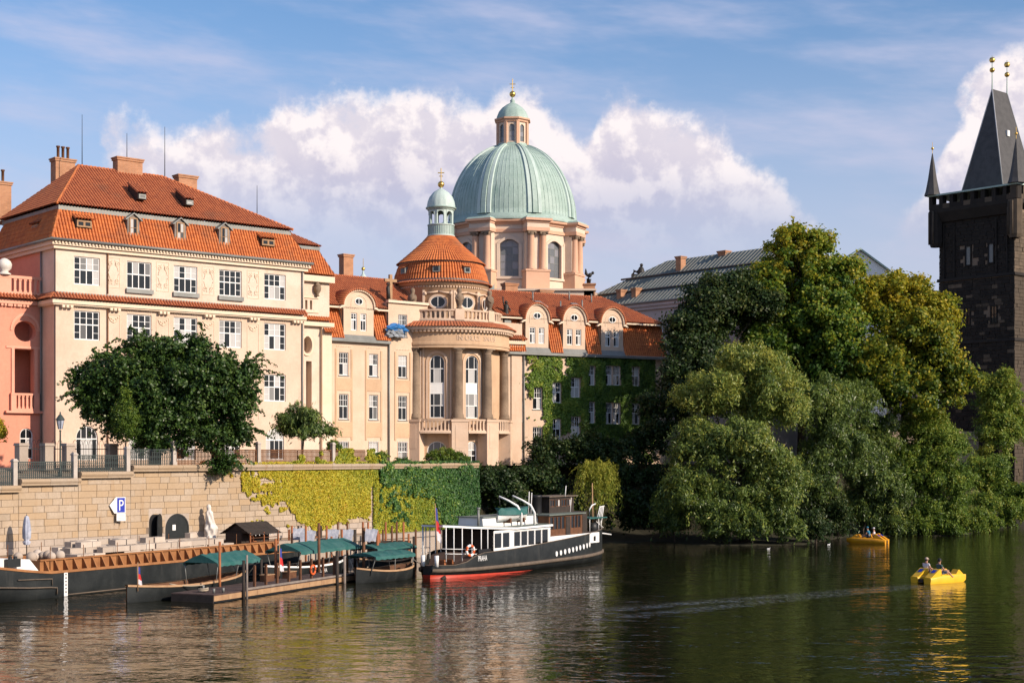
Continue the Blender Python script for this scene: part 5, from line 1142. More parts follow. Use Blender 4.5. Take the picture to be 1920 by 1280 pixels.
# ---- the black and white passenger boat
def passenger_boat():
    FS = Fac(-5.85, 108.5, 31.5)
    t = thing('passenger_boat', 'black and white passenger boat with red underside moored by the quay', 'boat', FS.w(0, 0, 0), FS.rz)
    HB = lambda u: interp(u, [-.6, -.3, 0, .5, 1, 2, 3, 8, 16, 19, 21, 23, 24.5, 25.6, 26.2], [.35, .75, .98, 1.35, 1.6, 1.95, 2.2, 2.6, 2.6, 2.4, 2.05, 1.5, .95, .4, .06])
    BT = lambda u: interp(u, [-.6, .8, 1.8, 2.6, 3.6, 7.7, 13.3, 15.8, 22.4, 26], [.95, .92, 1.12, 1.5, 1.7, 1.8, 2.08, 2.2, 2.48, 2.62])
    us = [-.6, -.3, 0, .4, .8, 1.3, 1.8, 2.2, 2.6, 3.1, 3.6, 5, 7, 9, 11, 13, 15, 17, 19, 20.5, 22, 23.2, 24.4, 25.3, 26.2]
    zr = lambda u: interp(u, [-.6, 10, 26], [.27, .0, -.12])
    lo = MB(); loft(lo, us, lambda u: [(-HB(u) * k, z) for k, z in ((.35, -.7), (.7, -.35), (.9, zr(u)))] + [(HB(u) * k, z) for k, z in ((.9, zr(u)), (.7, -.35), (.35, -.7))]); lo.build('bottom', MT['hullred'], t)
    hu = MB(); loft(hu, us, lambda u: [(-HB(u), BT(u)), (-HB(u) * 1.0, .62), (-HB(u) * .9, zr(u) + .001), (HB(u) * .9, zr(u) + .001), (HB(u), .62), (HB(u), BT(u))]); hl = hu.build('hull', MT['hull'], t)
    dk = MB(); loft(dk, us, lambda u: [(-HB(u) + .04, BT(u) - .12 if u > 3 else .75), (HB(u) - .04, BT(u) - .12 if u > 3 else .75)], False); dk.build('deck', MT['deck'], t)
    rb = MB()
    for s in (-1, 1): loft(rb, us, lambda u: [(s * (HB(u) - .02), .72), (s * (HB(u) + .16), .68), (s * (HB(u) + .16), .5), (s * (HB(u) - .02), .42)], False)
    rb.build('rub_rail', MT['rub'], t)
    gr = MB()
    for s in (-1, 1): loft(gr, us, lambda u: [(s * (HB(u) - .03), BT(u)), (s * (HB(u) + .05), BT(u)), (s * (HB(u) + .05), BT(u) + .05), (s * (HB(u) - .03), BT(u) + .05)], False)
    gr.build('gunwale', MT['rub'], t)
    rd = MB(); rd.prism([(-.2, -.5), (.9, -.45), (.8, .1), (.3, .28), (-.15, .05)], -1.05, -.95); rd.build('rudder', MT['wooddk'], t)
    # saloon
    CW = 2.3; ZR = 3.27
    wins = [(4.95, 6.0, 1.92, 3.12), (6.12, 7.15, 1.92, 3.12)] + [(7.75 + 1.06 * k, 8.73 + 1.06 * k, 1.92, 3.12) for k in range(5)]
    for s in (-1, 1):
        c = MB(); wall_holes(c, 4.75, 13.3, 1.68, ZR, wins, dep=0, thick=.08); o = c.build('saloon_side', MT['white'], t, (0, s * CW, 0))
        for a, b, c_, d in wins: window(o, a, c_, b - a, d - c_, (0, 1), (0, 1), dep=.03, gt='darkglass', fw=.05)
    MB().box(4.75, 4.83, -CW, CW, 1.7, ZR).build('saloon_end', MT['wooddk'], t); MB().box(13.2, 13.3, -CW, CW, 1.7, ZR).build('saloon_end', MT['white'], t)
    MB().box(5.2, 13.0, -1.7, 1.7, 1.75, 2.15).build('saloon_benches', MT['wood'], t)
    rh = lambda u: max(.3, HB(u) - .12) if u > 0 else .9; zr_ = lambda u: interp(u, [0, 3, 8, 14], [3.72, 3.5, ZR, 3.3])
    ru = [.1, .5, 1, 1.6, 2.4, 3.2, 4.5, 6, 8, 10, 12, 13.4]
    r = MB(); loft(r, ru, lambda u: [(-rh(u), zr_(u)), (-rh(u), zr_(u) + .14), (rh(u), zr_(u) + .14), (rh(u), zr_(u))]); r.build('saloon_roof', MT['white'], t)
    g = MB(); loft(g, ru, lambda u: [(-rh(u) + .06, zr_(u) + .15), (-rh(u) + .12, zr_(u) + .19), (rh(u) - .12, zr_(u) + .19), (rh(u) - .06, zr_(u) + .15)], False); g.build('roof_covering', MT['roofgreen'], t)
    for u in (.35, .9, 1.6, 2.5, 3.5, 4.3):
        for s in (-1, 1): MB().tube([(u, s * (rh(u) - .08), 1.2), (u, s * (rh(u) - .08), zr_(u))], .045, 6).build('awning_post', MT['white'], t)
    for z, u0 in ((2.15, 0.0), (1.8, .2)):
        for s in (-1, 1): MB().tube([(u, s * (HB(u) - .06), z - .05 * u) for u in (u0, .6, 1.2, 2.0, 2.8)], .03, 6).build('stern_rail', MT['white'], t)
    MB().box(3.0, 4.75, -2.15, -2.08, 1.7, 1.98).build('slogan_board', MT['black'], t)
    for k in range(3): MB().box(1.2 + k * .9, 1.6 + k * .9, -.3, .3, .75, 1.25).build('stern_seat', MT['woodred'], t)
    # raised trunk, wheelhouse, top cabin, funnel
    tk = MB(); tk.prism([(-1.15, 3.4), (1.15, 3.4), (1.05, 4.2), (-1.05, 4.2)], 5.2, 14.0, axis='x'); tk.build('upper_trunk', MT['white'], t)
    MB().box(5.1, 13.2, -1.2, 1.2, 4.2, 4.27).build('trunk_roof', MT['roofgreen'], t)
    WW = 2.12
    wh = [(13.55 + .62 * k, 14.1 + .62 * k, 2.95, 4.0) for k in range(4)] + [(17.0 + .55 * k, 17.48 + .55 * k, 2.95, 4.0) for k in range(3)]
    for s in (-1, 1):
        c = MB(); wall_holes(c, 13.32, 18.9, 2.3, 4.1, wh, dep=0, thick=.08); o = c.build('wheelhouse_side', MT['wood'], t, (0, s * WW, 0))
        for a, b, c_, d in wh: window(o, a, c_, b - a, d - c_, (0, 1), (0, 1), dep=.03, mt='wood', gt='glass', fw=.04)
        MB().box(13.32, 21.6, s * WW - (.12 if s < 0 else -.04), s * WW - (.04 if s < 0 else -.12), 1.6, 2.45).build('white_bulwark', MT['white'], t)
    MB().box(16.05, 16.75, -WW - .06, -WW + .1, 1.95, 3.95).build('cabin_door', MT['wooddk'], t)
    MB().box(20.6, 20.95, -WW - .14, -WW - .12, 1.75, 2.15).build('side_hatch', MT['black'], t)
    MB().box(13.32, 13.42, -WW, WW, 2.3, 4.1).build('wheelhouse_end', MT['wood'], t); MB().box(18.8, 18.9, -WW, WW, 2.3, 4.1).build('wheelhouse_end', MT['wood'], t)
    MB().box(13.1, 19.15, -WW - .2, WW + .2, 4.1, 4.2).build('wheelhouse_roof', MT['roofgreen'], t)
    c = MB(); hs = [(15.7 + .95 * k, 16.45 + .95 * k, 4.7, 5.3) for k in range(4)]; wall_holes(c, 15.5, 19.6, 4.2, 5.5, hs, dep=-.9, thick=.08); c.box(15.5, 19.6, .8, .9, 4.2, 5.5); c.box(19.5, 19.6, -.82, .8, 4.2, 5.5); c.box(15.5, 15.6, -.82, .8, 4.2, 5.5); tc_ = c.build('top_cabin', MT['wooddk'], t)
    for a, b, c_, d in hs: window(tc_, a, c_, b - a, d - c_, (0, .5, 1), (0, 1), dep=-.86, mt='wood', gt='glass', fw=.05)
    MB().box(15.2, 20.0, -1.1, 1.1, 5.5, 5.58).build('top_roof', MT['rub'], t)
    MB().box(19.0, 21.4, -1.2, 1.2, 2.4, 4.2).build('fore_casing', MT['wooddk'], t)
    MB().lathe([(.45, 4.15), (.45, 5.45), (.5, 5.5), (.5, 5.7), (.4, 5.7), (.4, 5.3)], 20, c=(14.6, -.2)).build('funnel', MT['black'], t)
    for u, v in ((9.3, 8.2), (11.3, 10.2)):
        MB().tube([(u, -2.0, 3.4), (u, -2.0, 4.4), (u - .15, -1.75, 5.0), (u - .55, -1.2, 5.4), (v + .1, -.6, 5.75)], [.1, .1, .09, .08, .07], 8).build('davit', MT['white'], t)
        MB().tube([(v + .1, -.6, 5.7), (v + .12, -.7, 4.9)], .03, 5).build('davit_tackle', MT['iron'], t)
    for u, y, z0, z1 in ((13.2, -.3, 4.2, 6.0), (13.6, -.3, 4.2, 5.9), (17.6, -1.2, 5.5, 6.4), (19, -.9, 4.2, 5.4)): MB().tube([(u, y, z0), (u + .15, y, z1)], .035, 5).build('mast', MT['white'], t)
    MB().tube([(4.9, -.9, 3.5), (4.9, -.9, 4.9)], .09, 8).lathe([(.16, 4.9), (.14, 5.0)], 8, c=(4.9, -.9), close='t').build('vent_pipe', MT['zinc'], t)
    # fore end: small awning, bow crane, mast, anchor gear
    MB().box(22.0, 25.2, -1.1, 1.1, 3.5, 3.58).build('fore_awning', MT['teal'], t)
    for u, y in ((22.2, -1), (23.8, -1), (25, -.6), (22.2, 1), (25, .6)): MB().tube([(u, y, 2.4), (u, y, 3.5)], .035, 5).build('awning_post', MT['white'], t)
    MB().tube([(22.3, -.9, 3.5), (22.4, -.9, 4.3), (22.8, -.9, 4.65), (23.4, -.9, 4.75)], .06, 6).build('bow_davit', MT['white'], t)
    fr = MB()
    for k in range(4): fr.tube([(24.4 + .25 * k, -.5, 3.3 - .2 * k), (25.0 + .22 * k, -.5, 4.5)], .04, 5)
    fr.tube([(24.9, -.5, 4.4), (25.8, -.5, 4.5)], .04, 5); fr.tube([(24.3, -.5, 3.2), (25.6, -.5, 2.6)], .04, 5); fr.build('bow_crane', MT['white'], t)
    MB().tube([(24.6, 0, 2.4), (24.5, 0, 6.5)], [.09, .05], 6).build('fore_mast', MT['woodlt'], t)
    MB().tube([(26.0, -.1, 2.1), (27.8, -.1, 1.9)], .06, 6).build('bowsprit', MT['white'], t)
    MB().lathe([(.42, 2.4), (.5, 2.7), (.42, 3.1), (.2, 3.15)], 12, c=(23.6, -.5)).build('winch_drum', MT['iron'], t)
    for k in range(10):
        u = 13.7 + .68 * k; dk = MB(); n = 12; z = .98 + .045 * k; dk.prism([(.17 * math.cos(2 * math.pi * i / n), .21 * math.sin(2 * math.pi * i / n)) for i in range(n)], -.03, .03)
        o = dk.build('porthole', MT['white'], t, (u, -HB(u) - .02, z + .1)); o.rotation_euler = (0, 0, math.atan2(-(HB(u + .2) - HB(u - .2)), .4))
    nm = ob('name_lettering', text_mesh('PRAHA', .56, .012, 'white', 'name_lettering'), t, (3.35, -HB(3.35) - .03, 1.14)); nm.rotation_euler = (R(90), 0, R(-5)); nm.scale = (.62, 1, 1)
    for p in ((-.35, -.9), (-.35, .3)): MB().tube([(p[0] - .3, p[1], .9), (p[0] - .3, p[1], 1.7)], [.14, .16], 10).build('fender', MT['white'], t)
    fl = thing('stern_flag', 'furled blue, red and white flag at the stern of the passenger boat', 'flag', FS.w(-.1, -.55, 0), FS.rz); flag(fl, 0, 0, 5.2, 3.4, .34, (-.25, 0))
    lb = thing('life_ring', 'orange and white life ring on the stern rail of the passenger boat', 'life ring', FS.w(1.9, -2.1, 1.55), FS.rz)
    for k in range(8):
        pts = [(.36 * math.cos(R(45 * k + 9 * i)), -.03, .42 + .36 * math.sin(R(45 * k + 9 * i))) for i in range(6)]; MB().tube(pts, .1, 8).build('ring_band', MT['orangeb' if k % 2 else 'white'], lb)
    lb.rotation_euler[2] = FS.rz - R(15)
    dg = thing('covered_dinghy', 'small white dinghy under a green cover on the passenger boat roof', 'dinghy', FS.w(9.2, -1.25, 3.72), FS.rz)
    du = [-2.1, -1.8, -1.2, -.4, .4, 1.2, 1.8, 2.05]; hb = lambda u: .78 * max(.05, 1 - abs(u / 2.12) ** 2.6); h = MB(); loft(h, du, lambda u: [(-hb(u), .85 + .05 * u * u * .5), (-hb(u) * .8, .4), (-.05, .12), (.05, .12), (hb(u) * .8, .4), (hb(u), .85 + .05 * u * u * .5)]); h.build('dinghy_hull', MT['white'], dg)
    c = MB(); loft(c, du, lambda u: [(-hb(u) - .05, .62), (-hb(u) * 1.02, .95), (-.3, 1.12 + .08 * math.cos(u * 3)), (.3, 1.12 + .08 * math.cos(u * 3)), (hb(u) * 1.02, .95), (hb(u) + .05, .7)]); c.build('dinghy_cover', MT['teal'], dg)
    for u in (-1, 1): MB().box(u - .08, u + .08, -.5, .5, 0, .35).build('chock', MT['wood'], dg)
passenger_boat()
# ---- barge with its load of pale blocks
def barge():
    o = wp(120, 1118); FG = Fac(o.x, o.y, 30)
    t = thing('cargo_barge', 'long black barge with rusty coaming and white fore cabin', 'barge', FG.w(0, 0, 0), FG.rz)
    B = 5.0; nd = lambda u: interp(u, [-12, -10, -8, -5, -2.5, 0, 22], [2.5, 1.7, .95, .3, .06, 0, 0]); zt = lambda u: interp(u, [-12, -8, -5, -2.5, -1, 24], [3.1, 2.6, 2.15, 1.78, 1.62, 1.62])
    us = [-12, -11, -10, -9, -8, -7, -6, -5, -4, -3, -2, -1, 0, 4, 8, 12, 16, 20, 24]
    bo = lambda u: interp(u, [-12, -8, -4, -2], [2.2, .7, -.2, -.6])
    h = MB(); loft(h, us, lambda u: [(nd(u), zt(u)), (nd(u) + .03, (zt(u) + bo(u)) / 2), (nd(u) + .15 * (1 + max(0, -u - 2) * .4), bo(u)), (B - nd(u) - .15, bo(u)), (B - nd(u), zt(u))]); h.build('hull', MT['hull'], t)
    d = MB(); loft(d, us, lambda u: [(nd(u) + .02, zt(u) - .02), (B - nd(u) - .02, zt(u) - .02)], False); d.build('deck', MT['rust'], t)
    g = MB()
    for s in (0, 1): loft(g, us, lambda u: [((nd(u) - .05) if s == 0 else B - nd(u) + .05, zt(u) - .1), ((nd(u) - .05) if s == 0 else B - nd(u) + .05, zt(u) + .05), ((nd(u) + .15) if s == 0 else B - nd(u) - .15, zt(u) + .05)], False)
    g.build('gunwale', MT['rust'], t)
    MB().tube([(u, nd(u) + .06, .1) for u in (0, 4, 10, 16, 24)], .05, 5).build('waterline_strake', MT['rub'], t)
    MB().tube([(-5.2, .25, .95), (-4, .1, .86), (-2.8, .0, .76), (-1.2, -.04, .68), (-.6, -.04, .62), (-.6, -.04, .2)], .05, 5).tube([(-3.6, .1, 1.3), (-2, .0, 1.24), (-1, -.04, 1.2), (-1, -.04, .8)], .04, 5).build('rubbing_strip', MT['rub'], t)
    c = MB(); c.box(-1.4, 22, .62, .70, 1.6, 2.32); c.box(-1.4, 22, B - .7, B - .62, 1.6, 2.32); c.box(-1.4, -1.32, .7, B - .7, 1.6, 2.32); c.box(21.9, 22, .7, B - .7, 1.6, 2.32); c.build('coaming', MT['rust'], t)
    MB().box(-1.45, 22.05, .52, .72, 2.30, 2.40).box(-1.45, 22.05, B - .72, B - .52, 2.3, 2.4).build('coaming_cap', MT['rust'], t)
    rk = MB(); rk.prism([(.1, 1.62), (.61, 1.62), (.61, 2.3), (.5, 2.3)], 0, .09, axis='x'); me = rk.mesh('coaming_rib', MT['rust'])
    for k in range(29): ob('coaming_rib', me, t, (-1.1 + k * .8, 0, 0))
    MB().box(-1.3, 21.9, .71, B - .71, 1.55, 2.15).build('hold_floor', MT['rust'], t)
    cb = MB(); cb.prism([(-6.2, 2.1), (-1.5, 1.65), (-2.3, 2.48), (-6.2, 2.75)], .55, B - .55); cb.build('fore_cabin', MT['white'], t)
    MB().box(-4.3, -3.3, .2, .5, 2.1, 2.6).tube([(-4.0, .35, 2.1), (-4.0, .35, 2.75)], .12, 8).tube([(-3.6, .35, 2.1), (-3.6, .35, 2.75)], .12, 8).build('bollard', MT['iron'], t)
    MB().box(-.02, .28, -.035, .02, .02, 1.58).build('draught_scale', MT['white'], t)
    for k in range(6): MB().box(.08, .18, -.045, -.036, .25 + .22 * k, .35 + .22 * k).build('scale_mark', MT['black'], t)
    for k, u in enumerate((-.6, 2.2, 5.2, 8.2, 11.2, 14.2, 17.2)): MB().tube([(u, .58, 1.7), (u, .58, 3.15)], .025, 5).build('stanchion', MT['rustiron'], t); MB().tube([(u, B - .58, 1.7), (u, B - .58, 3.2)], .025, 5).build('stanchion', MT['rustiron'], t)
    # load
    r = random.Random(21); n = 0
    def block(u, y, z, L_, w_, h, rz):
        mb = MB(); mb.box(-L_ / 2, L_ / 2, -w_ / 2, w_ / 2, 0, h); p = FG.w(u, y, z)
        tag(mb.build('stone_block', MT['blockst'], None, p, FG.rz + rz), 'pale cut block among the load stacked in the barge hold', 'block', 'blocks stacked in the barge hold')
    for lay in range(3):
        for row, y in enumerate((1.1, 1.9, 2.7, 3.5)):
            u = 1.6 + r.random() + lay * .5
            while u < 16.0 - lay * .4:
                L_ = r.choice((.8, 1.0, 1.25, 1.5)); h = r.choice((.32, .36))
                if r.random() < (.9, .8, .62)[lay] and (lay < 2 or row > 0): block(u + L_ / 2, y + r.uniform(-.08, .08), 2.15 + lay * .362, L_ - .05, r.uniform(.5, .68), .355, r.uniform(-.05, .05)); n += 1
                u += L_
    for k in range(9):
        u, y = r.uniform(-1.0, 1.4), r.uniform(1.0, 3.6); rad = r.uniform(.22, .34); p = FG.w(u, y, 2.15)
        mb = MB(); mb.ball((0, 0, rad), rad, 14); mb.lathe([(rad * .5, 0), (rad * .55, rad * .2)], 10); tag(mb.build('round_stone', MT['blockst'], None, p), 'rounded pale stone heaped at the fore end of the barge hold', 'stone', 'round stones in the barge')
    # cabin hut on the after end
    hx = thing('tiled_hut', 'small dark wooden hut with mossy gabled roof at the barge stern', 'hut', FG.w(19.4, 1.2, 2.1), FG.rz); hx.scale = (.74, .82, 1.0)
    w_ = MB(); w_.box(.2, 4.6, 1.1, 3.0, 0, 1.0); w_.build('hut_wall', MT['wooddk'], hx)
    g = MB(); g.prism([(.2, .95), (3.1, .95), (1.65, 1.62)], .3, .36, axis='x'); g.build('gable_boards', MT['wooddk'], hx)
    rf = MB()
    for k in range(16):
        for s in (0, 1):
            y0, y1, z0, z1 = (-.15, 1.65, .88, 1.72) if s == 0 else (3.45, 1.65, .88, 1.72); a = k / 16
        x = k * .3
    for s in (0, 1):
        y0 = -.2 if s == 0 else 3.5
        for k in range(5):
            a, b = k / 5, (k + 1.12) / 5; ya, yb = y0 + (1.65 - y0) * a, y0 + (1.65 - y0) * b; za, zb = .82 + .86 * a, .82 + .86 * b
            bd = MB(); bd.add([(-.1, ya, za + .04), (4.9, ya, za + .04), (4.9, yb, zb + .01), (-.1, yb, zb + .01), (-.1, ya, za + .08), (4.9, ya, za + .08), (4.9, yb, zb + .04), (-.1, yb, zb + .04)], [(0, 1, 2, 3), (4, 5, 6, 7), (0, 1, 5, 4), (1, 2, 6, 5), (2, 3, 7, 6), (3, 0, 4, 7)]); bd.build('roof_board', MT['wooddk'], hx)
    for x in (.05, 2.2, 4.5): MB().box(x - .06, x + .06, -.1, .02, 0, 1.0).build('hut_post', MT['woodred'], hx)
    for z in (.3, .6): MB().tube([(0, -.05, z), (4.6, -.05, z)], .03, 5).build('hut_rail', MT['wood'], hx)
    ch = MB(); ch.box(.9, 1.4, .2, .7, .3, .36); ch.box(.9, .95, .2, .7, .36, .8); [ch.box(x, x + .05, y, y + .05, 0, .3) for x in (.9, 1.35) for y in (.2, .65)]; ch.build('chair', MT['woodred'], hx)
    for k in range(8):
        x = .2 + k * .6; MB().ball((x, -.12, .86 - .08 * (1 - abs((k % 4) - 1.5) / 1.5)), .055, 8).build('light_bulb', MT['white'], hx)
    return FG
FG = barge()
# ---- jetty
def jetty():
    o = wp(400, 1130); FP = Fac(o.x, o.y, 24)
    t = thing('floating_jetty', 'low wooden floating jetty with tan fascia boards and dark end', 'jetty', FP.w(0, 0, 0), FP.rz)
    L_ = 17.5; Wd = 3.1
    MB().box(.05, L_, .05, Wd, -.4, .38).build('float', MT['black'], t)
    MB().box(-.02, .05, .0, Wd, -.1, .42).build('end_board', MT['wooddk'], t)
    k = 0; u = 0
    while u < L_ - .1:
        u1 = min(u + 1.55, L_); MB().box(u + .012, u1 - .012, -.05, .05, .1, .42).build('fascia_board', MT['woodlt'], t); u = u1
    d = MB(); n = int(L_ / .16)
    for k in range(n): d.box(k * .16 + .008, k * .16 + .152, -.02, Wd + .02, .43, .5)
    stuff(d.build('deck_planks', MT['deck'], t, fix=False))
    MB().box(3.4, L_, -.06, .08, .5, .62).build('edge_beam', MT['greyw'], t)
    for u in (4.7, 6.0, 7.3, 8.7, 10.1, 11.5, 13.0, 14.5):
        MB().box(u - .07, u + .07, .12, .26, .5, 1.95).build('rail_post', MT['wood'], t)
    for u, y in ((.9, .6), (2.6, 2.6), (1.6, .4)): MB().tube([(u, y, .5), (u, y, .78)], [.07, .09], 8).build('cleat', MT['zinc'], t)
    rp = MB(); [rp.tube([(1.2 + .3 * math.cos(a * .9), 1.6 + .3 * math.sin(a * .9), .55 + .015 * a) for a in range(0, 15)], .045, 5)]; tag(rp.build('coiled_rope', MT['rope'], None, FP.w(0, 0, 0), FP.rz), 'coil of pale rope lying on the jetty end', 'rope')
    # piles and tall posts: column, row of top, depth behind the jetty edge
    spec = [(412, 1015, 2.9, .085, 'woodred', 'tall reddish post rising beside the first green canopy'), (457, 1050, -.15, .10, 'wooddk', 'thick black pile at the jetty edge beside a grey pole'), (463, 1040, -.35, .07, 'greyw', 'slim grey pole standing in the water at the jetty edge'), (517, 1010, 3.3, .10, 'woodred', 'tall reddish post next to the hanging flag on the jetty'),
            (598, 980, 3.2, .11, 'wood', 'tallest brown mooring post between the green canopies'), (632, 1034, -.1, .12, 'wooddk', 'thick dark pile at the far corner of the jetty'), (646, 1043, -.25, .10, 'greyw', 'grey weathered pile at the far corner of the jetty'), (682, 989, 3.0, .12, 'wood', 'brown mooring post left of the hanging silver sheet'), (708, 994, 3.2, .11, 'woodred', 'orange-brown mooring post right of the hanging silver sheet'), (490, 1048, 3.0, .09, 'wooddk', 'short dark post behind the jetty railing posts')]
    for px, py, dep, r_, mt, lab in spec:
        u = FP.u(px, dep); zt = FP.z(px, py, dep); zt = max(zt, 1.2)
        tag(MB().tube([(0, 0, -1), (0, 0, zt)], [r_ * 1.05, r_ * .95], 10).build('mooring_post', MT[mt], None, FP.w(u, dep, 0)), lab, 'post', 'mooring posts by the jetty')
    r = random.Random(5)
    for k in range(30):
        px = 520 + (k * 9.4) + r.uniform(-4, 4); Y = r.uniform(117, 124); yt = r.choice((978, 985, 992, 1000, 1005)) if px > 590 else r.choice((985, 992, 1000)); p = gp(px, yt, Y)
        if px > 786: continue
        tag(MB().tube([(0, 0, -1), (0, 0, p.z)], .085, 8).build('mooring_pole', MT[r.choice(('woodred', 'woodred', 'wood', 'wooddk'))], None, (p.x, Y, 0)), 'wooden pole in the crowd of poles below the yellow ivy', 'post', 'poles below the ivy wall')
    fl = thing('jetty_flag', 'blue, red and white flag hanging limp on the jetty', 'flag', FP.w(FP.u(524, 2.9), 2.9, 0), FP.rz); flag(fl, 0, 0, 2.6, 2.2, .3)
    return FP
FP = jetty()
def open_boat(name, label, loc, rz, L_, B, Hh, canopy=None, gun='woodlt', letters=None, group=None):
    t = thing(name, label, 'boat', loc, rz, group)
    n = 15; us = [-L_ / 2 + L_ * i / (n - 1) for i in range(n)]; hb = lambda u: B / 2 * max(.04, 1 - abs(2 * u / L_) ** 3.2); sh = lambda u: Hh + .3 * (2 * u / L_) ** 2
    h = MB(); loft(h, us, lambda u: [(-hb(u), sh(u)), (-hb(u) * .86, .1), (-hb(u) * .5, -.3), (hb(u) * .5, -.3), (hb(u) * .86, .1), (hb(u), sh(u))], False); h.build('hull', MT['hull'], t)
    f = MB(); loft(f, us, lambda u: [(-hb(u) * .9, .2), (hb(u) * .9, .2)], False); f.build('floor_boards', MT['deck'], t)
    i_ = MB(); 
    for s in (-1, 1): loft(i_, us, lambda u: [(s * (hb(u) - .05), sh(u)), (s * (hb(u) * .88 - .04), .2)], False)
    i_.build('inner_planking', MT['wood'], t)
    g = MB()
    for s in (-1, 1): loft(g, us, lambda u: [(s * (hb(u) - .08), sh(u) + .07), (s * (hb(u) + .06), sh(u) + .07), (s * (hb(u) + .06), sh(u) - .05)], False)
    g.build('gunwale', MT[gun], t)
    for k in range(3):
        u = -L_ * .25 + L_ * .25 * k; MB().box(u - .16, u + .16, -hb(u) * .88, hb(u) * .88, .5, .56).build('thwart', MT['woodred' if k % 2 else 'woodlt'], t)
    if canopy:
        a, b, ze, zr, hw = canopy; m = 14; vs_ = []
        for i in range(m + 1):
            u = a + (b - a) * i / m; sag = .06 * math.sin(i * 2.4) + .03 * math.sin(i * 5.3); 
            for y, z in ((-hw - .03, ze - .2 - .05 * (i % 2)), (-hw, ze), (-hw * .5, (ze + zr) / 2 + .04 + sag), (0, zr + sag * .6), (hw * .5, (ze + zr) / 2 + .04 + sag), (hw, ze), (hw + .03, ze - .2 - .05 * (i % 2))): vs_.append((u, y, z))
        c = MB(); c.add(vs_, [(i * 7 + j, i * 7 + j + 1, i * 7 + j + 8, i * 7 + j + 7) for i in range(m) for j in range(6)])
        for i in (0, m): c.add([vs_[i * 7 + j] for j in range(1, 6)], [(0, 1, 2, 3, 4)])
        c.build('canopy', MT['teal'], t)
        for u in (a + .1, (a + b) / 2, b - .1):
            for s in (-1, 1): MB().tube([(u, s * hb(u) * .92, .5), (u, s * (hw - .05), ze)], .03, 5).build('canopy_post', MT['zinc'], t)
    if letters:
        l = ob('boat_lettering', text_mesh(letters, .42, .01, 'white', 'boat_lettering'), t, (0, -B / 2 - .03, .35)); l.rotation_euler = (R(90), 0, 0)
    return t
open_boat('excursion_boat', 'long black open boat under the leftmost green canopy', FP.w(4.0, 4.7, 0), FP.rz, 12.5, 2.5, .75, (1.2, 6.2, 1.95, 2.5, 1.35))
bz = thing('punt_flag', 'small blue, red and white flag at the bow of the black boat by the barge', 'flag', FP.w(-1.7, 4.3, 0), FP.rz); flag(bz, 0, 0, 2.2, 1.5, .2)
open_boat('excursion_boat', 'black open boat with white lettering under the largest green canopy', FP.w(19.0, 5.2, 0), FP.rz, 11, 2.6, .85, (-3.2, 5.2, 2.05, 2.6, 1.5), 'white', 'PRAHA')
p = wp(716, 1092); open_boat('small_launch', 'small dark launch with tan gunwale and green canopy beside the passenger boat', (p.x, p.y + 2.2, 0), R(57), 6.6, 2.5, .75, (-2.6, 2.0, 1.85, 2.1, 1.25))
p = gp(722, 1030, 117); open_boat('small_launch', 'dark launch with green canopy behind the small tan-gunwaled launch', (p.x, 117, 0), R(57), 6.6, 2.4, .7, (-2.6, 2.4, 1.75, 2.05, 1.3))
for px, py, Y, w_, lab in ((560, 1001, 119, 1.2, 'crumpled white sheet hung beside the wooden hut roof'), (578, 1005, 118.5, 1.3, 'dark and silver sheet hung above the largest green canopy'), (624, 1003, 120, 1.15, 'pale blue sheet hanging behind the tallest brown post'), (652, 1003, 121, 1.1, 'rightmost pale sheet of the pair behind the large canopy'), (697, 1003, 113, 1.0, 'silver sheet hanging between two brown mooring posts')):
    p = gp(px, py, Y); b = MB(); n = 9; vs_ = []
    for i in range(n + 1):
        for j in range(5): vs_.append((w_ * (i / n - .5), .08 * math.sin(i * 1.9 + j) + .05 * j, (.5 - j / 4) * .95 + .05 * math.sin(i * 1.3)))
    b.add(vs_, [(i * 5 + j, i * 5 + j + 1, i * 5 + j + 6, i * 5 + j + 5) for i in range(n) for j in range(4)], True)
    tag(b.build('hanging_sheet', MT['bluegrey'], None, p, R(35)), lab, 'sheet', 'sheets hung along the quay')
MBd = MB().box(-1.6, 1.6, -.8, .8, 0, 1.5); p = gp(730, 1040, 122); tag(MBd.build('dark_crate', MT['wooddk'], None, (p.x, p.y, .4), R(40)), 'large dark wooden box among the poles behind the launches', 'box')
# ---------------------------------------------------------------- things on the quay
pu = FW.u(50, -1.6); t = thing('closed_parasol', 'folded blue-grey parasol standing on the lower quay beside the barge', 'parasol', FW.w(pu, -1.6, 2.2), 0)
MB().tube([(0, 0, 0), (0, 0, 2.75)], .035, 6).build('pole', MT['iron'], t); MB().lathe([(.34, .0), (.3, .05), (.08, .12)], 12).build('base', MT['iron'], t)
c = MB(); c.lathe([(.16, .75), (.24, .95), (.13, 1.05), (.24, 1.2), (.25, 1.7), (.19, 2.3), (.12, 2.62), (.03, 2.7)], 24, rib=lambda a: 1 + .22 * math.cos(8 * a)); c.build('folded_canopy', MT['bluegrey'], t)
su = FW.u(224, -.3); t = thing('parking_sign', 'blue parking sign with white arrow board fixed to the quay wall', 'sign', FW.w(su, -.38, 4.2), FW.rz - R(20))
b = MB(); b.prism([(-.42, .55), (.4, .55), (.4, 1.72), (-.30, 1.72), (-.78, 1.14)], 0, .04); b.build('arrow_board', MT['white'], t)
MB().box(-.22, .34, -.012, -.001, .62, 1.66).build('blue_panel', MT['blue'], t)
l = ob('letter_p', text_mesh('P', 1.12, .006, 'white', 'letter_p'), t, (.06, -.02, .75)); l.rotation_euler = (R(90), 0, 0); l.scale = (.68, 1, 1)
MB().box(-.26, .4, 0, .03, 0, .52).build('lower_board', MT['white'], t)
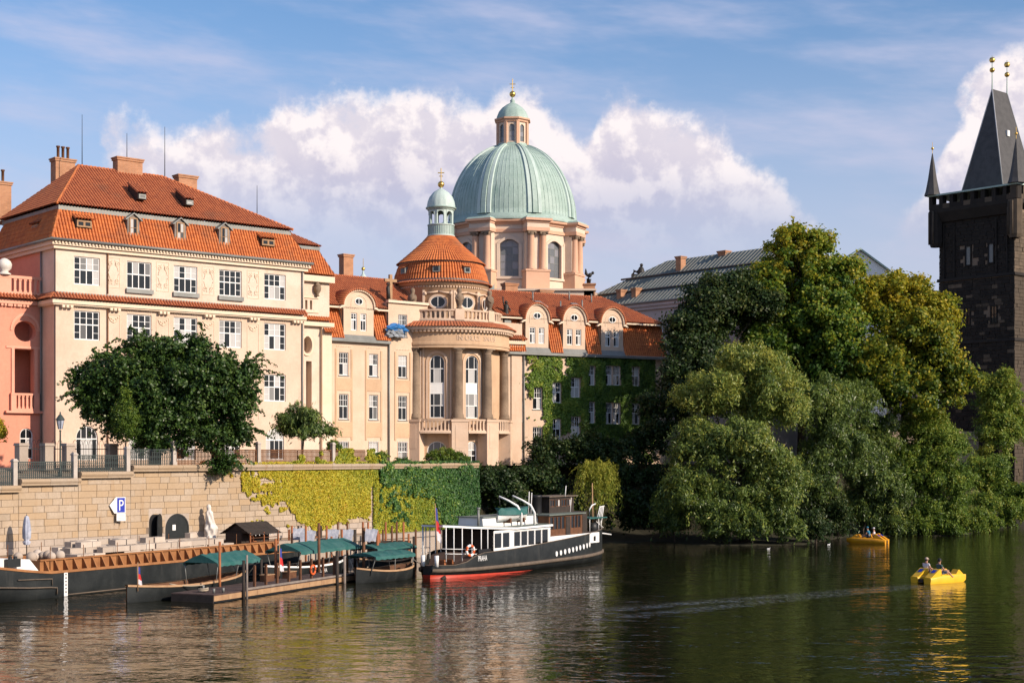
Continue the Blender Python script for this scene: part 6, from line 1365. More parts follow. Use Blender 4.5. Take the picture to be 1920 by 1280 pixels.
for k in range(4): MB().box(-.16, .3 - .05 * (k % 2), -.006, -.001, .1 + .1 * k, .125 + .1 * k).build('text_line', MT['grey'], t)
for x in (-.2, .3): MB().tube([(x, .02, -.15), (x, .02, .1), (x, .35, .1)], .025, 5).build('bracket', MT['iron'], t)
t = thing('draped_sculpture', 'tall white stone sculpture of a draped figure against the quay wall', 'sculpture', FW.w(17.75, -.75, 2.2), FW.rz)
n = 28; prof = [(.46, 0), (.52, .15), (.44, .35), (.40, .7), (.46, 1.0), (.50, 1.15), (.36, 1.4), (.30, 1.8), (.27, 2.2), (.25, 2.4), (.14, 2.55), (.17, 2.68), (.18, 2.8), (.13, 2.95), (.03, 3.0)]; vs_ = []
zz = np.linspace(0, 3.0, 40)
for z in zz:
    r_ = interp(z, [q for _, q in prof], [a for a, _ in prof]); amp = .16 if z < 2.4 else .03
    for i in range(n):
        a = 2 * math.pi * i / n; rr = r_ * (1 + amp * math.sin(5 * a + z * 4.5) + .07 * math.sin(9 * a - z * 7)); vs_.append((rr * math.cos(a) + .10 * math.sin(z * 1.6), rr * math.sin(a), z))
s = MB(); s.add(vs_, [(j * n + i, j * n + (i + 1) % n, (j + 1) * n + (i + 1) % n, (j + 1) * n + i) for j in range(39) for i in range(n)], True); s.build('figure', MT['whitestone'], t); MB().box(-.55, .55, -.5, .5, -.05, .12).build('plinth', MT['whitestone'], t)
lu = FW.u(113, 3.0); t = thing('street_lamp', 'old iron street lamp with glass lantern before the cream palace', 'street lamp', FW.w(lu, 3.0, 7.3), 0)
MB().lathe([(.16, 0), (.16, .4), (.09, .5), (.07, 1.2), (.055, 3.3), (.09, 3.35), (.05, 3.45)], 10).build('column', MT['irong'], t)
ln = MB().lathe([(.14, 3.5), (.27, 4.15), (.27, 4.18)], 6, smooth=False).build('lantern_glass', MT['bluegrey'], t)
for k in range(6):
    a = R(60 * k); MB().tube([(.15 * math.cos(a), .15 * math.sin(a), 3.5), (.28 * math.cos(a), .28 * math.sin(a), 4.17)], .018, 4).build('lantern_bar', MT['irong'], ln)
MB().lathe([(.34, 4.16), (.3, 4.24), (.12, 4.5), (.06, 4.55), (.05, 4.7), (.01, 4.75)], 12).build('lantern_cap', MT['irong'], t)
# things on the wing roofs
p = FB.w(FB.u(732, 1.0), 1.0, 24.6); t = thing('roof_crucifix', 'stone cross with dark figure on the parapet left of the rotunda', 'cross', p, FB.rz)
MB().box(-.5, .5, -.4, .4, 0, .35).build('plinth', MT['sandstone'], t); MB().box(-.17, .17, -.13, .13, .35, 2.9).box(-.75, .75, -.12, .12, 2.15, 2.45).build('cross_shaft', MT['woodlt'], t)
s = MB(); s.tube([(-.35, -.15, .35), (-.38, -.15, 1.0), (-.4, -.12, 1.5), (-.42, -.1, 1.75)], [.22, .2, .2, .1], 8); s.ball((-.43, -.1, 1.92), .15, 10); s.tube([(-.4, -.12, 1.6), (-.2, -.2, 1.9)], .07, 6); s.build('figure', MT['bronze'], t)
p = FC.w(FC.u(949, .6), .6, 23.2); t = thing('parapet_statue', 'dark standing statue on the parapet right of the rotunda', 'statue', p, FC.rz)
MB().box(-.4, .4, -.4, .4, 0, .3).build('plinth', MT['zinc'], t); s = MB(); s.lathe([(.36, .3), (.32, .9), (.26, 1.5), (.3, 1.9), (.14, 2.1)], 10); s.ball((0, 0, 2.28), .19, 10); s.tube([(.2, -.1, 1.8), (.42, -.15, 1.5), (.3, -.3, 1.3)], .09, 6); s.tube([(-.2, 0, 1.8), (-.42, -.1, 2.3), (-.4, 0, 2.9)], [.1, .08, .05], 6); s.build('figure', MT['bronze'], t)
p = FB.w(FB.u(740, -.4), -.4, 21.2); t = thing('blue_tarpaulin', 'bundled blue and grey tarpaulin on the ledge beside the rotunda', 'tarpaulin', p, FB.rz)
rr = random.Random(4)
for nm, mt, c0, sc, sd in (('grey_bundle', 'tarpg', (0, 0, .35), (1.15, .45, .62), 1), ('blue_sheet', 'tarp', (.15, -.08, .78), (1.2, .5, .42), 2)):
    bm = bmesh.new(); bmesh.ops.create_icosphere(bm, subdivisions=3, radius=1); rr = random.Random(sd)
    for v in bm.verts: k = 1 + rr.uniform(-.3, .3); v.co = Vector((v.co.x * sc[0] * k + c0[0], v.co.y * sc[1] * k + c0[1], v.co.z * sc[2] * k + c0[2] - .3 * abs(v.co.x)))
    me = bpy.data.meshes.new(nm); bm.to_mesh(me); bm.free(); me.materials.append(MT[mt]); ob(nm, me, t)
# ---------------------------------------------------------------- foliage
LM = dict(
    mulberry=leaf_mat('leaf_dark', [(0, (.018, .052, .010)), (.6, (.052, .105, .020)), (1, (.11, .17, .035))], .25, .42, .4),
    plane=leaf_mat('leaf_plane', [(0, (.034, .085, .013)), (.4, (.13, .22, .025)), (.7, (.29, .32, .03)), (1, (.44, .35, .03))], .45),
    planey=leaf_mat('leaf_plane_yellow', [(0, (.045, .092, .012)), (.3, (.14, .20, .022)), (.6, (.34, .33, .028)), (1, (.50, .38, .028))], .45),
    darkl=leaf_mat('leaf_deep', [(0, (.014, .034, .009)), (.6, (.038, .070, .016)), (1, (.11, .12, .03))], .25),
    willow=leaf_mat('leaf_willow', [(0, (.050, .088, .030)), (.5, (.155, .23, .048)), (.85, (.30, .35, .07)), (1, (.42, .41, .075))], .4, .42, .45),
    willowy=leaf_mat('leaf_willow_yellow', [(0, (.05, .10, .018)), (.5, (.17, .26, .036)), (1, (.36, .35, .05))], .42),
    ivyy=leaf_mat('leaf_ivy_yellow', [(0, (.14, .22, .025)), (.35, (.36, .36, .03)), (.8, (.58, .47, .04)), (1, (.50, .28, .03))], .2, .55),
    ivyg=leaf_mat('leaf_ivy_green', [(0, (.034, .085, .016)), (.5, (.13, .22, .032)), (.85, (.25, .33, .05)), (1, (.38, .38, .06))], .25),
    ivyd=leaf_mat('leaf_ivy_curtain', [(0, (.022, .075, .02)), (.5, (.06, .15, .035)), (.8, (.16, .27, .04)), (1, (.34, .38, .05))], .25),
    orange=leaf_mat('leaf_orange', [(0, (.30, .16, .02)), (1, (.45, .13, .03))], .2),
)
def leaf_object(name, P, A, Nn, L_, W_, tint, mt, parent=None, loc=(0, 0, 0)):
    """P centres, A leaf axes, Nn facing; one diamond-shaped leaf each"""
    A = A / np.linalg.norm(A, axis=1, keepdims=True); B = np.cross(A, Nn); B /= (np.linalg.norm(B, axis=1, keepdims=True) + 1e-9)
    n = len(P); C = np.cross(B, A); L2 = (L_ / 2)[:, None]; W2 = (W_ / 2)[:, None]
    V = np.empty((n, 4, 3)); V[:, 0] = P - A * L2; V[:, 1] = P + B * W2 + C * W2 * .25; V[:, 2] = P + A * L2; V[:, 3] = P - B * W2 + C * W2 * .25
    V = (V - np.array(loc)).reshape(-1, 3).astype(np.float32)
    me = bpy.data.meshes.new(name); me.vertices.add(4 * n); me.vertices.foreach_set('co', V.ravel()); me.loops.add(4 * n); me.loops.foreach_set('vertex_index', np.arange(4 * n, dtype=np.int32))
    me.polygons.add(n); me.polygons.foreach_set('loop_start', np.arange(0, 4 * n, 4, dtype=np.int32))
    at = me.attributes.new('tint', 'FLOAT', 'FACE'); at.data.foreach_set('value', np.clip(tint, 0, 1).astype(np.float32))
    me.update(); me.validate(); me.materials.append(LM[mt]); return ob(name, me, parent)
def unit(rng, n):
    v = rng.normal(size=(n, 3)); return v / np.linalg.norm(v, axis=1, keepdims=True)
def px_lobe(px, py, Y, rx, ry, rd=None):
    p = gp(px, py, Y); s = Y / F; return (p.x, Y, p.z, rx * s, (rd if rd else rx * s * .85), ry * s)
def tree(name, label, base, lobes, nleaf, L_, W_, mt, seed, cat='tree', sub_r=1.1, nsub=26, droop=0.0, strands=0, slen=1.8, sdroop=.6, trunk_r=.35, tint=(.5, .35, .3), group=None, gaps=0.0, trunks=1, leafless_trunk=False):
    rng = np.random.default_rng(seed); r_ = random.Random(seed)
    t = thing(name, label, cat, base, 0, group); bx = np.array(base)
    LB = np.array(lobes); area = LB[:, 3] * LB[:, 5]; zlo, zhi = (LB[:, 2] - LB[:, 5]).min(), (LB[:, 2] + LB[:, 5]).max()
    subs = []
    for lb, a in zip(LB, area / area.mean()):
        k = max(8, int(nsub * 2.1 * a)); nm = 5 + int(a > .7) + int(a > 1.3)
        dm = unit(rng, nm * 3); dm = dm[dm[:, 2] > -.6][:nm]; rm = np.minimum(lb[3], lb[5]) * rng.uniform(.38, .62, len(dm)); mc = lb[:3] + dm * (lb[3:] - rm[:, None] * .7) * rng.uniform(.75, 1.08, (len(dm), 1))
        j = rng.choice(len(dm), k, p=rm ** 2 / (rm ** 2).sum()); d = unit(rng, k); d[:, 2] = np.where(d[:, 2] < -.35, -d[:, 2], d[:, 2])
        c = mc[j] + d * (rm[j] * rng.uniform(.5, .95, k))[:, None]; rr = np.minimum(sub_r, rm[j] * .75) * rng.uniform(.35, 1.05, k)
        k2 = int(k * .75); d2 = unit(rng, k2 * 2); d2 = d2[d2[:, 2] > -.85][:k2]; c = np.vstack([c, lb[:3] + d2 * lb[3:] * rng.uniform(.35, .92, (len(d2), 1))]); rr = np.concatenate([rr, sub_r * rng.uniform(.45, .95, len(d2))]); d = np.vstack([d, d2])
        for q in range(len(d)):
            if rng.random() > gaps: subs.append((*c[q], rr[q]))
    S = np.array(subs); w = S[:, 3] ** 2; idx = rng.choice(len(S), nleaf, p=w / w.sum())
    d = unit(rng, nleaf); rad = S[idx, 3] * np.where(rng.random(nleaf) < .78, rng.uniform(.2, 1.05, nleaf) ** .6, rng.uniform(.9, 1.6, nleaf))
    P = S[idx, :3] + d * rad[:, None] * np.array([1, 1, .8])
    base_t = rng.normal(0, .16, len(S))[idx]; od = P - LB[:, :3].mean(0); od = od / (np.linalg.norm(od, axis=1, keepdims=True) + 1e-6)
    A = unit(rng, nleaf) + np.array([0, 0, -droop]); Nn = d * .9 + od * .7 + unit(rng, nleaf) * .6 + np.array([0, 0, .35])
    if strands:
        cc = S[rng.choice(len(S), strands)]; dd = unit(rng, strands); dd[:, 2] = np.abs(dd[:, 2]) * .6 + .0; dd /= np.linalg.norm(dd, axis=1, keepdims=True)
        m = max(8, int(slen / (L_ * .35))); tt = np.linspace(0, 1, m)[None, :, None]; ln = slen * rng.uniform(.5, 1.15, (strands, 1, 1))
        Q = (cc[:, None, :3] + dd[:, None, :] * (cc[:, 3][:, None, None] * .8 + ln * tt * (1 - .35 * sdroop * tt)) + np.array([0, 0, -1.0]) * sdroop * ln * tt ** 2)
        dirs = np.gradient(Q, axis=1).reshape(-1, 3); Q = Q.reshape(-1, 3); Q = Q + rng.normal(0, L_ * .22, Q.shape); Q2 = Q + rng.normal(0, L_ * .35, Q.shape); Q = np.vstack([Q, Q2]); dirs = np.vstack([dirs, dirs]); dirs /= np.linalg.norm(dirs, axis=1, keepdims=True) + 1e-9
        P = np.vstack([P, Q]); A = np.vstack([A, dirs + unit(rng, len(Q)) * .7]); Nn = np.vstack([Nn, unit(rng, len(Q)) + np.array([0, 0, .8])]); base_t = np.concatenate([base_t, rng.normal(0.05, .15, len(Q))])
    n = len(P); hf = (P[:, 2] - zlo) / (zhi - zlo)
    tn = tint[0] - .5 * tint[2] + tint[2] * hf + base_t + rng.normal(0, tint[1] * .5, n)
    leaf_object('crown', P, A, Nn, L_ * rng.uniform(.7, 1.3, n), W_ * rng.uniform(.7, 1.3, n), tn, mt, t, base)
    tr = MB(); C = LB[:, :3].mean(0) - bx
    for q in range(trunks):
        off = (r_.uniform(-.8, .8) * (trunks > 1), r_.uniform(-.8, .8) * (trunks > 1))
        top = Vector((C[0] * .6, C[1] * .6, max(C[2] * .8, 1.0))); pts = [Vector((off[0], off[1], -.4)), Vector((off[0] + top.x * .25 + r_.uniform(-.15, .15), off[1] + top.y * .2, top.z * .35)), Vector((top.x * .6, top.y * .6, top.z * .7)), top]
        tr.tube(pts, [trunk_r * 1.3, trunk_r, trunk_r * .8, trunk_r * .5], 8)
    for lb in LB:
        e = Vector(lb[:3]) - Vector(base); mid = top.lerp(e, .5) + Vector((r_.uniform(-.4, .4), r_.uniform(-.4, .4), r_.uniform(0, .5))); st = pts[2].lerp(top, r_.random()); tr.tube([st, mid, e], [trunk_r * .42, trunk_r * .26, trunk_r * .1], 6)
        for k in range(4):
            dv = Vector(unit(rng, 1)[0]); dv.z = abs(dv.z) * .6; tip = e + Vector((dv.x * lb[3], dv.y * lb[4], dv.z * lb[5])) * .8; tr.tube([e.lerp(mid, .3), e.lerp(tip, .5), tip], [trunk_r * .16, trunk_r * .1, trunk_r * .04], 5)
    tr.build('trunk', MT['bark'], t, fix=False)
    return t
Lb = px_lobe
def base_at(px, Y, z): return ((px - CX) / F * Y, Y, z)
# trees along the embankment
tree('broad_tree', 'broad dark green tree overhanging the quay wall before the cream palace', base_at(415, 116.2, 7.4), [Lb(300, 745, 113.5, 105, 95, 3.4), Lb(215, 715, 113, 62, 58, 2.5), Lb(405, 735, 114, 62, 75, 2.6), Lb(265, 662, 113.5, 55, 32, 2), Lb(345, 668, 114, 70, 38, 2.3), Lb(165, 745, 112.5, 36, 34, 1.5), Lb(425, 815, 115, 45, 58, 1.8), Lb(335, 815, 113.5, 95, 55, 2.6), Lb(250, 800, 113, 55, 45, 2), Lb(412, 872, 114.6, 32, 26, 1), Lb(455, 705, 114.5, 28, 30, 1.2), Lb(452, 765, 114.8, 32, 42, 1.4), Lb(190, 775, 112.8, 42, 34, 1.6), Lb(145, 715, 112.5, 22, 18, 1.0), Lb(290, 640, 113.5, 20, 12, .8), Lb(375, 650, 114, 26, 14, .8)],
     84000, .24, .17, 'mulberry', 1, sub_r=.7, nsub=30, strands=760, slen=2.2, sdroop=.4, trunk_r=.34, tint=(.45, .45, .15), gaps=.3)
tree('slender_tree', 'slender upright olive-green young tree in front of the broad dark tree', base_at(237, 109.5, 7.6), [Lb(237, 800, 109.5, 26, 30, .9), Lb(236, 770, 109.5, 19, 28, .7), Lb(236, 745, 109.5, 10, 18, .4)], 9000, .15, .09, 'willowy', 2, sub_r=.35, nsub=26, strands=60, slen=.6, sdroop=-.5, trunk_r=.07, tint=(.25, .3, .2))
tree('feathery_tree', 'small feathery sumac-like tree by the cream palace corner', base_at(566, 124.5, 7.9), [Lb(560, 785, 124.5, 38, 24, 1.5), Lb(575, 808, 124, 32, 18, 1.3), Lb(615, 806, 124.5, 14, 9, .6), Lb(540, 800, 124.6, 18, 20, .9)], 9000, .42, .10, 'willow', 3, sub_r=.45, nsub=20, strands=170, slen=1.1, sdroop=.7, droop=.6, trunk_r=.09, tint=(.35, .3, .2))
tree('yellow_shrub', 'yellowing shrub at the far left edge by the pink house', base_at(-8, 122, 7.9), [Lb(-6, 815, 122, 22, 28, .9)], 3500, .18, .13, 'planey', 4, cat='shrub', sub_r=.35, nsub=20, trunk_r=.05, tint=(.8, .3, .2))
# trees on the bank
GR = 'big trees on the right bank'
tree('dark_tree', 'deep green tree in front of the grey-roofed convent', base_at(1320, 163, 3), [Lb(1335, 590, 162, 68, 80, 4), Lb(1298, 665, 160, 55, 90, 3.5), Lb(1372, 545, 163, 52, 50, 3), Lb(1268, 740, 158.5, 42, 80, 3), Lb(1335, 730, 160, 80, 85, 4), Lb(1420, 585, 163, 45, 55, 3), Lb(1225, 800, 157, 34, 70, 2.5)], 84000, .34, .24, 'darkl', 10, sub_r=1.15, nsub=30, strands=220, slen=1.6, sdroop=.5, trunk_r=.45, tint=(.4, .4, .35), group=GR)
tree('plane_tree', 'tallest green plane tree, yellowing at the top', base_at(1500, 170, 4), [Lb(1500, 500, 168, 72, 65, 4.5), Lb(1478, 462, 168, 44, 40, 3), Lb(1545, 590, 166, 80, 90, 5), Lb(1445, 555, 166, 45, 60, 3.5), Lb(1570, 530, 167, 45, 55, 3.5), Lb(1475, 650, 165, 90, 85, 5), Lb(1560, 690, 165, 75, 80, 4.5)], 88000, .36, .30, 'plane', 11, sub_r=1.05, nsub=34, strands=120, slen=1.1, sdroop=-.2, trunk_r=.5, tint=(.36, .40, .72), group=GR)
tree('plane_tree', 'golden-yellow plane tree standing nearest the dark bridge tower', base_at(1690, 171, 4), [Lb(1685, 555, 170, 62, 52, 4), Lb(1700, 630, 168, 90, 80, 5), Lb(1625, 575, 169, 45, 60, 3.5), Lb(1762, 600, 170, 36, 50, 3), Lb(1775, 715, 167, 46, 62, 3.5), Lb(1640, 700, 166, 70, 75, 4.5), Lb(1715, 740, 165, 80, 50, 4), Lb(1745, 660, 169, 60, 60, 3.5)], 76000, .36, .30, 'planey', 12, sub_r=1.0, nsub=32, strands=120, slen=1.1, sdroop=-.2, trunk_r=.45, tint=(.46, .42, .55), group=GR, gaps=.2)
GW = 'willows along the waterside'
tree('willow', 'large rounded willow hanging over the water at the left of the bank', base_at(1385, 150.5, .6), [Lb(1405, 695, 152, 70, 58, 3.5), Lb(1325, 735, 151, 68, 62, 3.5), Lb(1455, 755, 150.5, 80, 72, 4), Lb(1298, 830, 150, 48, 62, 2.8), Lb(1390, 845, 149, 95, 70, 4), Lb(1300, 920, 148.5, 52, 72, 2.8), Lb(1450, 895, 148.5, 70, 65, 3.2), Lb(1372, 950, 148, 75, 55, 3), Lb(1462, 965, 149, 45, 48, 2.4)], 112000, .36, .12, 'willow', 20, sub_r=.95, nsub=40, strands=900, slen=1.8, sdroop=.9, droop=.5, trunk_r=.4, tint=(.58, .38, .5), group=GW, trunks=2)
tree('willow', 'grey-green willow between the large left willow and the far pedal boat', base_at(1570, 162, .6), [Lb(1545, 770, 158, 55, 70, 3), Lb(1570, 850, 158, 60, 75, 3.2), Lb(1530, 900, 157, 40, 60, 2.6), Lb(1600, 760, 161, 45, 60, 3)], 52000, .36, .12, 'willow', 21, sub_r=.95, nsub=34, strands=380, slen=1.8, sdroop=.9, droop=.5, trunk_r=.35, tint=(.32, .36, .3), group=GW)
tree('willow', 'dark drooping willow above the far pedal boat', base_at(1640, 168, .7), [Lb(1640, 830, 166, 50, 70, 3), Lb(1615, 900, 165.5, 50, 60, 2.8), Lb(1660, 920, 165.5, 50, 60, 2.8), Lb(1655, 965, 165.2, 40, 38, 2)], 48000, .36, .12, 'willow', 22, sub_r=.9, nsub=34, strands=380, slen=1.9, sdroop=1.0, droop=.5, trunk_r=.3, tint=(.32, .36, .3), group=GW)
tree('willow', 'bright green leaning willow right of the far pedal boat', base_at(1740, 169, .7), [Lb(1728, 795, 168, 48, 48, 3), Lb(1755, 850, 167.5, 62, 60, 3.4), Lb(1715, 900, 166.5, 56, 65, 3), Lb(1775, 925, 166.5, 50, 62, 3), Lb(1740, 970, 166, 50, 36, 2.4)], 56000, .36, .13, 'willowy', 23, sub_r=.9, nsub=36, strands=420, slen=1.8, sdroop=.8, droop=.5, trunk_r=.3, tint=(.42, .36, .35), group=GW)
tree('willow', 'pale willow at the right edge in front of the bridge tower', base_at(1870, 190, .7), [Lb(1868, 745, 190, 48, 50, 3.4), Lb(1862, 820, 189, 42, 55, 3), Lb(1848, 900, 187, 44, 62, 3), Lb(1905, 945, 187, 36, 40, 2.6), Lb(1905, 800, 191, 28, 40, 2.6)], 48000, .38, .15, 'willowy', 24, sub_r=.95, nsub=34, strands=300, slen=1.6, sdroop=.5, droop=.3, trunk_r=.3, tint=(.45, .38, .4), group=GW)
tree('weeping_shrub', 'small fountain-shaped weeping willow in the shade beside the passenger boat', base_at(1115, 150.5, .4), [Lb(1112, 885, 150.5, 26, 20, 1.3), Lb(1130, 900, 150.5, 22, 26, 1.2)], 500, .34, .08, 'willowy', 25, sub_r=.4, nsub=12, strands=170, slen=3.2, sdroop=1.35, droop=.8, trunk_r=.12, tint=(.85, .3, .2))
# shrubs
for i, (px, Y, zb, lobes, n, L_, W_, mt, lab, tn) in enumerate((
    (835, 148, 7.8, [Lb(835, 858, 148, 34, 20, 1.8), Lb(860, 868, 147.5, 28, 16, 1.5)], 9000, .24, .10, 'willowy', 'round feathery shrub in front of the rotunda pedestal', .2),
    (758, 146, 7.8, [Lb(757, 869, 146, 15, 9, .8)], 2600, .2, .12, 'ivyd', 'small rounded shrub under the barred window of the peach wing', .2),
    (712, 138, 7.9, [Lb(712, 858, 138, 13, 13, .7), Lb(704, 868, 137.6, 10, 10, .5)], 3000, .2, .13, 'ivyg', 'bright green shrub at the end of the rusty railing', .5),
    (625, 131, 7.9, [Lb(628, 838, 131, 10, 12, .6)], 1600, .2, .12, 'willowy', 'thin shrub behind the railing left of the peach wing windows', .2),
    (790, 141.5, 7.7, [Lb(790, 878, 141.5, 60, 9, 1.2), Lb(850, 882, 143, 40, 9, 1.2)], 9000, .2, .13, 'ivyd', 'low clipped hedge along the top of the quay wall', .35),
    (930, 150, 1.0, [Lb(925, 905, 149, 42, 40, 2), Lb(965, 940, 149.5, 40, 45, 2), Lb(930, 960, 149, 40, 40, 2), Lb(985, 900, 151, 30, 36, 2)], 26000, .3, .2, 'darkl', 'dark shaded shrub behind the passenger boat wheelhouse', .3),  # very dark leaf colour stands in for the deep shade on this bank
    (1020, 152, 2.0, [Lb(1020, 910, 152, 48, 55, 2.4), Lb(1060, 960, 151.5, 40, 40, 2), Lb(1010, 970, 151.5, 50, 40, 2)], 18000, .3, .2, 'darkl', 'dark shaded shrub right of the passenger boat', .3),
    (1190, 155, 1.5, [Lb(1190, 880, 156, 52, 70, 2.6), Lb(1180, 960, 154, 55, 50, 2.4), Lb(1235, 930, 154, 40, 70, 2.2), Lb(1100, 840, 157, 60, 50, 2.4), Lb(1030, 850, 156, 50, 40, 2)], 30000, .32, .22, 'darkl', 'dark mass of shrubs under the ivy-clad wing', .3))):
    tree('garden_shrub', lab, base_at(px, Y, zb), lobes, n, L_, W_, mt, 40 + i, cat='shrub', sub_r=.42 if n < 12000 else .8, nsub=22, strands=30, slen=.5, trunk_r=.06, tint=(tn, .35, .3))
# ---------------------------------------------------------------- ivy
def fbm(rng, n_oct=4, size=64):
    T = [rng.random((size, size)) for _ in range(n_oct)]
    def f(u, v):
        o = 0; a = .5
        for k in range(n_oct):
            s = 2 ** k; x, y = (u * s) % size, (v * s) % size; x0, y0 = x.astype(int), y.astype(int); fx, fy = x - x0, y - y0; fx = fx * fx * (3 - 2 * fx); fy = fy * fy * (3 - 2 * fy); x1, y1 = (x0 + 1) % size, (y0 + 1) % size; t_ = T[k]
            o = o + a * ((t_[x0, y0] * (1 - fx) + t_[x1, y0] * fx) * (1 - fy) + (t_[x0, y1] * (1 - fx) + t_[x1, y1] * fx) * fy); a *= .5
        return o / .9375
    return f
def ivy(name, label, fc, u0, u1, z0, z1, n, L_, cover, tintf, mt, seed, thick=.16, hang=.0):
    rng = np.random.default_rng(seed); f = fbm(rng); U = rng.uniform(u0, u1, n * 4); Z = rng.uniform(z0, z1, n * 4); q = f(U * .45 + 7, Z * .45 + 3); fine = f(U * 2.2 + 1, Z * 2.2 + 9)
    keep = (cover(U, Z) + (q - .5) * 1.7 + (fine - .5) * 1.5) > .5; U, Z = U[keep][:n], Z[keep][:n]; n = len(U); lump = f(U * .9, Z * .9)
    D = -rng.uniform(.02, thick, n) - np.clip(lump - .45, 0, 1) * thick * 2.2
    P = np.stack([fc.ox + fc.d[0] * U + fc.n[0] * D, fc.oy + fc.d[1] * U + fc.n[1] * D, Z], 1)
    nn = np.array([-fc.n[0], -fc.n[1], .45]); Nn = nn + unit(rng, n) * .75; A = unit(rng, n) * .7 + np.array([0, 0, -.8 - hang])
    b = fc.w((u0 + u1) / 2, 0, z0); o = leaf_object(name, P, A, Nn, L_ * rng.uniform(.7, 1.3, n), L_ * .85 * rng.uniform(.7, 1.3, n), tintf(U, Z, lump) + rng.normal(0, .17, n), mt, None, tuple(b)); o.location = b
    tag(o, label, 'ivy', kind='stuff'); return o
def sm(x, a, b): t_ = np.clip((x - a) / (b - a), 0, 1); return t_ * t_ * (3 - 2 * t_)
zlow = lambda U: np.interp(U, [19.3, 20.5, 22, 24, 26.5, 29, 33, 37], [7.4, 6.2, 5.3, 4.6, 3.8, 3.0, 3.2, 3.4])
ivy('ivy', 'yellow autumn ivy spreading over the quay wall', FW, 19.2, 38.6, 2.6, 8.35, 46000, .165, lambda U, Z: .0 + .75 * sm(Z - zlow(U), -.6, 1.3) * sm(U, 19.3, 25) + .55 * sm(U, 25, 30) * sm(Z - zlow(U), -.2, .9) - 1.2 * sm(np.abs(U - 36.85), .34, .2) * sm(6.6 - Z, 0, .6), lambda U, Z, l: .62 - .35 * sm(U, 30, 38) * sm(Z, 4, 8) + .3 * (l - .5), 'ivyy', 61, .1)
ivy('ivy', 'yellow-green ivy on the quay wall behind the boat stern', FW, 36.9, 46.5, 1.6, 6.9, 22000, .17, lambda U, Z: 1.0 - .9 * sm(Z, 5.8, 7.2), lambda U, Z, l: .32 - .25 * sm(U, 40, 46) + .3 * (l - .5), 'ivyy', 62)
ivy('ivy', 'deep green ivy curtain hanging over the quay wall below the rotunda', FW, 37.6, 51.6, 1.6, 8.35, 28000, .19, lambda U, Z: .15 + 1.0 * sm(Z - np.interp(U, [37, 41, 45, 47, 55], [6.8, 6.2, 5.0, 2.0, 1.0]), -1.2, .8), lambda U, Z, l: .45 + .5 * (l - .5) - .3 * sm(U, 46, 52), 'ivyd', 63, .28, .6)
# ivy over the railing
ivy('ivy', 'ivy clumps climbing through the rusty railing', FW, 25.5, 38, 8.1, 9.45, 4200, .2, lambda U, Z: -.05 + .5 * sm(U, 25, 33) + .35 * np.sin(U * 2.1) - .25 * sm(Z, 8.6, 9.5), lambda U, Z, l: .35 + .4 * (l - .5), 'ivyy', 64, .2)
WINC = [(7.57, 1.0, 16.83, 2.27), (7.57, 1.0, 12.54, 2.35), (9.83, 1.16, 13.9, 2.4), (9.83, 1.16, 9.47, 2.5), (12.27, 1.2, 14.65, 2.25), (14.71, 1.25, 15.3, 2.2), (16.9, .8, 16.7, 2.2), (16.9, .8, 12.46, 2.4), (19.75, 2.0, 16.76, 2.2), (19.75, 2.0, 12.4, 2.4), (22.8, 1.1, 16.76, 2.2), (22.8, 1.1, 12.4, 2.4), (12.27, 1.1, 10.6, 2.3), (14.71, 1.2, 10.8, 2.4), (7.57, 1.0, 8.3, 2.2)]
def coverC(U, Z):
    c = .1 + .9 * sm(U, 7.6, 8.8) * sm(Z - np.interp(U, [7, 9, 12, 16], [17.2, 15.5, 12.5, 11.5]), -.8, .5) + .75 * sm(Z - 9, 0, 3) * sm(13.2 - Z, -.6, .6) * sm(U, 8.5, 10) + .75 * sm(U, 15.5, 17) - .5 * sm(U, 21, 25)
    for u, w_, z, h in WINC: c = np.where((np.abs(U - u) < w_ / 2 + .05) & (Z > z - .05) & (Z < z + h + .05), -3, c)
    return c
ivy('ivy', 'green ivy covering the wing right of the rotunda', FC, 7.4, 25.5, 8.0, 20.0, 54000, .21, coverC, lambda U, Z, l: .56 + .9 * (l - .5) - .25 * sm(U, 15, 20), 'ivyg', 65, .22)  # tint falls off to the right, putting that end's shade into the leaf colour
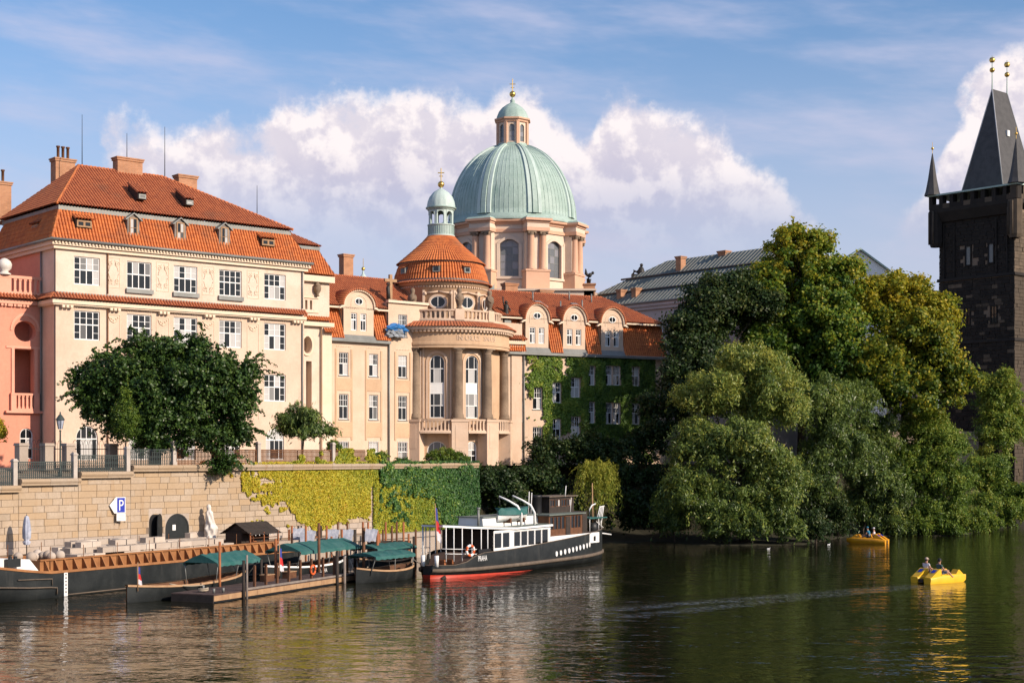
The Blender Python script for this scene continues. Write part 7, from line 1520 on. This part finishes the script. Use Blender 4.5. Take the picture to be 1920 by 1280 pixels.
for i, (px, Y, zb, lobes, n, mt, lab) in enumerate((
    (1265, 151, .1, [Lb(1265, 975, 151, 34, 38, 1.6), Lb(1240, 960, 152, 26, 40, 1.5)], 11000, 'willow', 'low willow scrub at the water left of the large rounded willow'),
    (1410, 147.6, .1, [Lb(1410, 985, 147.8, 45, 32, 1.6), Lb(1345, 985, 147.8, 40, 34, 1.6), Lb(1480, 990, 148.5, 30, 28, 1.4)], 20000, 'willow', 'low leafy branches dipping into the water under the large rounded willow'),
    (1545, 158, .1, [Lb(1548, 945, 159, 34, 36, 1.6)], 7000, 'darkl', 'dark scrub in the gap between the two left willows'),
    (1620, 164, .1, [Lb(1600, 955, 166, 40, 40, 1.8), Lb(1650, 980, 165.5, 45, 30, 1.6)], 13000, 'willow', 'waterside scrub directly behind the far pedal boat'),
    (1760, 166, .1, [Lb(1715, 980, 165.6, 34, 28, 1.5), Lb(1785, 985, 165.6, 34, 26, 1.5)], 12000, 'willowy', 'low green scrub under the bright leaning willow'),
    (1530, 150, .1, [Lb(1525, 985, 151, 30, 34, 1.5), Lb(1565, 975, 156, 30, 34, 1.6)], 11000, 'darkl', 'dark low scrub at the water right of the large rounded willow'),
    (1815, 170, .1, [Lb(1822, 975, 171, 30, 30, 1.8), Lb(1850, 985, 176, 24, 24, 1.5)], 9000, 'willowy', 'olive scrub in the bay between the two right willows'),
    (1690, 166, .1, [Lb(1690, 990, 165.2, 26, 22, 1.2)], 5000, 'willow', 'small scrub right beside the stern of the far pedal boat'),
    (1860, 181, .1, [Lb(1840, 960, 182, 40, 36, 2), Lb(1890, 965, 184, 38, 36, 2), Lb(1915, 930, 186, 24, 40, 2)], 15000, 'willowy', 'waterside scrub below the pale willow at the right edge'))):
    tree('waterside_scrub', lab, base_at(px, Y, zb), lobes, n, .34, .13, mt, 80 + i, cat='shrub', sub_r=.7, nsub=24, strands=160, slen=1.3, sdroop=.9, droop=.5, trunk_r=.08, tint=(.42, .36, .3), group='scrub along the water')
# ---------------------------------------------------------------- pedal boats and their crews
def pedal_boat(label, loc, rz, mt):
    t = thing('pedal_boat', label, 'pedal boat', loc, rz, 'pedal boats on the river'); Y = MT[mt]
    for s in (-1, 1):
        p = MB(); us = [-1.95, -1.7, -.8, .4, 1.2, 1.7, 1.98]
        hw = lambda u: interp(u, [-1.95, -1.7, 1.0, 1.7, 1.98], [.33, .37, .37, .26, .12]); top = lambda u: interp(u, [-1.95, -.7, 1.2, 1.98], [.42, .55, .58, .5]); bot = lambda u: interp(u, [-1.95, 1.2, 1.98], [-.12, -.14, .12])
        loft(p, us, lambda u: [(s * .58 - hw(u) * .8, bot(u)), (s * .58 - hw(u), top(u) - .1), (s * .58 - hw(u) * .85, top(u)), (s * .58 + hw(u) * .85, top(u)), (s * .58 + hw(u), top(u) - .1), (s * .58 + hw(u) * .8, bot(u)), (s * .58 - hw(u) * .8, bot(u))]); p.build('float', Y, t)
        b = MB(); b.prism([(-1.86, .42), (-1.0, .98), (-.86, .98), (-.78, .5)], s * .58 - .3, s * .58 + .3); sb = b.build('seat_back', Y, t)
        k = MB(); k.add([(-1.42, s * .58 - .17, .72), (-1.42, s * .58 + .17, .72), (-1.12, s * .58 + .17, .915), (-1.12, s * .58 - .17, .915)], [(0, 1, 2, 3)]); o = k.build('blue_sticker', MT['blue'], sb, (-.01, 0, .012))
        MB().box(-.9, -.3, s * .58 - .3, s * .58 + .3, .45, .6).build('seat', Y, t)
        c = MB(); c.prism([(.7, .5), (1.0, .86), (1.12, .86), (1.55, .52)], s * .58 - .26, s * .58 + .26); c.build('front_cowl', Y, t)
    MB().box(-1.5, 1.5, -.24, .24, .12, .34).build('centre_deck', Y, t); MB().box(-1.98, -1.55, -.2, .2, .05, .3).build('paddle_box', MT['black'], t)
    MB().prism([(-.6, .34), (-.3, .95), (-.1, .95), (.1, .34)], -.12, .12).build('centre_console', Y, t)
    return t
def skin(name, verts, edges, rads, mt, parent, sub=2):
    me = bpy.data.meshes.new(name); me.from_pydata(verts, edges, []); me.materials.append(MT[mt]); o = ob(name, me, parent)
    md = o.modifiers.new('Skin', 'SKIN'); md.use_smooth_shade = True
    for i, r_ in enumerate(rads): me.skin_vertices[0].data[i].radius = (r_, r_) if not isinstance(r_, tuple) else r_
    me.skin_vertices[0].data[0].use_root = True
    s = o.modifiers.new('Subdivision', 'SUBSURF'); s.levels = sub; s.render_levels = sub; return o
def seated_person(label, loc, rz, shirt, cap, arm_out=False, lean=0.0):
    t = thing('person', label, 'person', loc, rz, 'people in the pedal boats'); t.scale = (1.12, 1.12, 1.12)
    hip, wst, che, nek, hd, ht = (0, 0, .12), (-.05 + lean * .3, 0, .32), (-.09 + lean * .7, 0, .52), (-.08 + lean, 0, .70), (-.06 + lean, 0, .80), (-.05 + lean, 0, .93)
    V = [hip, wst, che, nek, hd, ht]; E = [(0, 1), (1, 2), (2, 3), (3, 4), (4, 5)]; Rd = [.15, .135, .15, .06, .095, .085]
    for s in (-1, 1):
        sh = (-.09 + lean * .85, s * .20, .60); i = len(V)
        el = (.02 + lean, s * (.33 if arm_out and s < 0 else .26), .36); wr = (.26 + lean, s * (.36 if arm_out and s < 0 else .2), .30); hnd = (.34 + lean, s * (.36 if arm_out and s < 0 else .19), .29)
        V += [sh, el, wr, hnd]; E += [(2, i), (i, i + 1), (i + 1, i + 2), (i + 2, i + 3)]; Rd += [.075, .05, .036, .042]
        i = len(V); V += [(.08, s * .10, .10), (.48, s * .13, .20), (.78, s * .13, -.12), (.90, s * .13, -.12)]; E += [(0, i), (i, i + 1), (i + 1, i + 2), (i + 2, i + 3)]; Rd += [.10, .075, .05, .045]
        for f in range(5):                                        # four fingers and a thumb
            a = len(V); dy = (f - 1.5) * .019 if f < 4 else -s * .035; L_ = (.05, .06, .058, .045, .035)[f]
            V += [(hnd[0] + (.03 if f < 4 else 0), hnd[1] + dy, hnd[2]), (hnd[0] + .03 + L_, hnd[1] + dy, hnd[2] - .015 - .01 * (f < 4))]; E += [(i - 1, a), (a, a + 1)]; Rd += [.010, .008]
    skin('body', V, E, Rd, 'skin', t, 1)
    V = [(0, 0, .08), wst, che, (-.08 + lean * .95, 0, .66)]; E = [(0, 1), (1, 2), (2, 3)]; Rd = [.165, .15, .168, .085]
    for s in (-1, 1): i = len(V); V += [(-.09 + lean * .85, s * .21, .60), (-.03 + lean * .9, s * (.28 if arm_out and s < 0 else .24), .46)]; E += [(2, i), (i, i + 1)]; Rd += [.09, .07]
    skin('shirt', V, E, Rd, shirt, t, 1)
    V = [(0, 0, .10)]; E = []; Rd = [.165]
    for s in (-1, 1): i = len(V); V += [(.08, s * .10, .10), (.46, s * .13, .19)]; E += [(0, i), (i, i + 1)]; Rd += [.115, .09]
    skin('shorts', V, E, Rd, 'jeans', t, 1)
    fx = -.05 + lean; f = MB()
    f.ball((fx + .098, 0, .86), .018, 8, 1.4); f.build('nose', MT['skin'], t)
    for s in (-1, 1): MB().ball((fx + .082, s * .036, .895), .013, 8).build('eye', MT['black'], t); MB().ball((fx - .005, s * .098, .87), .026, 8, 1.3).build('ear', MT['skin'], t)
    MB().box(fx + .082, fx + .094, -.028, .028, .812, .82).build('mouth', MT['red'], t)
    c = MB(); c.lathe([(.113, .915), (.116, .955), (.095, 1.0), (.05, 1.03), (.005, 1.035)], 16, c=(fx - .005, 0)); c.prism([(fx + .08, -.085), (fx + .2, -.06), (fx + .22, 0), (fx + .2, .06), (fx + .08, .085)], .918, .93, axis='z'); c.build('cap', MT[cap], t)
    h = MB(); h.lathe([(.108, .83), (.112, .92)], 14, 75, 285, c=(fx - .004, 0)); h.build('hair', MT['bronze'], t)
    return t
pA = wp(1766, 1092); aA = R(34)
def loc_on(p, a, x, y, z): return (p.x + x * math.cos(a) - y * math.sin(a), p.y + x * math.sin(a) + y * math.cos(a), z)
pedal_boat('near yellow pedal boat leaving a wake across the dark water', (pA.x, pA.y + .6, .02), aA, 'yellow'); pA2 = Vector((pA.x, pA.y + .6, 0))
seated_person('person in white shirt and beige cap seated in the near pedal boat', loc_on(pA2, aA, -.6, .58, .58), aA, 'shirtw', 'capb')
seated_person('person in dark green shirt and black cap seated in the near pedal boat', loc_on(pA2, aA, -.6, -.58, .58), aA + R(-15), 'shirtg', 'capd', True)
pB = wp(1627, 1018); aB = R(152)
pedal_boat('far orange-yellow pedal boat by the willows', (pB.x, pB.y, .02), aB, 'orange')
seated_person('person bending forward in blue shirt in the far pedal boat', loc_on(pB, aB, -.3, .58, .58), aB, 'clothb', 'clothb', False, .22)
seated_person('person in white top sunk low in the far pedal boat', loc_on(pB, aB, -.5, -.58, .45), aB, 'shirtw', 'shirtw', False, .1)
for px, py, lab in ((1441, 1029, 'white gull floating below the willow branches'), (1554, 1021, 'grey and white gull floating left of the far pedal boat')):
    p = wp(px, py); t = thing('gull', lab, 'bird', (p.x, p.y, 0), R(20)); t.scale = (.6, .6, .42); us = [-.26, -.2, -.1, .05, .15, .22]
    b = MB(); hb = lambda u: interp(u, [-.26, -.1, .05, .22], [.01, .09, .10, .03]); loft(b, us, lambda u: [(-hb(u), .06), (-hb(u) * .7, .15 + hb(u) * .3), (0, .17 + hb(u) * .4 + (.03 if u < -.15 else 0)), (hb(u) * .7, .15 + hb(u) * .3), (hb(u), .06), (0, -.03), (-hb(u), .06)])
    b.tube([(.16, 0, .14), (.22, 0, .24), (.25, 0, .29)], [.06, .045, .05], 8); b.ball((.26, 0, .31), .055, 10); b.tube([(.3, 0, .31), (.38, 0, .295)], [.018, .005], 6); b.build('body', MT['white'], t)
# ---------------------------------------------------------------- ropes, fenders and odds and ends
def rope(a, b, sag, lab):
    a, b = Vector(a), Vector(b); pts = [(a.lerp(b, i / 10) - Vector((0, 0, sag * 4 * (i / 10) * (1 - i / 10)))) for i in range(11)]
    o = MB().tube([p - a for p in pts], .035, 5).build('mooring_rope', MT['rope'], None, a); tag(o, lab, 'rope', 'mooring ropes')
FSs = Fac(-5.85, 108.5, 31.5)
rope(FP.w(16.6, -.2, 1.0), gp(690, 1062, 104.5), .25, 'slack rope from the jetty corner pile to the small tan-gunwaled launch')
rope(FSs.w(-.3, .4, 1.2), gp(770, 1040, 112), .3, 'rope from the passenger boat stern to the pole cluster')
rope(FP.w(2.6, 2.6, .8), FP.w(1.0, 4.0, .95), .1, 'short rope from a jetty cleat to the long black open boat')
for k, (u, y) in enumerate(((9.5, 2.4), (12.4, 2.5))):
    t = thing('storage_box', ('brown wooden locker on the jetty behind the railing posts', 'second brown wooden locker further along the jetty')[k], 'box', FP.w(u, y, .5), FP.rz)
    MB().box(-.5, .5, -.25, .25, 0, .42).build('box_body', MT['wood'], t); MB().box(-.53, .53, -.28, .28, .42, .47).build('lid', MT['woodlt'], t)
t = thing('life_ring', 'orange life ring hanging on a jetty railing post', 'life ring', FP.w(11.5, .06, 1.2), FP.rz)
MB().tube([(.3 * math.cos(R(20 * i)), 0, .3 * math.sin(R(20 * i))) for i in range(19)], .07, 8, False).build('ring', MT['orangeb'], t)
